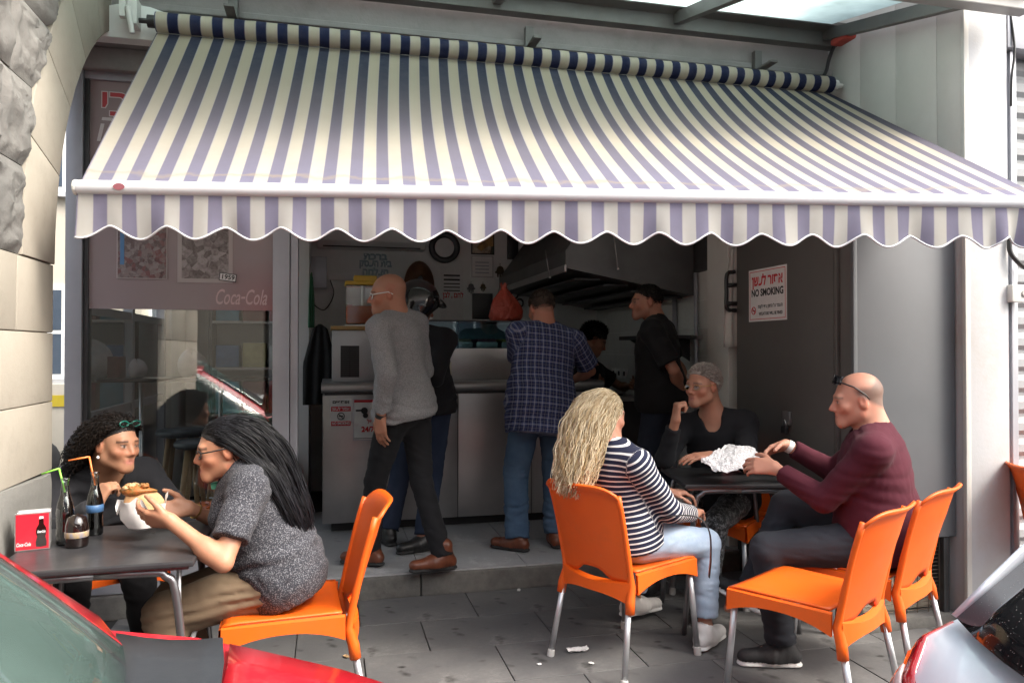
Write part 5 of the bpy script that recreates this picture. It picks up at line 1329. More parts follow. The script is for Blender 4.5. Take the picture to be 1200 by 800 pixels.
def strands(name, parent, m, roots, dirs, length, seg, colliders, wave=(.006, 30), r=.0035, seed=1, curl=0, gravity=.35, sides=3, lenvar=.25, drift=None, stiff=.6, clump=0, keep=None):
    rng = np.random.RandomState(seed); n = len(roots); p = roots.copy(); v = np.array([nrm(x) for x in dirs]); L = length*(1-lenvar*rng.rand(n)); st = (L/seg)[:, None]
    path = [p.copy()]; g = np.array([0, 0, -1.]) if drift is None else nrm(np.array([0, 0, -1.])+np.array(drift))
    for k in range(seg):
        v = v*stiff+g*gravity+rng.randn(n, 3)*.03; v /= np.linalg.norm(v, axis=1)[:, None]; p = p+v*st
        for (c, rr, Rm) in colliders:
            q = (p-c)@Rm.T/rr; l = np.linalg.norm(q, axis=1); m_ = l < 1
            if m_.any(): q[m_] /= l[m_][:, None]; p[m_] = (q[m_]*rr)@Rm+c
        path.append(p.copy())
    A = np.stack(path, 1)                                                          # n, seg+1, 3
    tt = np.linspace(0, 1, seg+1)
    if keep is not None:
        lp = keep.loc(A.reshape(-1, 3)).reshape(A.shape); bad = ((lp[:, :, 1] > .045) & (lp[:, :, 2] < .066) & (lp[:, :, 2] > -.13) & (np.abs(lp[:, :, 0]) < .085)).any(1); A = A[~bad]; n = len(A); L = L[~bad]; roots = roots[~bad]
    if clump: A = A+(A.mean(0)[None]-A)*clump*(tt**1.6)[None, :, None]
    ph = (roots@rng.randn(3))*38+rng.rand(n)*1.6; T = np.gradient(A, axis=1); T /= np.linalg.norm(T, axis=2)[:, :, None]+1e-9
    ref = (nrm(rng.randn(3))[None]+.35*rng.randn(n, 3))[:, None, :]; a = np.cross(T, np.broadcast_to(ref, T.shape)); a /= np.linalg.norm(a, axis=2)[:, :, None]+1e-9; b = np.cross(T, a)
    arc = tt[None, :]*L[:, None]*wave[1]*(1+.3*rng.rand(n)[:, None])+ph[:, None]
    amp = wave[0]*np.minimum(1, tt*3)[None, :, None]
    A = A+a*np.sin(arc)[:, :, None]*amp+(b*np.cos(arc)[:, :, None]*amp if curl else 0)
    rad = r*(.55+.9*np.sin(np.pi*np.clip(.12+.80*tt, 0, 1)))*1.0
    ring = [math.cos(2*math.pi*j/sides)*a+math.sin(2*math.pi*j/sides)*b for j in range(sides)]
    Vt = np.stack([A+rg*rad[None, :, None] for rg in ring], 2)                      # n, seg+1, sides, 3
    base = np.arange(n)[:, None, None]*(seg+1)*sides; i = np.arange(seg)[None, :, None]*sides; j = np.arange(sides)[None, None, :]; j2 = (j+1) % sides
    Q = np.stack([base+i+j, base+i+j2, base+i+sides+j2, base+i+sides+j], -1).reshape(-1, 4)
    o = fast_mesh(name, Vt.reshape(-1, 3), Q, m, parent)
    u = np.broadcast_to(tt[None, :, None], (n, seg+1, sides)); cv = np.broadcast_to(rng.rand(n)[:, None, None], (n, seg+1, sides)); vecattr(o, np.stack([u, cv, cv], -1).reshape(-1, 3)); return o
class Person:
    def __init__(s, label, Hgt, pel, face, neck, head, hface, tone, tilt=0, cface=None, hs=1.0, fat=0.0, h=.0052, shw=.178, fem=False, shroll=0.0):
        """pel pelvis centre, neck base of neck, head centre, all world; face pelvis facing, cface chest facing"""
        s.k = k = Hgt/1.75; s.label = label; s.h = h; s.fat = fat; s.tone = tone; s.fem = fem
        s.P = np.array(pel, float); s.N = np.array(neck, float); s.T = nrm(s.N-s.P); s.face = nrm(V3(face[0], face[1], 0)); cf = nrm(V3(*(cface if cface is not None else face), 0))
        s.S0 = nrm(np.cross(s.face, V3(0, 0, 1))); S1 = np.cross(cf, V3(0, 0, 1)); s.S = nrm(S1-s.T*(S1@s.T)); s.S = nrm(s.S+s.T*shroll); s.F = np.cross(s.T, s.S); s.F0 = s.face
        s.H = Head(head, hface, tilt, hs*k**.5); s.tl = np.linalg.norm(s.N-s.P)
        s.sh = {e: s.N-s.T*.045*k+s.S*(shw*k*(1 if e == 'R' else -1))-s.F*.01 for e in 'LR'}
        s.hip = {e: s.P-V3(0, 0, .02*k)+s.S0*(.092*k*(1 if e == 'R' else -1)) for e in 'LR'}
        s.ua, s.fa, s.th, s.shn = .295*k, .255*k, .435*k, .42*k; s.arm = {}; s.leg = {}; s.hand = {}
    def set_arm(s, e, wrist, hint, hd=None, pn=None, curl=(.5, .6, .4), thumb=.6, spread=.1, splayc=None):
        el, wr = ik(s.sh[e], wrist, s.ua, s.fa, hint); s.arm[e] = (s.sh[e], el, wr); d = nrm(wr-el) if hd is None else nrm(hd); s.hand[e] = (d, pn if pn is not None else -s.F, curl, thumb, spread, splayc)
    def set_leg(s, e, ankle, hint, toe=None):
        kn, an = ik(s.hip[e], ankle, s.th, s.shn, hint); s.leg[e] = (s.hip[e], kn, an, nrm(toe if toe is not None else V3(*s.face)))
    def bounds(s, pad=.16):
        pts = [s.P, s.N, s.H.c, s.H.c+V3(0, 0, .08)]+[q for a in s.arm.values() for q in a]+[q for a in s.leg.values() for q in a[:3]]+[s.arm[e][2]+s.hand[e][0]*.12 for e in s.arm]
        p = np.array(pts); return p.min(0)-pad, p.max(0)+pad
    def torso(s, F, g, k=.07, low=True):
        kk = s.k; f = s.fat; Rm = np.stack([s.S, s.F, s.T]); R0 = np.stack([s.S0, np.cross(s.T, s.S0), s.T]); L = s.tl; fm = 1 if s.fem else 0
        F.ell(s.P+s.T*.01*kk, (V3(.168, .125, .125)+f*V3(.6, .8, .5))*kk+g, R0, k)
        F.ell(s.P+s.T*L*.36+s.F*(.012+f*.5), (V3(.150-.012*fm, .108, .17)+f)*kk+g, Rm, k)
        F.ell(s.P+s.T*L*.68+s.F*.005, (V3(.165-.012*fm, .115, .175)+f*V3(.5, .5, .3))*kk+g, Rm, k)
        if fm:
            for x in (-1, 1): F.ell(s.P+s.T*L*.62+s.F*(.10+f*.5)*kk+s.S*x*.07*kk, V3(.062, .055, .065)*kk+g, Rm, .05)
        for e in 'LR': F.cone(s.sh[e], s.N-s.T*.06*kk, .056*kk+g, .07*kk+g, .05); F.cone(s.sh[e]+s.S*(-.05 if e == 'R' else .05)*kk+s.T*.02, s.N+s.T*.02*kk, .04*kk+g*.7, .048*kk+g*.5, .05)
    def build(s, beard=0, scalp=0, browc=(.03, .02, .015), balding=False, hairc=(.1, .08, .06), lips=(.40, .13, .11), hands='LR', jaw=1.0, neckr=.056, hsize=1.0, lipamt=.6):
        lo, hi = s.bounds(.2); F = Field(lo, hi, s.h); kk = s.k
        s.torso(F, -.006)
        for e, (a, b, c) in s.arm.items():
            F.cone(a, b, .046*kk, .036*kk, .03); F.cone(b, c, .035*kk, .026*kk, .012); F.cone(b+(c-b)*.22, b+(c-b)*.3, .037*kk, None, .03)
        for e, (a, b, c, t) in s.leg.items():
            F.cone(a, b, .068*kk, .044*kk, .04); F.cone(b, c, .042*kk, .032*kk, .02); F.cone(b+(c-b)*.25, b+(c-b)*.35, .045*kk, None, .04)
            F.cone(c, c+t*.12*kk-V3(0, 0, .04), .034*kk, .022, .03)
        head_sdf(F, s.H, s.N-s.T*.01, neckr, jaw, s.fem)
        for e in s.arm:
            a, b, c = s.arm[e]; d, pn, cu, th, sp, sc = s.hand[e]; F.cone(c, c+d*.02, .025*kk, .022*kk, .01, sq=(pn, 1.25)); hand_sdf(F, c, d, np.array(pn, float), 1 if e == 'R' else -1, cu, kk*hsize, th, sp, sc)
        vs, qs = F.mesh(); s.o = fast_mesh('person', vs, qs, m_skin()); tag(s.o, s.label, 'person', 'people at the snack shop')
        colattr(s.o, skin_cols(vs, s.H, s.tone, beard, scalp, browc, lips, balding, hairc, lipamt)); return s
    def top(s, m, sleeve='long', g=.013, hem=-.10, amp=.006, name='shirt', vneck=0, neckr=.060, seed=1, flare=.012, slv=.62, cuff=0, fine=None):
        """shirt or sweater"""
        lo, hi = s.bounds(.24); kk = s.k; F = Field(lo, hi, fine or max(.0078, s.h*1.3)); s.torso(F, g)
        F.ell(s.P+s.T*(-.04), (V3(.172, .13, .12)+s.fat*V3(.6, .8, .5))*kk+g+flare, np.stack([s.S0, np.cross(s.T, s.S0), s.T]), .05)
        R0_ = np.stack([s.S0, np.cross(s.T, s.S0), s.T]); F.ell(s.P+s.T*.01*kk, (V3(.170, .128, .135)+s.fat*V3(.6, .8, .5))*kk+g+.012, R0_, .05); F.ell(s.P+s.T*.10*kk, (V3(.155, .115, .13)+s.fat*V3(.6, .8, .5))*kk+g+.012, R0_, .05)
        if hem < -.13: F.ell(s.P+s.T*(hem+.03), (V3(.168, .13, .12)+s.fat*V3(.6, .8, .5))*kk+g+flare, np.stack([s.S0, np.cross(s.T, s.S0), s.T]), .05)
        F.plane(s.P+s.T*hem, -s.T)
        for e, (a, b, c) in s.arm.items():
            if sleeve == 'long': F.cone(a, b, .058*kk+g*.5, .049*kk+g*.5, .035); F.cone(b, c-(c-b)*.10*(1+cuff), .049*kk+g*.5, .036*kk+g*.4, .012, cut=0)
            elif sleeve == 'short': F.cone(a, a+(b-a)*slv, .060*kk+g*.6, .060*kk+g*.9, .035, cut=0)
        F.warp(folds(seed, 30, s.T), amp); F.warp(folds(seed+9, 62), amp*.35)
        F.cone(s.N-s.T*.012+s.F*.012, s.N+nrm(s.H.c-s.N)*.10+s.F*.012, neckr*kk, .08, 0, 's')
        if vneck: F.cone(s.N+s.F*.05-s.T*vneck, s.N+s.F*.10+s.T*.06, .012, .085, 0, 's')
        vs, qs = F.mesh(); o = fast_mesh(name, vs, qs, m, s.o); s.cuvw(o, vs); return o
    def cuvw(s, o, vs):
        t = (vs-s.P)@s.T; best = np.linalg.norm((vs-s.P)-np.outer(t, s.T), axis=1)-.15; u = t.copy(); v = (vs-s.P)@s.S
        for e, (a, b, c) in s.arm.items():
            off = 0
            for (p, q, r) in ((a, b, .055), (b, c, .045)):
                ba = q-p; L = np.linalg.norm(ba); w = ba/L; tt = np.clip((vs-p)@w, 0, L); d = np.linalg.norm(vs-p-np.outer(tt, w), axis=1)-r; m = (d < best) & (((vs-s.P)@s.S*(1 if e == 'R' else -1) > .155*s.k) | (tt > .1))
                best = np.where(m, d, best); u = np.where(m, .47-off-(vs-p)@w, u); ref = nrm(np.cross(w, s.F)); v = np.where(m, (vs-p)@ref, v); off += L
        vecattr(o, np.stack([u, v, u*0], 1))
    def pants(s, m, g=.012, waist=.10, amp=.006, hemr=.055, cutf=.96, name='trousers', seed=3, legs='LR', kneer=.066, fine=None):
        lo, hi = s.bounds(.24); kk = s.k; F = Field(lo, hi, fine or max(.0085, s.h*1.4)); R0 = np.stack([s.S0, np.cross(s.T, s.S0), s.T])
        F.ell(s.P+s.T*.01*kk, (V3(.170, .128, .135)+s.fat*V3(.6, .8, .5))*kk+g*.6, R0, .05)
        F.ell(s.P+s.T*.10*kk, (V3(.155, .115, .13)+s.fat*V3(.6, .8, .5))*kk+g*.5, R0, .05)
        F.plane(s.P+s.T*waist, s.T)
        for e in legs:
            a, b, c, t = s.leg[e]; F.cone(a, b, .089*kk+g*.6+s.fat*.25, kneer*kk+g*.3, .05); F.cone(b, b+(c-b)*cutf, kneer*kk+g*.2, hemr*kk, .02, cut=0)
        F.warp(folds(seed, 34, V3(0, 0, 1)), amp); F.warp(folds(seed+5, 70, V3(0, 0, 1)), amp*.5)
        vs, qs = F.mesh(); o = fast_mesh(name, vs, qs, m, s.o); vecattr(o, vs); return o
    def shoes(s, m, msole, legs='LR', kind='boot', lift=None):
        kk = s.k
        for e in legs:
            a, b, c, t = s.leg[e]; up = nrm(b-c) if lift and e in lift else V3(0, 0, 1); t = nrm(t-up*(t@up)); r = np.cross(t, up); bot = c-up*.085*kk
            F = Field(c-.26, c+.26, .0065); hh = bot+up*.045*kk
            F.cone(hh-t*.045*kk, hh+t*.05*kk, .040*kk, .043*kk, .02); F.cone(hh+t*.05*kk, hh+t*.155*kk-up*.006, .043*kk, .036*kk, .03, sq=(up, 1.15))
            F.cone(c-t*.012, hh+t*.03, .043*kk, .046*kk, .03)
            F.cone(c+up*(.05 if kind == 'boot' else .012)*kk-t*.014, c-t*.012-up*.02, .046*kk if kind == 'boot' else .041*kk, .043*kk, .02)
            if kind != 'boot': F.cone(c+up*.02, c+up*.12, .036*kk, None, .004, 's')
            F.warp(folds(5, 60, t), .0025)
            F.plane(bot+up*.001, -up)
            for sg_ in (0,):                                                            # sole slab
                F.cone(bot-t*.05*kk+up*.012, bot+t*.155*kk+up*.012, .040*kk, .039*kk, .002, sq=(up, 3.2))
            F.plane(bot, -up)
            vs, qs = F.mesh(); cz = ((vs[qs].mean(1)-bot)@up); fast_mesh('shoe', vs, qs, [m, msole], s.o, (cz < .026*kk).astype(int))
    def cap(s, name, m, thick=.008, line=(.006, .676), amp=.003, seed=2, extra=None, low=None):
        """short hair as a close shell"""
        H = s.H; F = Field(H.c-.2, H.c+.2, .006); S = H.s
        F.ell(H.w(0, -.018, .036), S*(V3(.075, .096, .083)+thick), H.R, 0)
        if extra: extra(F, H)
        F.warp(folds(seed, 120), amp); F.warp(folds(seed+3, 260), amp*.5)
        n = nrm(H.u-line[1]*H.f); F.plane(H.w(0, 0, line[0]), -n)
        if low: F.plane(H.w(0, 0, low), -H.u)
        F.cone(H.w(-.12, .0, -.004), H.w(.12, .0, -.004), .030*S, None, .004, 's')
        vs, qs = F.mesh(); return fast_mesh(name, vs, qs, m, s.o)
    def glasses(s, mframe, mlens=None, z=.0, y=.098, up=0, thick=.0022, lens_h=.016, name='glasses'):
        H = s.H; mb = MB(); ml = MB()
        for x in (-1, 1):
            ring = [H.w(x*.033+.023*math.cos(w), y-.010*abs(math.cos(w)*.5+x*.5*0)-.006*abs(.033+.023*math.cos(w)*x-.02)/.03, z-.003+lens_h*math.sin(w)) for w in np.linspace(0, 2*math.pi, 17)]
            mb.tube(ring, thick, 5, cap=False)
            if mlens: ml.add(ring[:-1], [tuple(range(16))])
            mb.tube([H.w(x*.056, y-.012, z+.004), H.w(x*.076, .05, z+.006), H.w(x*.083, -.005, z+.008), H.w(x*.080, -.03, z-.008)], thick*1.1, 5)
        mb.tube([H.w(-.010, y, z+.001), H.w(0, y+.003, z+.004), H.w(.010, y, z+.001)], thick, 5)
        o = mb.build(name, mframe, s.o, smooth=True)
        if mlens: ml.build('lens', mlens, o)
        return o
    def band(s, e, m, f=.9, r=.031, w=.018, name='wristwatch', face=None):
        a, b, c = s.arm[e]; d = nrm(c-b); p = b+(c-b)*f; o = MB().lathe([(r*s.k, -w/2), (r*s.k+.004, -w/2), (r*s.k+.004, w/2), (r*s.k, w/2), (r*s.k, -w/2)], M=frame(tuple(p), tuple(np.cross(d, V3(.3, .2, 1))), tuple(np.cross(d, np.cross(d, V3(.3, .2, 1))))), n=20).build(name, m, s.o, angle=40)
        return o
def crop(pr, m, n=1700, length=.02, seed=5, front=.0, r=(.078, .099, .087), ymax=.06):
    rt, dr = scalp_roots(pr.H, n, seed, zmin=-.06, front=front, r=r); q = pr.H.loc(rt); ok = (q[:, 1] < ymax) | (q[:, 2] > .085)
    return strands('hair', pr.o, m, rt[ok], dr[ok]*.6-pr.H.f*.45, length, 3, [], (.001, 20), .0016, seed, gravity=.12, stiff=.9, lenvar=.5)
def scalp_roots(H, n, seed, zmin=-.3, front=.07, r=(.078, .099, .086)):
    rng = np.random.RandomState(seed); q = rng.randn(n*6, 3); q /= np.linalg.norm(q, axis=1)[:, None]
    p = q*np.array(r)+V3(0, -.018, .035); ok = (p[:, 2] > zmin+0*.0) & (p[:, 2] > .006+.676*p[:, 1]-front)
    ok &= ~((p[:, 1] > .045) & (p[:, 2] < .062)); p = p[ok][:n]; q = q[ok][:n]
    return np.array([H.w(*x) for x in p]), np.array([x[0]*H.r+x[1]*H.f+x[2]*H.u for x in q])
# ---------------------------------------------------------------- the ten people
def foot(px, zc, z0=0.0, k=1.0, lift=0):
    p = P(px, 600, zc); return np.array([p[0], p[1], z0+.086*k+lift])
def atz(px, zc, z): p = P(px, 600, zc); return np.array([p[0], p[1], z])
FZ = .131
cw = lambda x, z, up=0: np.array([*cdir(x, z), up])
CL = {}
# --- grey-speckled top, khaki trousers, holding the sandwich
w1 = Person('person in a speckled grey top and khaki trousers holding a stuffed pita', 1.62, atz(329, 2.92, .575), (-1, -.05), P(286, 549, 2.86), P(263, 525, 2.82), (-1, -.16, -.16), (.42, .215, .13), fat=.028, fem=True, h=.0057, shw=.185)
w1.set_arm('L', P(200, 610, 2.58), (.35, -.5, -.8), hd=(-.85, .35, .05), pn=(.1, .85, .5), curl=(.35, .45, .3), thumb=.5)
w1.set_arm('R', P(222, 595, 2.90), (.3, .5, -.8), hd=(-.9, -.35, .0), pn=(.1, -.85, .4), curl=(.35, .45, .3), thumb=.5)
w1.set_leg('L', V3(-.52, 2.90, .085), (-1, 0, .4), (-1, -.1, 0)); w1.set_leg('R', V3(-.46, 3.12, .085), (-1, 0, .4), (-1, .1, 0))
w1.build(browc=(.02, .015, .012), lips=(.35, .09, .09), neckr=.058)
w1.top(m_cloth('speckled_jersey', (.028, .029, .036), (.17, .17, .185), 'speckle'), 'short', g=.010, hem=-.10, amp=.008, flare=.004, seed=4, slv=.72)
w1.pants(m_cloth('khaki_twill', (.16, .115, .075), (.12, .085, .055)), g=.018, hemr=.07, cutf=.93, seed=6, kneer=.078, waist=.0)
w1.shoes(M['black'], M['rubber'], kind='low')
hm = m_hair('black_hair', (.005, .005, .006), (.014, .014, .018), .42)
w1.cap('hair', mat('black_hair_cap', (.007, .007, .009), (.012, .012, .015), 90, .6), .002, (.012, .62), .002)
rt, dr = scalp_roots(w1.H, 2200, 3, zmin=-.03, front=.0)
H = w1.H; coll = [(H.w(0, -.018, .03), V3(.086, .106, .094)*H.s, H.R), (H.w(0, .01, -.06), V3(.068, .085, .09)*H.s, H.R)]
Rm = np.stack([w1.S, w1.F, w1.T]); coll += [(w1.P+w1.T*w1.tl*.66, V3(.215, .178, .25), Rm), (w1.N-w1.T*.05, V3(.235, .095, .095), Rm)]
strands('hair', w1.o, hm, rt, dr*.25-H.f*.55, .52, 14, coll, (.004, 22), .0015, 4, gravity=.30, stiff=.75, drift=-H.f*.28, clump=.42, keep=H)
w1.glasses(M['black'], glassmat('spectacle_lens', (.9, .9, .9), .1), thick=.0025)
q = w1.H.w(.055, .085, -.115)
MB().box((-.02, -.012, -.02), (.02, .012, .02), M=frame(tuple(w1.H.w(.03, .05, -.14)), tuple(w1.H.r), tuple(w1.H.u))).build('neck_pendant', mat('green_fabric', (.1, .42, .28), (.08, .35, .22), 9, .7), w1.o, bevel=.006)
w1.band('R', mat('gold', (.5, .33, .12), (.4, .25, .1), 9, .3, .9), .86, .027, .006, 'bracelet')
# --- curly hair, black top, chin on fist
w2 = Person('person with dark curly hair and a black top resting chin on a fist', 1.62, V3(-1.02, 3.83, .57), (.45, -.89), P(123, 556, 3.27), P(136, 520, 3.17), (.79, -.60, -.06), (.36, .19, .115), fat=.02, fem=True, h=.0057, tilt=.05)
w2.set_arm('R', P(112, 592, 3.00), (-.7, -.2, -.8), hd=(.35, .25, .75), pn=(.55, .55, .2), curl=(1.0, 1.1, .7), thumb=.6)
w2.set_arm('L', P(176, 606, 3.12), (.7, .3, -.6), hd=(.3, -.6, .0), pn=(-.2, -.1, -1), curl=(.4, .5, .3))
w2.set_leg('R', V3(-.98, 3.30, .085), (.2, -1, .4), (.3, -.95, 0)); w2.set_leg('L', V3(-.70, 3.36, .085), (.4, -1, .4), (.5, -.85, 0))
w2.build(browc=(.015, .01, .01), lips=(.32, .10, .09))
blk = m_cloth('black_knit', (.012, .0125, .015), (.02, .02, .023))
w2.top(blk, 'long', g=.014, seed=8, amp=.007, vneck=.04); w2.pants(m_cloth('black_twill', (.010, .010, .012), (.016, .016, .018)), seed=9); w2.shoes(M['black'], M['rubber'], kind='low')
w2.cap('hair', mat('curl_cap', (.008, .006, .005), (.016, .012, .01), 90, .6), .002, (.018, .60), .003)
rt, dr = scalp_roots(w2.H, 1900, 6, zmin=-.06, front=.0, r=(.084, .105, .092)); H = w2.H; hq_ = H.loc(rt); hk_ = (hq_[:, 1] < .025) | (hq_[:, 2] > .066)
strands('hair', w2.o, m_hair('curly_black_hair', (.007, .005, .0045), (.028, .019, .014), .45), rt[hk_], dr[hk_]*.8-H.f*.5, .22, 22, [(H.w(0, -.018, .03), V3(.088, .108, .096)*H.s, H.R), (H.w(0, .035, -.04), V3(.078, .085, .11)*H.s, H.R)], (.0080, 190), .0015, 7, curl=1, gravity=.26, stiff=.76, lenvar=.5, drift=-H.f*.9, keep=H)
MB().tube([H.w(-.008, .078, .098), H.w(.008, .078, .098)], .0028, 5).tube([H.w(-.03+.022*math.cos(w), .074, .096+.012*math.sin(w)) for w in np.linspace(0, 6.283, 13)], .0028, 5, cap=False).tube([H.w(.03+.022*math.cos(w), .074, .096+.012*math.sin(w)) for w in np.linspace(0, 6.283, 13)], .0028, 5, cap=False).build('glasses', mat('teal_frame', (.01, .16, .12), (.01, .12, .09), 5, .3), w2.o, smooth=True)
MB().lathe([(0, -.007), (.006, -.003), (.006, .003), (0, .007)], tuple(H.w(.083, .0, -.052)), 10).build('earring', M['white'], w2.o, smooth=True)
c = w2.arm['R'][2]+w2.hand['R'][0]*.10; 
# --- the stuffed pita in its paper
pc = P(167, 597, 2.72)
pt = thing('stuffed_pita', 'stuffed pita in white paper held over the table', 'sandwich', tuple(pc))
ax = nrm(V3(-.25, .1, 1)); fr_ = frame(tuple(pc), tuple(np.cross(ax, V3(.6, -.8, 0))), tuple(nrm(V3(.75, -.65, 0))))
def blob(rx, ry, rz, c, seed, wob=.08, top=None):
    A = []
    for e in np.linspace(-1.45, 1.45, 11):
        A.append([tuple(Vector(c)+Vector((rx*math.cos(e)*math.cos(w)*(1+wob*math.sin(3*w+seed+2*e)), ry*math.cos(e)*math.sin(w)*(1+wob*math.cos(2*w+seed)), rz*math.sin(e)*(1+wob*math.sin(2*w))))) for w in np.linspace(0, 2*math.pi, 19)[:-1]])
    return A
M['bread'] = mat('pita_bread', (.52, .33, .17), (.38, .2, .09), 26, .8, bump=.5, bscale=60, dirt=.25, dirtcol=(.25, .11, .04)); M['filling'] = mat('pita_filling', (.42, .10, .02), (.12, .10, .02), 70, .5, bump=1, bscale=120)
MB().grid(blob(.070, .034, .064, pc+V3(0, 0, .014), 1), closed=True).build('bread', M['bread'], pt, smooth=True)
MB().grid(blob(.052, .024, .020, pc+V3(-.012, -.004, .070), 3, .35), closed=True).build('filling', M['filling'], pt, smooth=True)
for k in range(14): MB().grid(blob(.012, .010, .008, pc+V3(random.uniform(-.055, .03), random.uniform(-.02, .016), .078+random.uniform(0, .012)), k, .4), closed=True).build('filling_piece', M['filling'] if k % 3 else M['bread'], pt, smooth=True)
wr_ = []
for q_, (r1_, r2_, z_) in enumerate(((.02, .012, -.072), (.048, .030, -.062), (.072, .040, -.03), (.076, .042, .002), (.080, .046, .018), (.086, .052, .030))):
    wr_.append([pc+V3(r1_*math.cos(w)*(1+.05*math.sin(5*w+q_)), r2_*math.sin(w)*(1+.1*math.sin(4*w+q_)), z_+(.018*math.sin(3*w+1)+.014*math.sin(7*w) if q_ > 3 else 0)) for w in np.linspace(0, 2*math.pi, 27)[:-1]])
MB().grid(wr_, closed=True).build('paper', M['paper'], pt, angle=30)
# --- grey sweater, shaved head, at the counter
m1 = Person('person in a grey sweater and black trousers standing at the counter', 1.78, atz(474, 4.45, 1.085), (-.70, .71), P(464, 373, 4.42), P(454, 345, 4.40), (-.96, .06, -.12), (.42, .205, .13), h=.0072, shw=.165, cface=(-.70, .71))
m1.set_arm('L', P(446, 488, 4.24), (.1, -.35, 0), hd=(.02, .05, -1), pn=(.6, .6, 0), curl=(.3, .35, .2)); m1.set_arm('R', P(478, 440, 4.86), (.35, -.2, -1), hd=(.1, .9, .2))
m1.set_leg('L', foot(434, 4.50, FZ), (-.7, .4, 0), (-.85, .45, 0)); m1.set_leg('R', foot(519, 4.36, FZ), (-.5, .3, 0), (-.97, -.12, 0))
m1.build(scalp=.25, hairc=(.2, .13, .1), beard=.25)
m1.top(m_cloth('grey_melange', (.20, .20, .21), (.30, .30, .305), 'melange'), 'long', g=.012, hem=-.07, amp=.011, seed=12, cuff=.8)
m1.pants(m_cloth('black_denim', (.011, .011, .013), (.02, .02, .022)), g=.008, hemr=.057, cutf=1.02, waist=.03, seed=14, kneer=.060, amp=.007)
br_ = mat('brown_boot_leather', (.17, .05, .022), (.10, .03, .014), 18, .4, bump=.2); m1.shoes(br_, M['rubber'], kind='boot')
m1.glasses(M['white'], LENS(), thick=.003, lens_h=.017, name='sunglasses'); m1.band('L', M['black'], .97, .027, .022)
# --- motorcyclist with helmet
m2 = Person('person wearing a black open-face helmet and black jacket at the counter', 1.76, atz(497, 5.02, 1.07), (.45, .9), atz(492, 5.02, 1.52), P(492, 357, 5.04), (.86, .28, -.42), (.36, .18, .12), h=.0085)
m2.set_arm('R', P(510, 437, 5.06), (-.35, -.3, -1), hd=(.7, .5, .2), pn=(-.2, .6, .6), curl=(.7, .8, .5)); m2.set_arm('L', P(505, 436, 5.2), (-.8, 0, -.6), hd=(.6, -.2, .2), pn=(.2, -.6, .6), curl=(.7, .8, .5))
m2.set_leg('L', foot(455, 5.0, FZ), (.3, 1, 0), (-.3, .9, 0)); m2.set_leg('R', foot(497, 4.84, FZ), (.3, 1, 0), (-.75, -.25, 0)); m2.build(beard=.3)
m2.top(blk, 'long', g=.022, hem=-.08, seed=15, name='jacket', amp=.008); m2.pants(m_cloth('navy_denim', (.022, .032, .062), (.04, .055, .095), 'denim'), seed=16, hemr=.065); m2.shoes(M['black'], M['rubber'], kind='low')
H = m2.H; F = Field(H.c-.26, H.c+.26, .005)
F.ell(H.w(0, -.02, .03), V3(.125, .145, .135), H.R, 0); F.cone(H.w(0, -.03, -.03), H.w(0, -.03, -.09), .118, .112, .03)
F.ell(H.w(0, .115, -.035), V3(.085, .10, .075), H.R, .01, 's'); F.cone(H.w(0, -.01, -.06), H.w(0, -.01, -.2), .095, .1, 0, 's'); F.plane(H.w(0, 0, -.13), -H.u)
vs, qs = F.mesh(); hm_ = fast_mesh('helmet', vs, qs, mat('gloss_black', (.008, .008, .009), (.012, .012, .013), 3, .12, coat=1), m2.o)
A = [[H.w(.128*math.sin(w), -.01+.148*math.cos(w)*(1+.28*t), .075+.01*t-.02*t*t) for w in np.linspace(-1.15, 1.15, 13)] for t in np.linspace(0, 1, 6)]
MB().grid(A).build('peak', mat('gloss_black', (0, 0, 0)), hm_, smooth=True, solid=.005)
for x in (-1, 1): MB().lathe([(0, 0), (.007, .001), (.005, .005), (0, .006)], M=frame(tuple(H.w(x*.128, .03, .045)), tuple(H.f), tuple(H.u)), n=10).build('stud', M['steel'], hm_, smooth=True)
wl = box('wallet', (0, 0, 0), (.07, .012, .09), mat('pale_wallet', (.45, .42, .33), (.38, .35, .27), 9, .6), None, .003, M=Matrix.Translation(tuple(P(517, 440, 4.98)))); tag(wl, 'pale banknotes held by the helmeted person', 'banknotes')
# --- plaid shirt, back to the camera
m3 = Person('person in a blue plaid short-sleeved shirt seen from behind at the counter', 1.74, atz(634, 4.92, 1.06), (-.05, 1), P(640, 388, 5.02), P(634, 362, 5.05), (-.25, .95, -.30), (.42, .2, .13), fat=.038, h=.0072, shw=.20)
m3.set_arm('L', P(618, 449, 5.36), (-1, -.35, -.35), hd=(.4, .8, 0), pn=(0, 0, -1)); m3.set_arm('R', P(664, 449, 5.40), (1, -.35, -.35), hd=(-.3, .8, 0), pn=(0, 0, -1))
m3.set_leg('L', foot(606, 4.84, FZ), (-.2, 1, 0), (-.75, .65, 0)); m3.set_leg('R', foot(651, 4.95, FZ), (.3, 1, 0), (.15, 1, 0)); m3.build(scalp=.4, hairc=(.13, .09, .07))
m3.cap('hair', m_fuzz('cropped_brown_hair', (.06, .042, .032), (.10, .075, .06)), .002, (.004, .58), .0012); crop(m3, m_hair('brown_hair', (.05, .036, .028), (.12, .09, .07), .5), 1800, .012, 9)
m3.top(m_cloth('blue_plaid', (.045, .062, .15), (.055, .075, .18), 'plaid'), 'short', g=.02, hem=-.19, amp=.008, seed=18, flare=.012, slv=.78, neckr=.066)
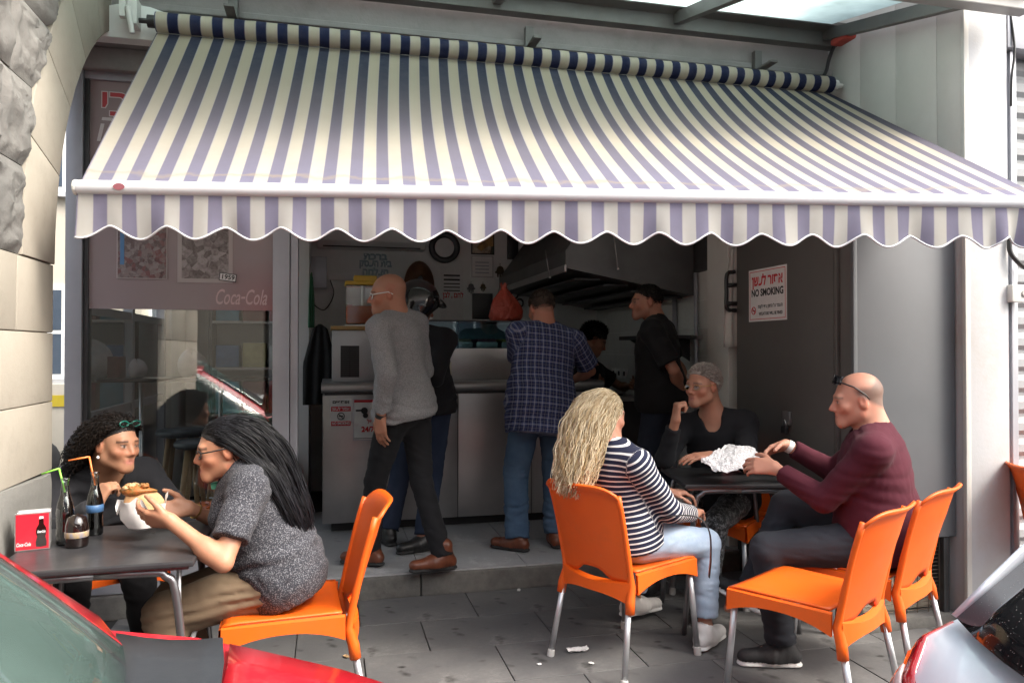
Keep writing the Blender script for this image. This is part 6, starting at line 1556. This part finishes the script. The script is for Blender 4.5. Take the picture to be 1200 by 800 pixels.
F = Field(m3.N-.16, m3.N+.16, .005); cd = nrm(m3.H.c-m3.N); F.cone(m3.N-cd*.02, m3.N+cd*.035, .078, .071, 0, cut=0, cuta=0); F.cone(m3.N-cd*.06, m3.N+cd*.08, .066, .066, 0, 's'); F.warp(folds(3, 40), .003); vs, qs = F.mesh(); o = fast_mesh('collar', vs, qs, m_cloth('blue_plaid', (0, 0, 0)), m3.o); m3.cuvw(o, vs)
m3.pants(m_cloth('blue_denim', (.045, .085, .15), (.10, .16, .24), 'denim'), g=.016, hemr=.075, cutf=1.0, seed=20, kneer=.078, amp=.010, waist=.0); m3.shoes(br_, M['rubber'], kind='low')
# --- worker behind the counter
m4 = Person('person with dark hair bending over the work behind the counter', 1.70, V3(2.10, 6.02, .98), (.75, -.66), P(690, 432, 6.28), P(697, 398, 6.22), (.85, -.2, -.5), (.30, .155, .10), h=.0085)
m4.set_arm('R', V3(2.12, 5.75, 1.12), (.2, -.8, -.5)); m4.set_arm('L', V3(2.45, 5.85, 1.12), (.8, .2, -.5)); m4.set_leg('L', V3(2.14, 6.1, FZ+.085), (1, 0, 0)); m4.set_leg('R', V3(2.0, 5.95, FZ+.085), (1, 0, 0)); m4.build()
m4.top(blk, 'short', seed=22); m4.pants(m_cloth('black_twill', (0, 0, 0)), seed=23); m4.shoes(M['black'], M['rubber'], kind='low')
m4.cap('hair', m_fuzz('dark_brown_hair', (.012, .009, .007), (.025, .018, .014)), .008, (.010, .45), .004); crop(m4, m_hair('dark_hair', (0, 0, 0), (0, 0, 0)), 1800, .05, 8)
# --- black T-shirt, hands behind the back
m5 = Person('person in a black T-shirt standing with hands behind the back', 1.80, atz(776, 5.2, 1.10), (-.80, .6), P(769, 380, 5.2), P(757, 354, 5.2), (-.97, .12, -.04), (.36, .175, .115), h=.0078, shw=.2, fat=.015)
m5.set_arm('L', P(800, 463, 5.12), (-.15, -.75, -.1), hd=(.8, .3, -.3), pn=(.2, .8, .2)); m5.set_arm('R', P(812, 455, 5.42), (.3, .8, -.2), hd=(.5, -.5, -.4), pn=(0, -.8, .2))
m5.set_leg('L', foot(768, 5.1, FZ), (-1, .5, 0)); m5.set_leg('R', foot(788, 5.35, FZ), (-1, .5, 0)); m5.build(beard=.45)
m5.cap('hair', m_fuzz('dark_brown_hair', (0, 0, 0)), .001, (.016, .62), .001); crop(m5, m_hair('dark_hair', (.012, .009, .007), (.035, .026, .02), .5), 1800, .012, 7, r=(.0755, .0965, .084))
m5.top(m_cloth('black_cotton', (.010, .010, .011), (.016, .016, .017)), 'short', g=.016, seed=25, slv=.8); m5.pants(m_cloth('dark_denim', (.018, .024, .04), (.032, .04, .06), 'denim'), seed=26, hemr=.065); m5.shoes(M['black'], M['rubber'], kind='low')
# --- grey hair, black V-neck, fist to mouth
p8 = Person('person with cropped grey hair and black V-neck leaning on the table', 1.70, V3(2.27, 4.01, .575), (-.80, -.60), P(836, 490, 4.30), P(823, 452, 4.24), (-.92, -.38, -.03), (.44, .225, .15), h=.006, cface=(-.55, -.83))
p8.set_arm('R', P(792, 492, 4.10), (-.3, .2, -1), hd=(.08, -.05, 1), pn=(.8, -.1, .1), curl=(1.3, 1.4, .8), thumb=.8)
p8.set_arm('L', P(834, 534, 3.94), (.8, -.2, -.7), hd=(-.9, .05, .0), pn=(0, .2, -1), curl=(.25, .3, .2))
p8.set_leg('R', V3(1.80, 4.05, .085), (-1, -.3, .5), (-1, -.2, 0)); p8.set_leg('L', V3(1.98, 3.68, .085), (-.7, -.7, .5), (-.7, -.7, 0))
p8.build(lips=(.38, .14, .12), browc=(.15, .11, .09), neckr=.052)
p8.cap('hair', m_fuzz('cropped_grey_hair', (.42, .38, .34), (.28, .25, .23)), .002, (.028, .60), .002); crop(p8, m_hair('grey_hair', (.34, .31, .28), (.55, .51, .47), .5), 2200, .024, 6, front=-.016)
p8.top(blk, 'long', g=.012, seed=28, vneck=.07, cuff=1.2); p8.pants(m_cloth('foil_leggings', (.03, .03, .032), (.30, .30, .31), 'foil', .5), g=.006, seed=29, hemr=.05); p8.shoes(M['black'], M['rubber'], kind='low')
p8.glasses(mat('gold', (0, 0, 0)), glassmat('spectacle_lens', (0, 0, 0)), thick=.0017, lens_h=.014)
# --- maroon sweater, sunglasses pushed up
f9 = cdir(-.70, .714)
p9 = Person('balding person in a maroon sweater sitting with crossed legs', 1.80, np.append(C2W(1.665, 3.405)[:2], .585), f9, P(1024, 509, 3.40), P(1004, 468, 3.40), cw(-.96, .20, -.14), (.50, .255, .18), fat=.022, h=.0057, shw=.195, cface=cdir(-.85, .5))
p9.set_arm('L', P(908, 548, 3.52), (.2, -.6, -.9), hd=cw(-.9, .5, .05), pn=cw(.3, .6, -.6), curl=(.45, .6, .4)); p9.set_arm('R', P(921, 521, 3.78), (.5, .3, -.9), hd=cw(-.85, -.1, -.3), pn=cw(.2, -.3, -1), curl=(.4, .55, .4))
p9.set_leg('L', foot(915, 3.40, 0), cw(-.8, .2, 1.2), cw(-.97, .05)); p9.set_leg('R', P(880, 690, 3.62), cw(-.6, .3, 1.0), cw(-.7, .3, -.6))
p9.build(scalp=.8, balding=True, hairc=(.12, .10, .085), beard=.12, lips=(.40, .17, .14), browc=(.18, .12, .09), neckr=.062, jaw=1.08)
p9.top(m_cloth('maroon_knit', (.070, .012, .022), (.05, .009, .017)), 'long', g=.016, hem=-.09, amp=.0045, seed=31, cuff=.6, flare=.01)
p9.pants(m_cloth('charcoal_twill', (.020, .022, .03), (.03, .033, .04)), g=.012, hemr=.062, seed=33, kneer=.070, amp=.006)
p9.shoes(mat('black_mesh', (.014, .014, .016), (.025, .025, .027), 80, .7), M['white'], kind='low', lift='R')
H = p9.H; mb = MB()
for x in (-1, 1): mb.tube([H.w(x*.060, .062, .085), H.w(x*.074, .02, .062), H.w(x*.082, -.02, .024), H.w(x*.080, -.035, .0)], [.004, .004, .0035, .003], 6)
mb.tube([H.w(x*.058, .066+.02*(1-abs(x)), .088+.006*(1-abs(x))) for x in np.linspace(-1, 1, 9)], .0055, 6)
sgl = mb.build('sunglasses', M['black'], p9.o, smooth=True)
for x in (-1, 1): MB().grid([[H.w(x*(.012+.045*a), .086-.022*a*a-.012*b, .094+.028*b-.010*a) for a in np.linspace(0, 1, 7)] for b in np.linspace(-.3, 1, 5)]).build('lens', LENS(), sgl, smooth=True, solid=.002)
p9.band('R', M['white'], .93, .028, .024)
# --- blonde, striped top
f10 = np.array([.885, .464])
p10 = Person('blonde person in a navy striped top and pale ripped jeans', 1.68, np.append(CH['blonde'][0][:2]-f10*.05, .575), f10, P(716, 527, 3.42), P(708, 487, 3.44), (.93, .33, -.10), (.48, .25, .17), fem=True, h=.0065, fat=.012, shw=.165)
p10.set_arm('R', P(812, 602, 3.58), (-.2, -.7, -.9), hd=(.6, .75, .0), pn=(0, 0, -1)); p10.set_arm('L', P(806, 588, 3.80), (.0, .7, -.9), hd=(.8, -.1, .0), pn=(0, 0, -1))
p10.set_leg('R', foot(826, 3.60, 0), (.885, .3, .8), (.75, .55, 0)); p10.set_leg('L', foot(742, 3.98, 0, 1, .02), (.885, .464, .8), (.95, .25, -.1))
p10.build()
p10.top(m_cloth('navy_stripes', (.013, .016, .038), (.018, .022, .045), 'stripes'), 'long', g=.009, hem=-.035, amp=.004, seed=35, fine=.0068)
p10.pants(m_cloth('pale_denim', (.30, .39, .52), (.50, .58, .68), 'denim'), g=.010, hemr=.062, cutf=.84, seed=36, kneer=.07, amp=.007)
p10.shoes(mat('white_canvas', (.72, .70, .68), (.62, .6, .58), 20, .7, bump=.2), M['white'], kind='low')
p10.cap('hair', mat('blonde_cap', (.42, .31, .18), (.3, .2, .1), 90, .5), .008, (.006, .60), .002)
rt, dr = scalp_roots(p10.H, 3000, 9, zmin=-.05, front=.015); H = p10.H
Rm = np.stack([p10.S, p10.F, p10.T]); coll = [(H.w(0, -.018, .03), V3(.088, .108, .097)*H.s, H.R), (H.w(0, .01, -.06), V3(.07, .085, .1)*H.s, H.R), (p10.P+p10.T*p10.tl*.66, V3(.190, .150, .25), Rm), (p10.N-p10.T*.05, V3(.215, .092, .09), Rm)]
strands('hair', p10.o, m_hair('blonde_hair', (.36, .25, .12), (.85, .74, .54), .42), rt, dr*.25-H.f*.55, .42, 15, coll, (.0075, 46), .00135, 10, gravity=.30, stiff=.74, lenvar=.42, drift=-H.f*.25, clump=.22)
# her crossbody bag strap over the thigh
sbg = thing('shoulder_bag', 'small black shoulder bag with strap on the blonde person\'s lap', 'bag', tuple(P(785, 612, 3.55)))
c = P(792, 598, 3.72); MB().box((-.10, -.05, -.03), (.10, .05, .04), M=Matrix.Translation(tuple(c+V3(0, 0, .03))) @ Matrix.Rotation(.45, 4, 'Z')).build('pouch', M['black'], sbg, bevel=.02)
MB().tube(spl([P(762, 611, 3.40), P(790, 604, 3.32), P(818, 606, 3.30), P(831, 622, 3.30), P(833, 650, 3.33), P(831, 676, 3.35)], 6), .011, 8, flat=.25).build('strap', M['black'], sbg, smooth=True)
# ---------------------------------------------------------------- parked cars
def m_paint(name, c, metal=0.0, dark=.8):
    t = NT(name); n = t.noise(3, 4); fl = t.noise(900, 1)
    col = t.mix(t.math('MULTIPLY', fl, .25 if metal else .05), c, tuple(x*dark for x in c))
    dust = t.ramp(t.noise(14, 8, .8), [(.5, (0, 0, 0)), (.8, (1, 1, 1))]); col = t.mix(t.math('MULTIPLY', dust, .12), col, (.35, .33, .3))
    t.set(Base_Color=col, Metallic=metal, Roughness=t.math('MULTIPLY_ADD', n, .12, .26), Coat_Weight=.8, Coat_Roughness=.06); return t.m
def m_carglass():
    t = NT('painted_sheen_car_glass'); tr = t('BsdfTransparent', i_Color=(.62, .78, .74)); gl = t('BsdfGlossy', i_Roughness=.03); df = t('BsdfDiffuse', i_Color=(.20, .30, .27))  # teal diffuse layer paints a bright reflection into the glass
    m1_ = t('MixShader'); t.l.new(t.math('MULTIPLY_ADD', t.noise(3, 5), .25, .14), m1_.inputs[0]); t.l.new(tr.outputs[0], m1_.inputs[1]); t.l.new(df.outputs[0], m1_.inputs[2])
    fr_ = t('Fresnel', i_IOR=1.5); m2_ = t('MixShader'); t.l.new(fr_.outputs[0], m2_.inputs[0]); t.l.new(m1_.outputs[0], m2_.inputs[1]); t.l.new(gl.outputs[0], m2_.inputs[2])
    t.l.new(m2_.outputs[0], t.n['Material Output'].inputs[0]); return t.m
M['carglass'] = m_carglass()
def m_darkglass():
    t = NT('tinted_rear_glass'); v = t('TexVoronoi', i_Scale=170.0, i_Randomness=1.0); t.l.new(t.obj(), v.inputs['Vector'])
    sp = t.math('MULTIPLY', t.ramp(v.outputs['Distance'], [(.14, (1, 1, 1)), (.2, (0, 0, 0))]), t.ramp(v.outputs['Color'], [(.55, (0, 0, 0)), (.6, (1, 1, 1))]))
    t.set(Base_Color=t.mix(t.math('MULTIPLY', sp, .8), (.010, .011, .012), (.35, .34, .32)), Roughness=t.math('MULTIPLY_ADD', sp, .6, .06), Specular_IOR_Level=.5); return t.m
M['darkglass'] = m_darkglass()
M['cowl'] = mat('grained_grey_plastic', (.022, .025, .030), (.03, .033, .038), 30, .5, bump=.2, bscale=300)
M['tail'] = mat('red_tail_lens', (.35, .008, .015), (.28, .006, .01), 30, .12, coat=1); M['tailw'] = mat('clear_tail_lens', (.45, .40, .40), (.35, .25, .25), 60, .12, coat=1)
M['trim'] = mat('dark_interior', (.02, .021, .023), (.03, .03, .032), 9, .8)
def car(label, pos, rot, paint, rear_dark=False, slant=0.0, group='cars parked along the kerb', plate=None, up=0.0):
    Mx = Matrix.Translation((pos[0], pos[1], -.139)) @ Matrix.Rotation(rot, 4, 'Z'); T = lambda p: tuple(Mx @ Vector((float(p[0]), float(p[1]), float(p[2]))))
    root = thing('parked_car', label, 'car', (pos[0], pos[1], -.139), group)
    xs = [1.80, 1.76, 1.68, 1.5, 1.25, 1.05, .9, .5, 0, -.5, -1.0, -1.3, -1.55, -1.68, -1.76, -1.80]
    zt = [.52, .64, .715, .77, .83, .868, .895, .92, .94, .955, .965, .965, .95, .93, .87, .70]; wv = [.50, .62, .71, .78, .815, .825, .83, .835, .838, .838, .83, .82, .79, .755, .70, .62]
    zb = [.34, .26, .22, .2, .2, .2, .2, .2, .2, .2, .2, .2, .22, .25, .30, .40]
    rows = []
    for x, z, w, b in zip(xs, zt, wv, zb):
        half = [(w*.90, b), (w*.985, b+(z-b)*.14), (w, b+(z-b)*.42), (w*.99, b+(z-b)*.70), (w*.965, b+(z-b)*.90), (w*.90, z-.004), (w*.75, z-.004), (w*.4, z-.012), (0, z-.015)]
        sec = [(x, y, zz) for y, zz in half]+[(x, -y, zz) for y, zz in half[::-1][1:]]
        rows.append([T(p) for p in sec])
    body = MB().grid(rows[:8]).grid(rows[7:]); body.f.append(tuple(range(len(rows[0])))); body.m.append(0); nb_ = len(body.v); body.f.append(tuple(range(nb_-1, nb_-1-len(rows[0]), -1))); body.m.append(0)
    bo = body.build('body', paint, root, smooth=True)
    bm = bmesh.new(); bm.from_mesh(bo.data); bmesh.ops.remove_doubles(bm, verts=bm.verts, dist=1e-5); bmesh.ops.recalc_face_normals(bm, faces=bm.faces); bm.to_mesh(bo.data); bm.free(); smooth_angle(bo, 45)
    def curve(c0, cm, n=13):
        """symmetric curve: corner c0 (y>0), centre cm"""
        return [np.array([cm[0]+(c0[0]-cm[0])*abs(s)**2.2, c0[1]*s, cm[2]+(c0[2]-cm[2])*abs(s)**2]) for s in np.linspace(-1, 1, n)]
    A0, A1, A0s, A1s = V3(.80, .61, .925), V3(.16, .50, 1.385), V3(.68, .725, .945), V3(.08, .555, 1.385)
    B0, B1, C0, C1 = V3(-.35, .745, .97), V3(-.40, .575, 1.425), V3(-1.18, .725, 1.0), V3(-1.12, .555, 1.40); R0, R1 = V3(-1.62, .66, .965), V3(-1.40+slant, .53, 1.385)
    wb, wt = curve(A0, V3(1.00, 0, .915)), curve(A1, V3(.22, 0, 1.415)); rb, rt = curve(R0, V3(-1.80, 0, .965)), curve(R1, V3(-1.50+slant, 0, 1.405))
    def ruled(a, b, n=9, bulge=.02, out=None):
        A = []
        for k in range(n):
            t = k/(n-1); A.append([p+(q-p)*t+np.array([0, 0, 1])*bulge*math.sin(math.pi*t)+(np.array(out)*bulge*math.sin(math.pi*t) if out is not None else 0) for p, q in zip(a, b)])
        return A
    TA = lambda A: [[T(p) for p in r] for r in A]
    ws = MB().grid(TA(ruled(wb, wt, 9, .02, (.5, 0, 0)))).build('windscreen', M['carglass'], root, smooth=True, solid=.004)
    rw_ = MB().grid(TA(ruled(rb, rt, 9, .015, (-.6, 0, 0)))).build('rear_window', M['darkglass'] if rear_dark else M['carglass'], root, smooth=True, solid=.004)
    for s in (-1, 1):
        m_ = lambda p: V3(p[0], p[1]*s, p[2])
        def strip(a, b, c, d, name, mt, bulge=.012, parent=root):
            e1 = [a+(b-a)*t for t in np.linspace(0, 1, 5)]; e2 = [d+(c-d)*t for t in np.linspace(0, 1, 5)]
            return MB().grid(TA([[m_(p) for p in r] for r in ruled(e1, e2, 8, bulge, (0, .6, 0))])).build(name, mt, parent, smooth=True, solid=.012 if mt is paint else .004)
        strip(A0, A0s, A1s, A1, 'windscreen_pillar', paint); strip(A0s, B0+V3(.03, 0, 0), B1+V3(.03, 0, 0), A1s, 'side_window', M['carglass']); strip(B0+V3(.03, 0, 0), B0-V3(.03, 0, 0), B1-V3(.03, 0, 0), B1+V3(.03, 0, 0), 'door_pillar', M['black'])
        strip(B0-V3(.03, 0, 0), C0, C1, B1-V3(.03, 0, 0), 'side_window', M['darkglass'] if rear_dark else M['carglass']); strip(C0, R0, R1, C1, 'rear_pillar', paint, .03)
        # black seal along the windscreen edge
        MB().tube([T(m_(A0+(A1-A0)*t+V3(.004, -.022, .004)+V3(.5, 0, 1)*.018*math.sin(math.pi*t))) for t in np.linspace(0, 1, 8)], .006, 6).build('screen_seal', M['rubber'], ws, smooth=True)
        for x in (1.12, -1.15):
            wc = V3(x, s*.76, .29); wh = MB().lathe([(.2, -.09), (.285, -.085), (.30, -.05), (.30, .05), (.285, .085), (.2, .09), (.2, -.09)], M=Mx @ Matrix.Translation(tuple(wc)) @ Matrix.Rotation(math.pi/2, 4, 'X'), n=28).build('wheel', M['rubber'], root, smooth=True)
            MB().lathe([(0, -.07), (.2, -.075), (.2, .075), (.17, .06), (.05, .05), (0, .05)], M=Mx @ Matrix.Translation(tuple(wc)) @ Matrix.Rotation(math.pi/2, 4, 'X'), n=20).build('rim', M['alu'], wh, smooth=True)
        # lights
        A = [[T((1.60+.12*a-.02*b, s*(.72-.22*a), .66+.085*b+.02*(1-a))) for a in np.linspace(0, 1, 6)] for b in np.linspace(0, 1, 4)]
        A = [[T((1.775-.15*(1-a)**1.6-.05*b, s*(.50+.245*(1-a)), .60+.11*b)) for a in np.linspace(0, 1, 6)] for b in np.linspace(0, 1, 4)]
        MB().grid(A).build('headlight', M['tailw'], root, smooth=True, solid=.01)
        def bp(x, q, off=.006):
            w, z, b = (np.interp(x, xs[::-1], arr[::-1]) for arr in (wv, zt, zb)); ys = [w*.90, w*.985, w, w*.99, w*.965, w*.90, w*.75]; zs_ = [b, b+(z-b)*.14, b+(z-b)*.42, b+(z-b)*.70, b+(z-b)*.90, z-.004, z-.004]
            return T((x-off*1.2, s*(np.interp(q, range(7), ys)+off), np.interp(q, range(7), zs_)+off*.4))
        MB().grid([[bp(x, q) for x in np.linspace(-1.46-.09*abs(q-3.7), -1.795, 14)] for q in np.linspace(2.2, 5.1, 10)]).build('tail_light', M['tail'], root, smooth=True, solid=.012)
        MB().grid([[bp(x, q, .0125) for x in np.linspace(-1.735, -1.798, 8)] for q in np.linspace(2.1, 4.7, 8)]).build('tail_light_clear', M['tailw'], root, smooth=True, solid=.006)
        # mirrors
        if s: MB().grid([[T((.60+.06*math.cos(e)*.6, s*(.86+.09*math.cos(e)*math.cos(w)), 1.0+.07*math.cos(e)*math.sin(w)+.0*e)) if False else T((.30+.05*math.sin(e), s*.87+.09*math.cos(e)*math.cos(w), .95+.065*math.cos(e)*math.sin(w))) for w in np.linspace(0, 6.283, 15)[:-1]] for e in np.linspace(-1.3, 1.3, 7)], closed=True).build('door_mirror', paint, root, smooth=True)
    # roof
    side = lambda s: [V3(A1s[0], s*A1s[1], A1s[2]), V3(B1[0], s*B1[1], B1[2]), V3(C1[0], s*C1[1], C1[2])]
    A = []
    for k, t in enumerate(np.linspace(0, 1, 11)):
        fr_ = [wt[int(round(i))] for i in np.linspace(0, 12, 13)]; bk_ = rt
        A.append([p+(q-p)*t+V3(0, (p[1]/.5)*.07*math.sin(math.pi*min(1, .12+t*.8)), .05*math.sin(math.pi*t)*(1-.6*(abs(p[1])/.53)**2)) for p, q in zip(fr_, bk_)])
    MB().grid(TA(A)).build('roof', paint, root, smooth=True, solid=.02)
    # scuttle, bonnet, wipers
    hb = [p+V3(.15+.03*(abs(p[1])/.6)**3, p[1]*.14, -.012) for p in wb]
    MB().grid(TA(ruled([p+V3(-.05, p[1]*.10, .004) for p in wb], hb, 5, -.010))).build('scuttle', M['cowl'], root, smooth=True, solid=.006)
    A = []
    for a in np.linspace(0, 1, 12):
        row = []
        for b in np.linspace(-1, 1, 15):
            xr = 1.12-.13*abs(b)**2.4; xf = 1.72-.14*abs(b)**2; x = xr+(xf-xr)*a; w = np.interp(x, xs[::-1], wv[::-1])*.86; z = np.interp(x, xs[::-1], zt[::-1])
            row.append(T((x, b*w, z+.034-.024*abs(b)**2.0+.004-.0*a)))
        A.append(row)
    MB().grid(A).build('bonnet', paint, root, smooth=True, solid=.012)
    for y0 in (.30, -.22):
        MB().tube([T((1.06, y0, .93)), T((.97, y0-.08, .965)), T((.86, y0-.34, 1.0))], [.009, .007, .005], 6).build('wiper', M['black'], root, smooth=True)
    # cabin
    box('dashboard', (0, 0, 0), (.42, 1.24, .28), M['trim'], root, .06, M=Mx @ Matrix.Translation((.42, -.62, .62)))
    for y in (-.34, .34):
        MB().box((-.62, y-.22, .38), (-.05, y+.22, .54), M=Mx).box((-.74, y-.21, .45), (-.58, y+.21, 1.06), M=Mx).box((-.73, y-.12, 1.08), (-.62, y+.12, 1.24), M=Mx).build('seat', M['trim'], root, bevel=.04)
    MB().tube([T((.30+.05*math.sin(w), .34+.18*math.cos(w), .86+.17*math.sin(w))) for w in np.linspace(0, 6.283, 21)], .015, 6, cap=False).tube([T((.31, .17, .86)), T((.31, .51, .86))], .015, 6).build('steering_wheel', M['black'], root, smooth=True)
    box('inner_mirror', (0, 0, 0), (.03, .2, .06), M['black'], root, .008, M=Mx @ Matrix.Translation((.28, -.1, 1.27)))
    if plate:
        box('number_plate', (0, 0, 0), (.012, .50, .11), mat('yellow_plate', (.62, .40, .02), (.55, .35, .02), 5, .4), root, .003, M=Mx @ Matrix.Translation((1.80, -.25, .42)))
        text('plate_numbers', '42·863·17', .09, M['ink'], Mx @ frame((1.8135, 0, .475), (0, 1, 0), (0, 0, 1)), root, width=.42, off=.001)
        MB().box((1.772, -.42, .50), (1.79, .42, .53), M=Mx).box((1.765, -.34, .30), (1.80, .34, .40), M=Mx).build('grille', M['black'], root, bevel=.006)
    else: MB().box((1.775, -.4, .36), (1.795, .4, .5), M=Mx).build('grille', M['black'], root, bevel=.006)
    MB().box((-1.83, -.62, .38), (-1.74, .62, .56), M=Mx).build('rear_bumper', paint, root, bevel=.03)
    return root
red = m_paint('red_car_paint', (.50, .012, .022)); sil = m_paint('silver_car_paint', (.62, .67, .74), .15); wht = m_paint('white_car_paint', (.72, .72, .71))
RC = P(150, 738, 1.64)
car('red hatchback with black plastic scuttle parked at the kerb', (RC[0]-.80*math.cos(R(16))-.63*math.sin(R(16)), RC[1]+.80*math.sin(R(16))-.63*math.cos(R(16))), R(-16), red)
SP = P(1078, 768, 1.70)
car('silver hatchback with dusty dark rear window parked at the kerb', (SP[0]+1.68, SP[1]-.70), R(0), sil, True, .35)
car('white car with yellow number plate parked across the street', (-2.2, -2.9), R(24), wht, plate=True, group='cars across the street')
# ---------------------------------------------------------------- the street around: far side, side street
M['cream'] = mat('cream_render', (.55, .50, .42), (.47, .43, .36), 1.2, .85, dirt=.15); M['winblue'] = mat('window_dark_blue', (.05, .07, .10), (.07, .09, .12), 2, .1)
def house(name, label, x0, x1, y0, y1, h, faces, m, nz=3, step=2.2, first=1.1):
    t = thing(name, label, 'building', ((x0+x1)/2, (y0+y1)/2, 0)); box('wall', (x0, y0, -.15), (x1, y1, h), m, t)
    box('parapet', (x0-.12, y0-.12, h+.001), (x1+.12, y1+.12, h+.3), M['pillarw'], t, .02)
    def win(o, ax, w=1.1, hh=1.3):
        Mx = frame(o, ax, (0, 0, 1)); f = MB().box((-w/2-.08, -hh/2-.08, -.02), (w/2+.08, hh/2+.08, .04), M=Mx).build('window', M['white'], t)
        for a, b in ((-w/2, -.03), (.03, w/2)):
            for c, d in ((-hh/2, -.03), (.03, hh/2)): MB().box((a, c, .041), (b, d, .046), M=Mx).build('pane', M['winblue'], f)
        MB().box((-w/2-.12, -hh/2-.16, .0), (w/2+.12, -hh/2-.09, .12), M=Mx).build('sill', M['pillarw'], f)
    for fc in faces:
        for k in range(nz):
            z = first+.6+k*2.9
            if z > h-.9: continue
            a, b = (y0, y1) if fc in 'EW' else (x0, x1); q = a+1.1
            while q < b-.8:
                o, ax = {'E': ((x1, q, z), (0, 1, 0)), 'W': ((x0, q, z), (0, -1, 0)), 'N': ((q, y1, z), (-1, 0, 0)), 'S': ((q, y0, z), (1, 0, 0))}[fc]
                win(o, ax); q += step
    return t
house('apartment_house', 'cream rendered house with blue panes down the side street', -9.5, -2.9, 13, 24, 8, 'ES', M['cream'])
house('street_house', 'ochre rendered house across the street with rows of windows', -16, -1.5, -16, -9.5, 8.5, 'N', mat('ochre_render', (.40, .33, .25), (.34, .28, .21), 1.2, .85, dirt=.2))
house('office_block', 'grey rendered block across the street with rows of windows', -1.4, 14, -17, -10, 7.0, 'N', mat('grey_render', (.32, .32, .32), (.26, .26, .26), 1.2, .85, dirt=.2), 2)
# low wall with posters beside the arch opening
fw = thing('yard_wall', 'pale block wall with yellow stripe along the side street', 'wall', (-4, 10.5, 0))
box('wall_base', (-7.5, 10.4, -.01), (-2.2, 10.6, 1.0), M['cream'], fw, .01); box('yellow_stripe', (-7.5, 10.385, .72), (-2.2, 10.3985, .86), mat('yellow_paint', (.6, .45, .03), (.5, .38, .03), 4, .6), fw)
# motor scooter parked by the wall
sc_ = thing('motor_scooter', 'dark motor scooter parked behind the stone arch', 'scooter', (-3.6, 8.6, 0))
Mx = Matrix.Translation((-3.55, 8.7, 0)) @ Matrix.Rotation(R(35), 4, 'Z'); TT = lambda x, y, z: tuple(Mx @ Vector((x, y, z)))
for x in (-.62, .62): MB().lathe([(.12, -.05), (.21, -.05), (.23, 0), (.21, .05), (.12, .05)], M=Mx @ Matrix.Translation((x, 0, .23)) @ Matrix.Rotation(math.pi/2, 4, 'X'), n=20).build('wheel', M['rubber'], sc_, smooth=True)
MB().grid([[TT(x, w*math.cos(a), z+h_*math.sin(a)) for a in np.linspace(0, 6.283, 13)[:-1]] for x, w, h_, z in ((-.85, .04, .03, .62), (-.6, .14, .12, .60), (-.3, .17, .16, .56), (-.05, .15, .12, .45), (.15, .12, .05, .30), (.35, .16, .06, .32), (.5, .17, .25, .62), (.58, .10, .28, .80))], closed=True).build('fairing', mat('navy_scooter_paint', (.03, .04, .08), (.02, .03, .06), 4, .3), sc_, smooth=True)
MB().box((-.75, -.14, .72), (-.02, .14, .82), M=Mx).build('saddle', M['black'], sc_, bevel=.03)
MB().tube([TT(.5, -.33, 1.02), TT(.55, -.1, 1.0), TT(.55, .1, 1.0), TT(.5, .33, 1.02)], .02, 8).tube([TT(.62, 0, .23), TT(.55, 0, 1.0)], .03, 8).build('handlebar', M['black'], sc_, smooth=True)
